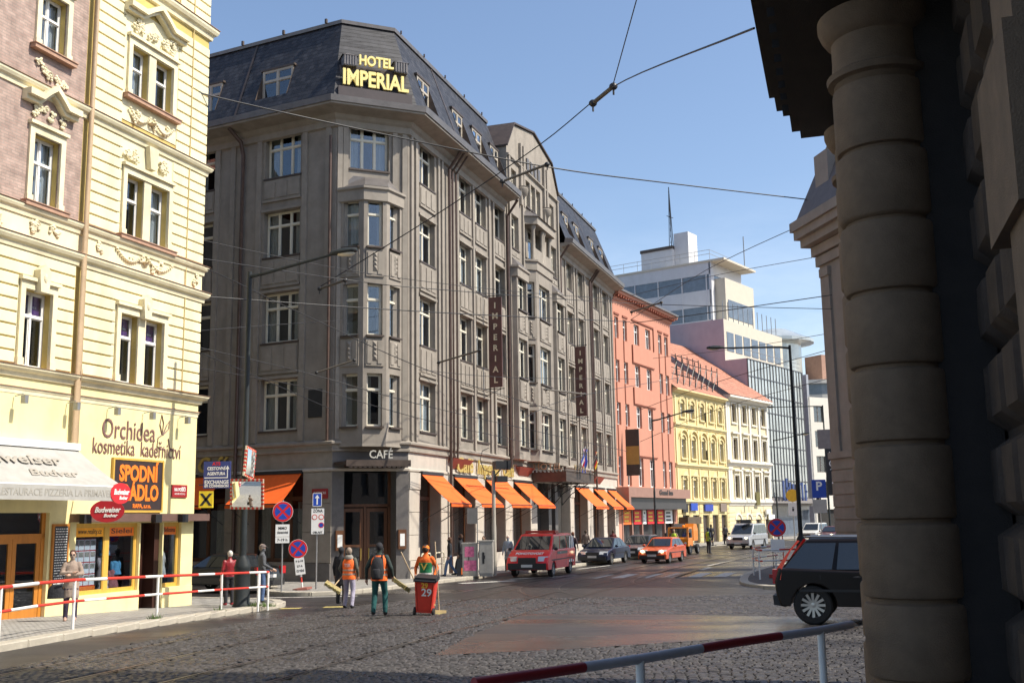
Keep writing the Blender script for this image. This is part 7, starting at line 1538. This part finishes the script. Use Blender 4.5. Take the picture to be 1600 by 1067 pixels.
    if cap:
        q = MB(HT); q.ball((0, hc.y - .008, hc.z + .045), .092, .108, .085, 14, 8); q.add([(-.07, hc.y + .07, hc.z + .05), (.07, hc.y + .07, hc.z + .05), (.05, hc.y + .19, hc.z + .03), (-.05, hc.y + .19, hc.z + .03), (-.07, hc.y + .07, hc.z + .04), (.07, hc.y + .07, hc.z + .04), (.05, hc.y + .19, hc.z + .02), (-.05, hc.y + .19, hc.z + .02)], [(0, 1, 2, 3), (7, 6, 5, 4), (3, 2, 6, 7), (0, 3, 7, 4), (1, 5, 6, 2)]); q.build('cap', cap, t, 60)
    if beanie: q = MB(HT); q.ball((0, hc.y - .012, hc.z + .03), .09, .108, .108, 14, 10); q.build('beanie', beanie, t, 60)
    if hood: q = MB(); q.lathe([(.13, 1.42), (.135, 1.47), (.10, 1.53), (.075, 1.54)], 14, (0, lean - .02, 0)); q.build('hood', hood, t, 60)
    if V:
        q = MB(); loft(q, [(0, 0, .84, .187 * b, .142), (0, lean * .1, .98, .183 * b, .14), (0, lean * .3, 1.12, .178 * b, .138), (0, lean * .7, 1.28, .198 * b, .146), (0, lean, 1.37, .182 * b, .138), (0, lean, 1.45, .125, .10)], 18); vo = q.build('vest', V, t, 60)
        for zz in (.96, 1.08):
            q = MB(); loft(q, [(0, lean * .2, zz, .187 * b, .146), (0, lean * .2, zz + .05, .185 * b, .146)], 18); q.build('reflective_band', mat('vest_band', (.45, .30, .22), .4), vo)
    return t
OV = C('vest_orange', (.95, .16, .02), .7); WLEGS = lambda a: ([(-.10, .10 + a, .51), (-.11, .12 + a, .085)], [(.10, -.02, .50), (.11, -.22, .12, )])
BLK = C('black_cloth', (.018, .018, .022))
w1 = person('street sweeper in orange vest and pale lilac trousers, leftmost of the three', -4.92, 32.44, .09, rad(-12), ('olive', (.09, .09, .07)), ('lilac', (.36, .33, .42)), C('hair_grey', (.28, .22, .17)), vest=OV, larm=[(-.27, -.06, 1.15), (-.24, .12, .98)], rarm=[(.27, -.05, 1.14), (.25, .08, .92)], lleg=[(-.12, .10, .50), (-.14, .02, .085)], rleg=[(.12, .02, .50), (.14, -.12, .10)], hood=C('hood_grey', (.25, .23, .20)), bulk=1.08)
text('vest_lettering', 'TSK', .14, SIGNWHITE, w1, Matrix.Translation((0, -.155, 1.24)), depth=.004, width=.2)
w2 = person('street sweeper with black backpack, black beanie and teal trousers, middle of the three', -3.47, 27.95, .25, rad(-5), ('darkgreen', (.025, .04, .035)), ('teal', (.012, .085, .085)), BLK, vest=OV, beanie=BLK, larm=[(-.31, -.04, 1.14), (-.33, .04, .88)], rarm=[(.31, -.06, 1.14), (.32, .08, .93)], lleg=[(-.12, .06, .50), (-.13, -.08, .10)], rleg=[(.12, .12, .52), (.14, .06, .085)], bulk=1.12, h=1.80)
q = MB(); loft(q, [(0, -.23, .88, .14, .09), (0, -.25, 1.0, .16, .11), (0, -.24, 1.2, .16, .11), (0, -.22, 1.36, .12, .08), (0, -.20, 1.42, .06, .04)], 14); bp_ = q.build('backpack', BLK, w2, 60); q = MB()
for s in (-1, 1): q.tube([(s * .08, -.17, 1.40), (s * .10, 0, 1.49), (s * .10, .15, 1.3)], .02, 6)
q.tube([(.14, -.17, 1.0), (.10, -.16, 1.48)], .02, 6); q.build('strap', BLK, bp_); q = MB(); loft(q, [(0, -.33, .92, .10, .05), (0, -.34, 1.1, .10, .05), (0, -.33, 1.14, .08, .03)], 10); q.build('pocket', BLK, bp_, 60)
w3 = person('street sweeper in orange and green jacket with orange cap, behind the red bin', -2.36, 28.85, .22, rad(-14), ('green', (.015, .20, .075)), ('darkgreen2', (.02, .05, .04)), C('hair_dk', (.05, .03, .02)), cap=C('cap_orange', (.85, .22, .02)), h=1.74, sleeves=C('slv_orange', (.75, .14, .02)), yoke=C('slv_orange', (.75, .14, .02)), stripe=(1.0,), larm=[(-.30, .06, 1.16), (-.24, -.12, .98)], rarm=[(.30, .06, 1.16), (.26, -.10, .96)], bulk=1.1)
q = MB(); q.add([(-.10, -.145, 1.28), (-.05, -.15, 1.28), (.0, -.155, 1.17), (.0, -.155, 1.10), (.1, -.145, 1.28), (.05, -.15, 1.28)], [(0, 3, 2, 1), (3, 4, 5, 2)]); q.build('chevron', C('chevron_yellow', (.85, .62, .12)), w3)
person('sweeper in black partly hidden in front of the lilac-trousered one', -5.5, 34.6, .06, rad(-20), ('blackjacket', (.015, .015, .02)), ('blk_tr', (.02, .02, .025)), BLK, beanie=BLK, coat=True, bulk=1.1)
def broom(label, head, tip, group='sweepers\' brooms'):
    a, b = Vector(head), Vector(tip); t = thing('broom', label, 'broom', tuple(a), group=group); q = MB(); q.tube([(0, 0, 0), tuple(b - a)], .016, 8); q.build('handle', mat('broom_wood', (.45, .33, .2), .6), t, 60)
    d = (b - a).normalized(); s = d.cross(Vector((0, 0, 1))).normalized(); u = s.cross(d).normalized(); F = Matrix((( s.x, -d.x, u.x, 0), (s.y, -d.y, u.y, 0), (s.z, -d.z, u.z, 0), (0, 0, 0, 1))) @ Matrix.Rotation(rad(35), 4, 'Y')
    q = MB(F); q.box(-.26, .26, -.02, .05, -.05, .05); q.build('head', mat('broom_block', (.30, .22, .10), .7), t)
    q = MB(F); r_ = random.Random(2)
    for i in range(26):
        for j in range(4): x, z = -.25 + i * .02, -.04 + j * .027; q.box(x - .007, x + .007, .05, .17 + r_.uniform(-.02, .02), z - .008 + r_.uniform(-.01, .01), z + .008)
    o = q.build('bristles', mat('bristle_straw', (.42, .35, .15), .9, .3, 20), t); o['kind'] = 'stuff'
broom('broom carried low by the lilac-trousered sweeper, head pointing back', (-5.28, 31.9, .76), (-5.0, 33.5, 1.29)); broom('broom carried by the sweeper with the backpack, head to the right', (-2.9, 27.75, 1.02), (-3.25, 28.9, 1.2)); broom('broom standing in the red bin with its handle leaning left', (-2.33, 28.12, .55), (-2.92, 27.95, 1.82)); broom('upright broom held beside the orange-capped sweeper', (-1.98, 28.4, .30), (-2.10, 28.65, 2.05))
# red wheeled bin
bn_ = thing('wheeled_bin', 'red wheeled refuse bin marked 29 pulled along by the orange-capped sweeper', 'bin', (-2.31, 27.95, .25), rad(-4), scale=.88); bn_.rotation_euler = (rad(6), rad(4), rad(-4)); RB_ = mat('bin_red', (.68, .045, .025), .45, .1, 4, coat=.2)
q = MB(); q.add([(-.23, -.24, .1), (.23, -.24, .1), (.23, .24, .1), (-.23, .24, .1), (-.30, -.32, 1.0), (.30, -.32, 1.0), (.30, .32, 1.0), (-.30, .32, 1.0)], [(3, 2, 1, 0), (0, 1, 5, 4), (1, 2, 6, 5), (2, 3, 7, 6), (3, 0, 4, 7)]); q.add([(-.17, -.262, .18), (.17, -.262, .18), (.22, -.333, .93), (-.22, -.333, .93)], [(0, 1, 2, 3)]); q.build('body', RB_, bn_)
for s in (-1, 1): q = MB(); q.tube([(s * .20, -.25, .12), (s * .27, -.325, .98)], .022, 6); q.build('body_rib', RB_, bn_, 60)
q = MB(); q.box(-.33, .33, -.36, .34, .98, 1.05); q.tube([(-.3, -.40, 1.02), (.3, -.40, 1.02)], .022, 8); q.build('rim', BLACK, bn_); q = MB(); q.box(-.31, .31, -.34, .32, 1.05, 1.10); q.build('lid', BLACK, bn_)
for s in (-1, 1):
    q = MB(Matrix.Translation((s * .27, -.2, .12)) @ Matrix.Rotation(rad(90), 4, 'Y')); q.lathe([(0, -.03), (.12, -.03), (.13, 0), (.12, .03), (0, .03)], 16); q.build('wheel', TYRE, bn_, 40)
text('bin_number', '29', .3, SIGNWHITE, bn_, Matrix.Translation((.06, -.327, .68)) @ Matrix.Rotation(rad(5), 4, 'X'), depth=.004, bold=.006); text('bin_number', '29', .2, mat('paint_amber', (.85, .5, .05), .5), bn_, Matrix.Translation((.0, -.347, .88)) @ Matrix.Rotation(rad(5), 4, 'X'), depth=.004, bold=.006)
# pedestrians
wm = person('woman with sunglasses and arms folded in beige coat before the yellow shop', -10.57, 26.15, .39, rad(200), ('beige', (.33, .25, .20)), ('wine', (.035, .025, .05)), C('hair_auburn', (.07, .03, .02)), h=1.64, coat=True, larm=[(-.25, .06, 1.16), (.02, .20, 1.14)], rarm=[(.25, .06, 1.18), (-.03, .22, 1.19)], shoes=C('shoe_tan', (.45, .28, .22)))
q = MB(); q.ball((.033, .108, 1.642), .028, .014, .02, 8, 5); q.ball((-.033, .108, 1.642), .028, .014, .02, 8, 5); q.build('sunglasses', BLK, wm, 60)
hb_ = thing('handbag', 'black handbag hanging from the arm of the woman in beige', 'handbag', (-10.86, 25.98, .92), rad(15)); q = MB(); loft(q, [(0, 0, 0, .19, .07), (0, 0, .2, .18, .07), (0, 0, .3, .12, .04)], 14); q.build('body', BLK, hb_, 60); q = MB(); q.tube([(-.1, 0, .28), (-.06, 0, .5), (.08, 0, .62), (.16, 0, .5), (.1, 0, .28)], .012, 6); q.build('strap', BLK, hb_)
person('white-haired woman in dark red leather jacket behind the railing', -8.7, 33.4, .16, rad(35), ('darkred', (.24, .015, .02), .4), ('blk_tr', (.02, .02, .025)), C('hair_white', (.66, .62, .55)), h=1.62, shoes=C('shoe_red', (.3, .03, .04)), bulk=1.15)
person('man in grey jacket and cap standing at the end of the railing', -8.0, 34.6, .14, rad(-65), ('greyjk', (.085, .09, .10)), ('jeans', (.07, .12, .24)), C('hair_grey', (.28, .22, .17)), cap=C('cap_grey', (.14, .11, .10)), h=1.80, bulk=1.12, larm=[(-.27, .04, 1.15), (-.2, .3, 1.0)], rarm=[(.26, .0, 1.15), (.24, .28, 1.0)])
wk = dict(lleg=[(-.10, .16, .52), (-.11, .22, .085)], rleg=[(.10, -.04, .50), (.11, -.30, .14)])
person('young walker in black top and blue jeans beside the cabinets', -2.95, 49.3, .12, rad(95), BLK, ('jeans2', (.08, .13, .24)), C('hair_brown2', (.10, .05, .03)), h=1.72, hairlong=True, **wk)
person('man in long black coat striding beside the jeans walker', -2.5, 50.3, .12, rad(80), BLK, BLK, C('hair_brown2', (.10, .05, .03)), h=1.82, bulk=1.1, **wk)
person('person with brown hair half hidden behind the electric cabinets', -1.45, 50.6, .12, rad(150), ('tanjk', (.25, .18, .13)), BLK, h=1.72)
person('white-haired person in pale blue jacket between the camera pole and the red van', -.35, 53.4, .12, rad(170), ('paleblue', (.36, .42, .46)), BLK, C('hair_white', (.66, .62, .55)), h=1.70, coat=True)
ps = person('walker in dark clothes with blue rucksack behind the red van', 3.1, 58.6, .12, rad(-30), ('darkjk', (.05, .03, .035)), ('navytr', (.015, .018, .03)), C('hair_red', (.12, .04, .02)), h=1.75, **wk); q = MB(); loft(q, [(0, -.2, .95, .13, .09), (0, -.22, 1.2, .14, .1), (0, -.2, 1.4, .08, .05)], 12); q.build('rucksack', C('ruck_blue', (.08, .11, .20)), ps, 60)
person('pedestrian on the pavement beyond the roof of the dark blue saloon', 4.3, 66.4, .12, rad(-20), ('brownjk', (.16, .12, .10)), BLK, h=1.76)
person('pedestrian in dark red on the pavement beyond the grey estate', 6.3, 70.2, .12, rad(-20), ('winejk', (.15, .03, .03)), BLK, h=1.7)
HV = C('hivis_yellow', (.45, .62, .03), .7)
person('road worker in yellow vest standing before the orange truck', 10.45, 71.8, .05, rad(160), ('khaki', (.30, .22, .12)), ('dk_tr', (.03, .03, .035)), h=1.76, vest=HV)
person('road worker in yellow vest at the right side of the orange truck', 13.35, 75.6, .05, rad(-60), ('navyjk', (.02, .03, .05)), ('dk_tr', (.03, .03, .035)), h=1.78, vest=HV, beanie=BLK)
person('dark pedestrian left of the silver van, nearer one', 16.6, 92.4, .12, rad(20), BLK, BLK, h=1.78); person('dark pedestrian left of the silver van, farther one', 18.4, 95.6, .12, rad(-30), ('greyj2', (.12, .11, .11)), BLK, h=1.72)
# ------------------------------------------------------------------ overhead tram wires
WIRES = [
    ('thick span cable from the yellow house across the hotel front to the right block', 0.026, [(-15.07, 30.0, 17.01), (-13.08, 31.5, 16.8), (-9.9, 34.0, 16.66), (-4.56, 37.5, 16.52), (1.59, 40.0, 16.0), (7.06, 45.0, 16.86), (14.34, 50.0, 17.54)]),
    ('upper sky cable from the dark portal down to the hotel corner bay', 0.02, [(3.91, 16.0, 10.2), (3.58, 35.0, 17.15), (1.18, 38.0, 16.24), (-2.63, 40.0, 14.32), (-7.63, 42.0, 11.87)]),
    ('steep sky cable meeting the junction from above the frame', 0.018, [(3.73, 28.0, 17.18), (3.58, 35.0, 17.15)]),
    ('wire in front of the corner bay windows ending at the right column', 0.017, [(-10.35, 34.0, 11.15), (-6.3, 40.0, 11.68), (-3.03, 42.0, 11.69), (6.2, 55.0, 13.59), (14.56, 48.0, 11.78)]),
    ('wire from the yellow house cornice sloping down across the hotel middle floors', 0.016, [(-13.74, 28.0, 10.77), (-10.66, 33.0, 10.95), (-7.4, 38.0, 9.93), (-2.66, 44.0, 8.39), (5.64, 60.0, 7.54)]),
    ('level wire crossing the hotel third floor to the salmon roof edge', 0.02, [(-10.3, 35.0, 10.06), (-3.04, 42.0, 10.75), (6.73, 60.0, 13.52)]),
    ('thin wire from salmon roof rising to the right block', 0.022, [(6.73, 60.0, 13.44), (8.79, 58.0, 13.33), (14.6, 48.0, 12.43)]),
    ('thin wire from white tower height rising to right block cornice', 0.018, [(8.42, 75.0, 16.38), (11.4, 62.0, 16.84), (14.08, 50.0, 16.34)]),
    ('slack wire with insulator passing the tower windows to the right block', 0.016, [(8.48, 75.0, 18.14), (12.14, 64.0, 16.98), (14.35, 50.0, 14.66)]),
    ('low wire before the hotel second floor sloping right', 0.014, [(-10.56, 35.0, 8.4), (-7.51, 39.0, 7.98), (-3.0, 45.0, 7.17), (7.36, 70.0, 6.82)]),
    ('faint wire level with the hotel first floor windows', 0.013, [(-10.54, 35.0, 7.7), (-7.22, 40.0, 7.46), (-3.07, 46.0, 6.67), (6.51, 70.0, 6.21)]),
    ('level wire passing behind both vertical hotel signs', 0.014, [(-4.63, 48.0, 9.35), (-0.03, 55.0, 9.79), (8.36, 70.0, 11.53)]),
    ('wire past the roof scaffold rising to the right block', 0.017, [(8.88, 75.0, 10.0), (12.58, 68.0, 10.87), (15.65, 52.0, 10.57)]),
    ('second wire past the red roof rising to the right block', 0.015, [(9.91, 75.0, 13.61), (13.9, 66.0, 12.81), (15.7, 52.0, 11.36)]),
    ('lower wire before the pilaster house rising to the right', 0.015, [(8.8, 75.0, 7.77), (13.3, 70.0, 9.43), (16.45, 55.0, 9.53)]),
    ('wire along the yellow house first floor windows', 0.014, [(-13.63, 28.0, 9.0), (-12.01, 32.0, 8.73), (-10.09, 36.0, 8.12), (-7.07, 42.0, 6.93)]),
    ('thin wire from the yellow house pipe to its corner and beyond', 0.012, [(-12.92, 31.0, 8.04), (-11.46, 33.0, 8.34), (-10.23, 36.0, 9.11), (-6.6, 42.0, 10.5)]),
    ('wire from the second vertical sign down to the salmon house', 0.015, [(0.54, 50.0, 7.26), (3.42, 58.0, 9.07), (11.65, 75.0, 12.21)]),
    ('high faint wire above the corner bay sloping to the hotel gable', 0.012, [(-10.38, 34.0, 11.79), (-5.81, 40.0, 11.98), (0.04, 48.0, 12.84), (7.32, 60.0, 14.73)]),
]
RODS = [
    ('slanted steel pull-off rod at the hotel eaves with clamps', 0.055, [(-0.35, 40.0, 15.44), (1.53, 39.6, 16.02)]),
    ('grey pull-off rod fixed to the brick facing of the yellow house', 0.05, [(-13.69, 28.5, 14.34), (-12.98, 31.5, 16.82)]),
    ('pull-off rod before the third floor of the corner bay', 0.05, [(-7.5, 41.0, 11.55), (-6.27, 40.0, 11.68)]),
    ('pull-off rod beside the first vertical hotel sign', 0.04, [(-3.25, 46.0, 9.3), (-1.31, 45.0, 9.68)]),
    ('pull-off rod before the left face of corner bay', 0.035, [(-7.79, 42.0, 8.39), (-6.18, 42.0, 8.9)]),
    ('pull-off rod near the second vertical hotel sign', 0.045, [(1.52, 52.0, 8.8), (3.95, 58.0, 9.21)]),
    ('pull-off rod beside the salmon roof corner', 0.05, [(7.2, 64.0, 14.83), (8.88, 62.0, 15.03)]),
    ('dark sky insulator joining three cables', 0.075, [(3.65, 35.0, 17.21), (2.95, 36.0, 16.96)]),
]
WIRE = mat('wire_black', (.022, .022, .025), .5, .1); 
for lab, r, pts in WIRES:
    P = smooth([Vector(p) for p in pts], 6); q = MB(); O = P[0].copy(); q.tube([p - O for p in P], r, 6); w = q.build('overhead_wire', WIRE, None, 60); w.location = O; tag(w, lab, 'wire', 'overhead tram wires')
RODM = mat('rod_bronze', (.12, .10, .075), .5, .2)
for lab, r, pts in RODS:
    a, b = map(Vector, pts); t = thing('pull_off_rod', lab, 'wire rod', tuple(a), group='wire rods'); q = MB(); q.tube([(0, 0, 0), tuple(b - a)], r, 8); q.build('rod', RODM, t, 60)
    for f in (0.04, .96):
        q = MB(); c = (b - a) * f; q.ball(tuple(c), r * 2.0, r * 1.6, r * 1.8, 8, 6); q.tube([tuple(c), tuple(c + Vector((0, 0, -r * 4)))], r * .5, 6); q.build('clamp', BLACK, t, 60)
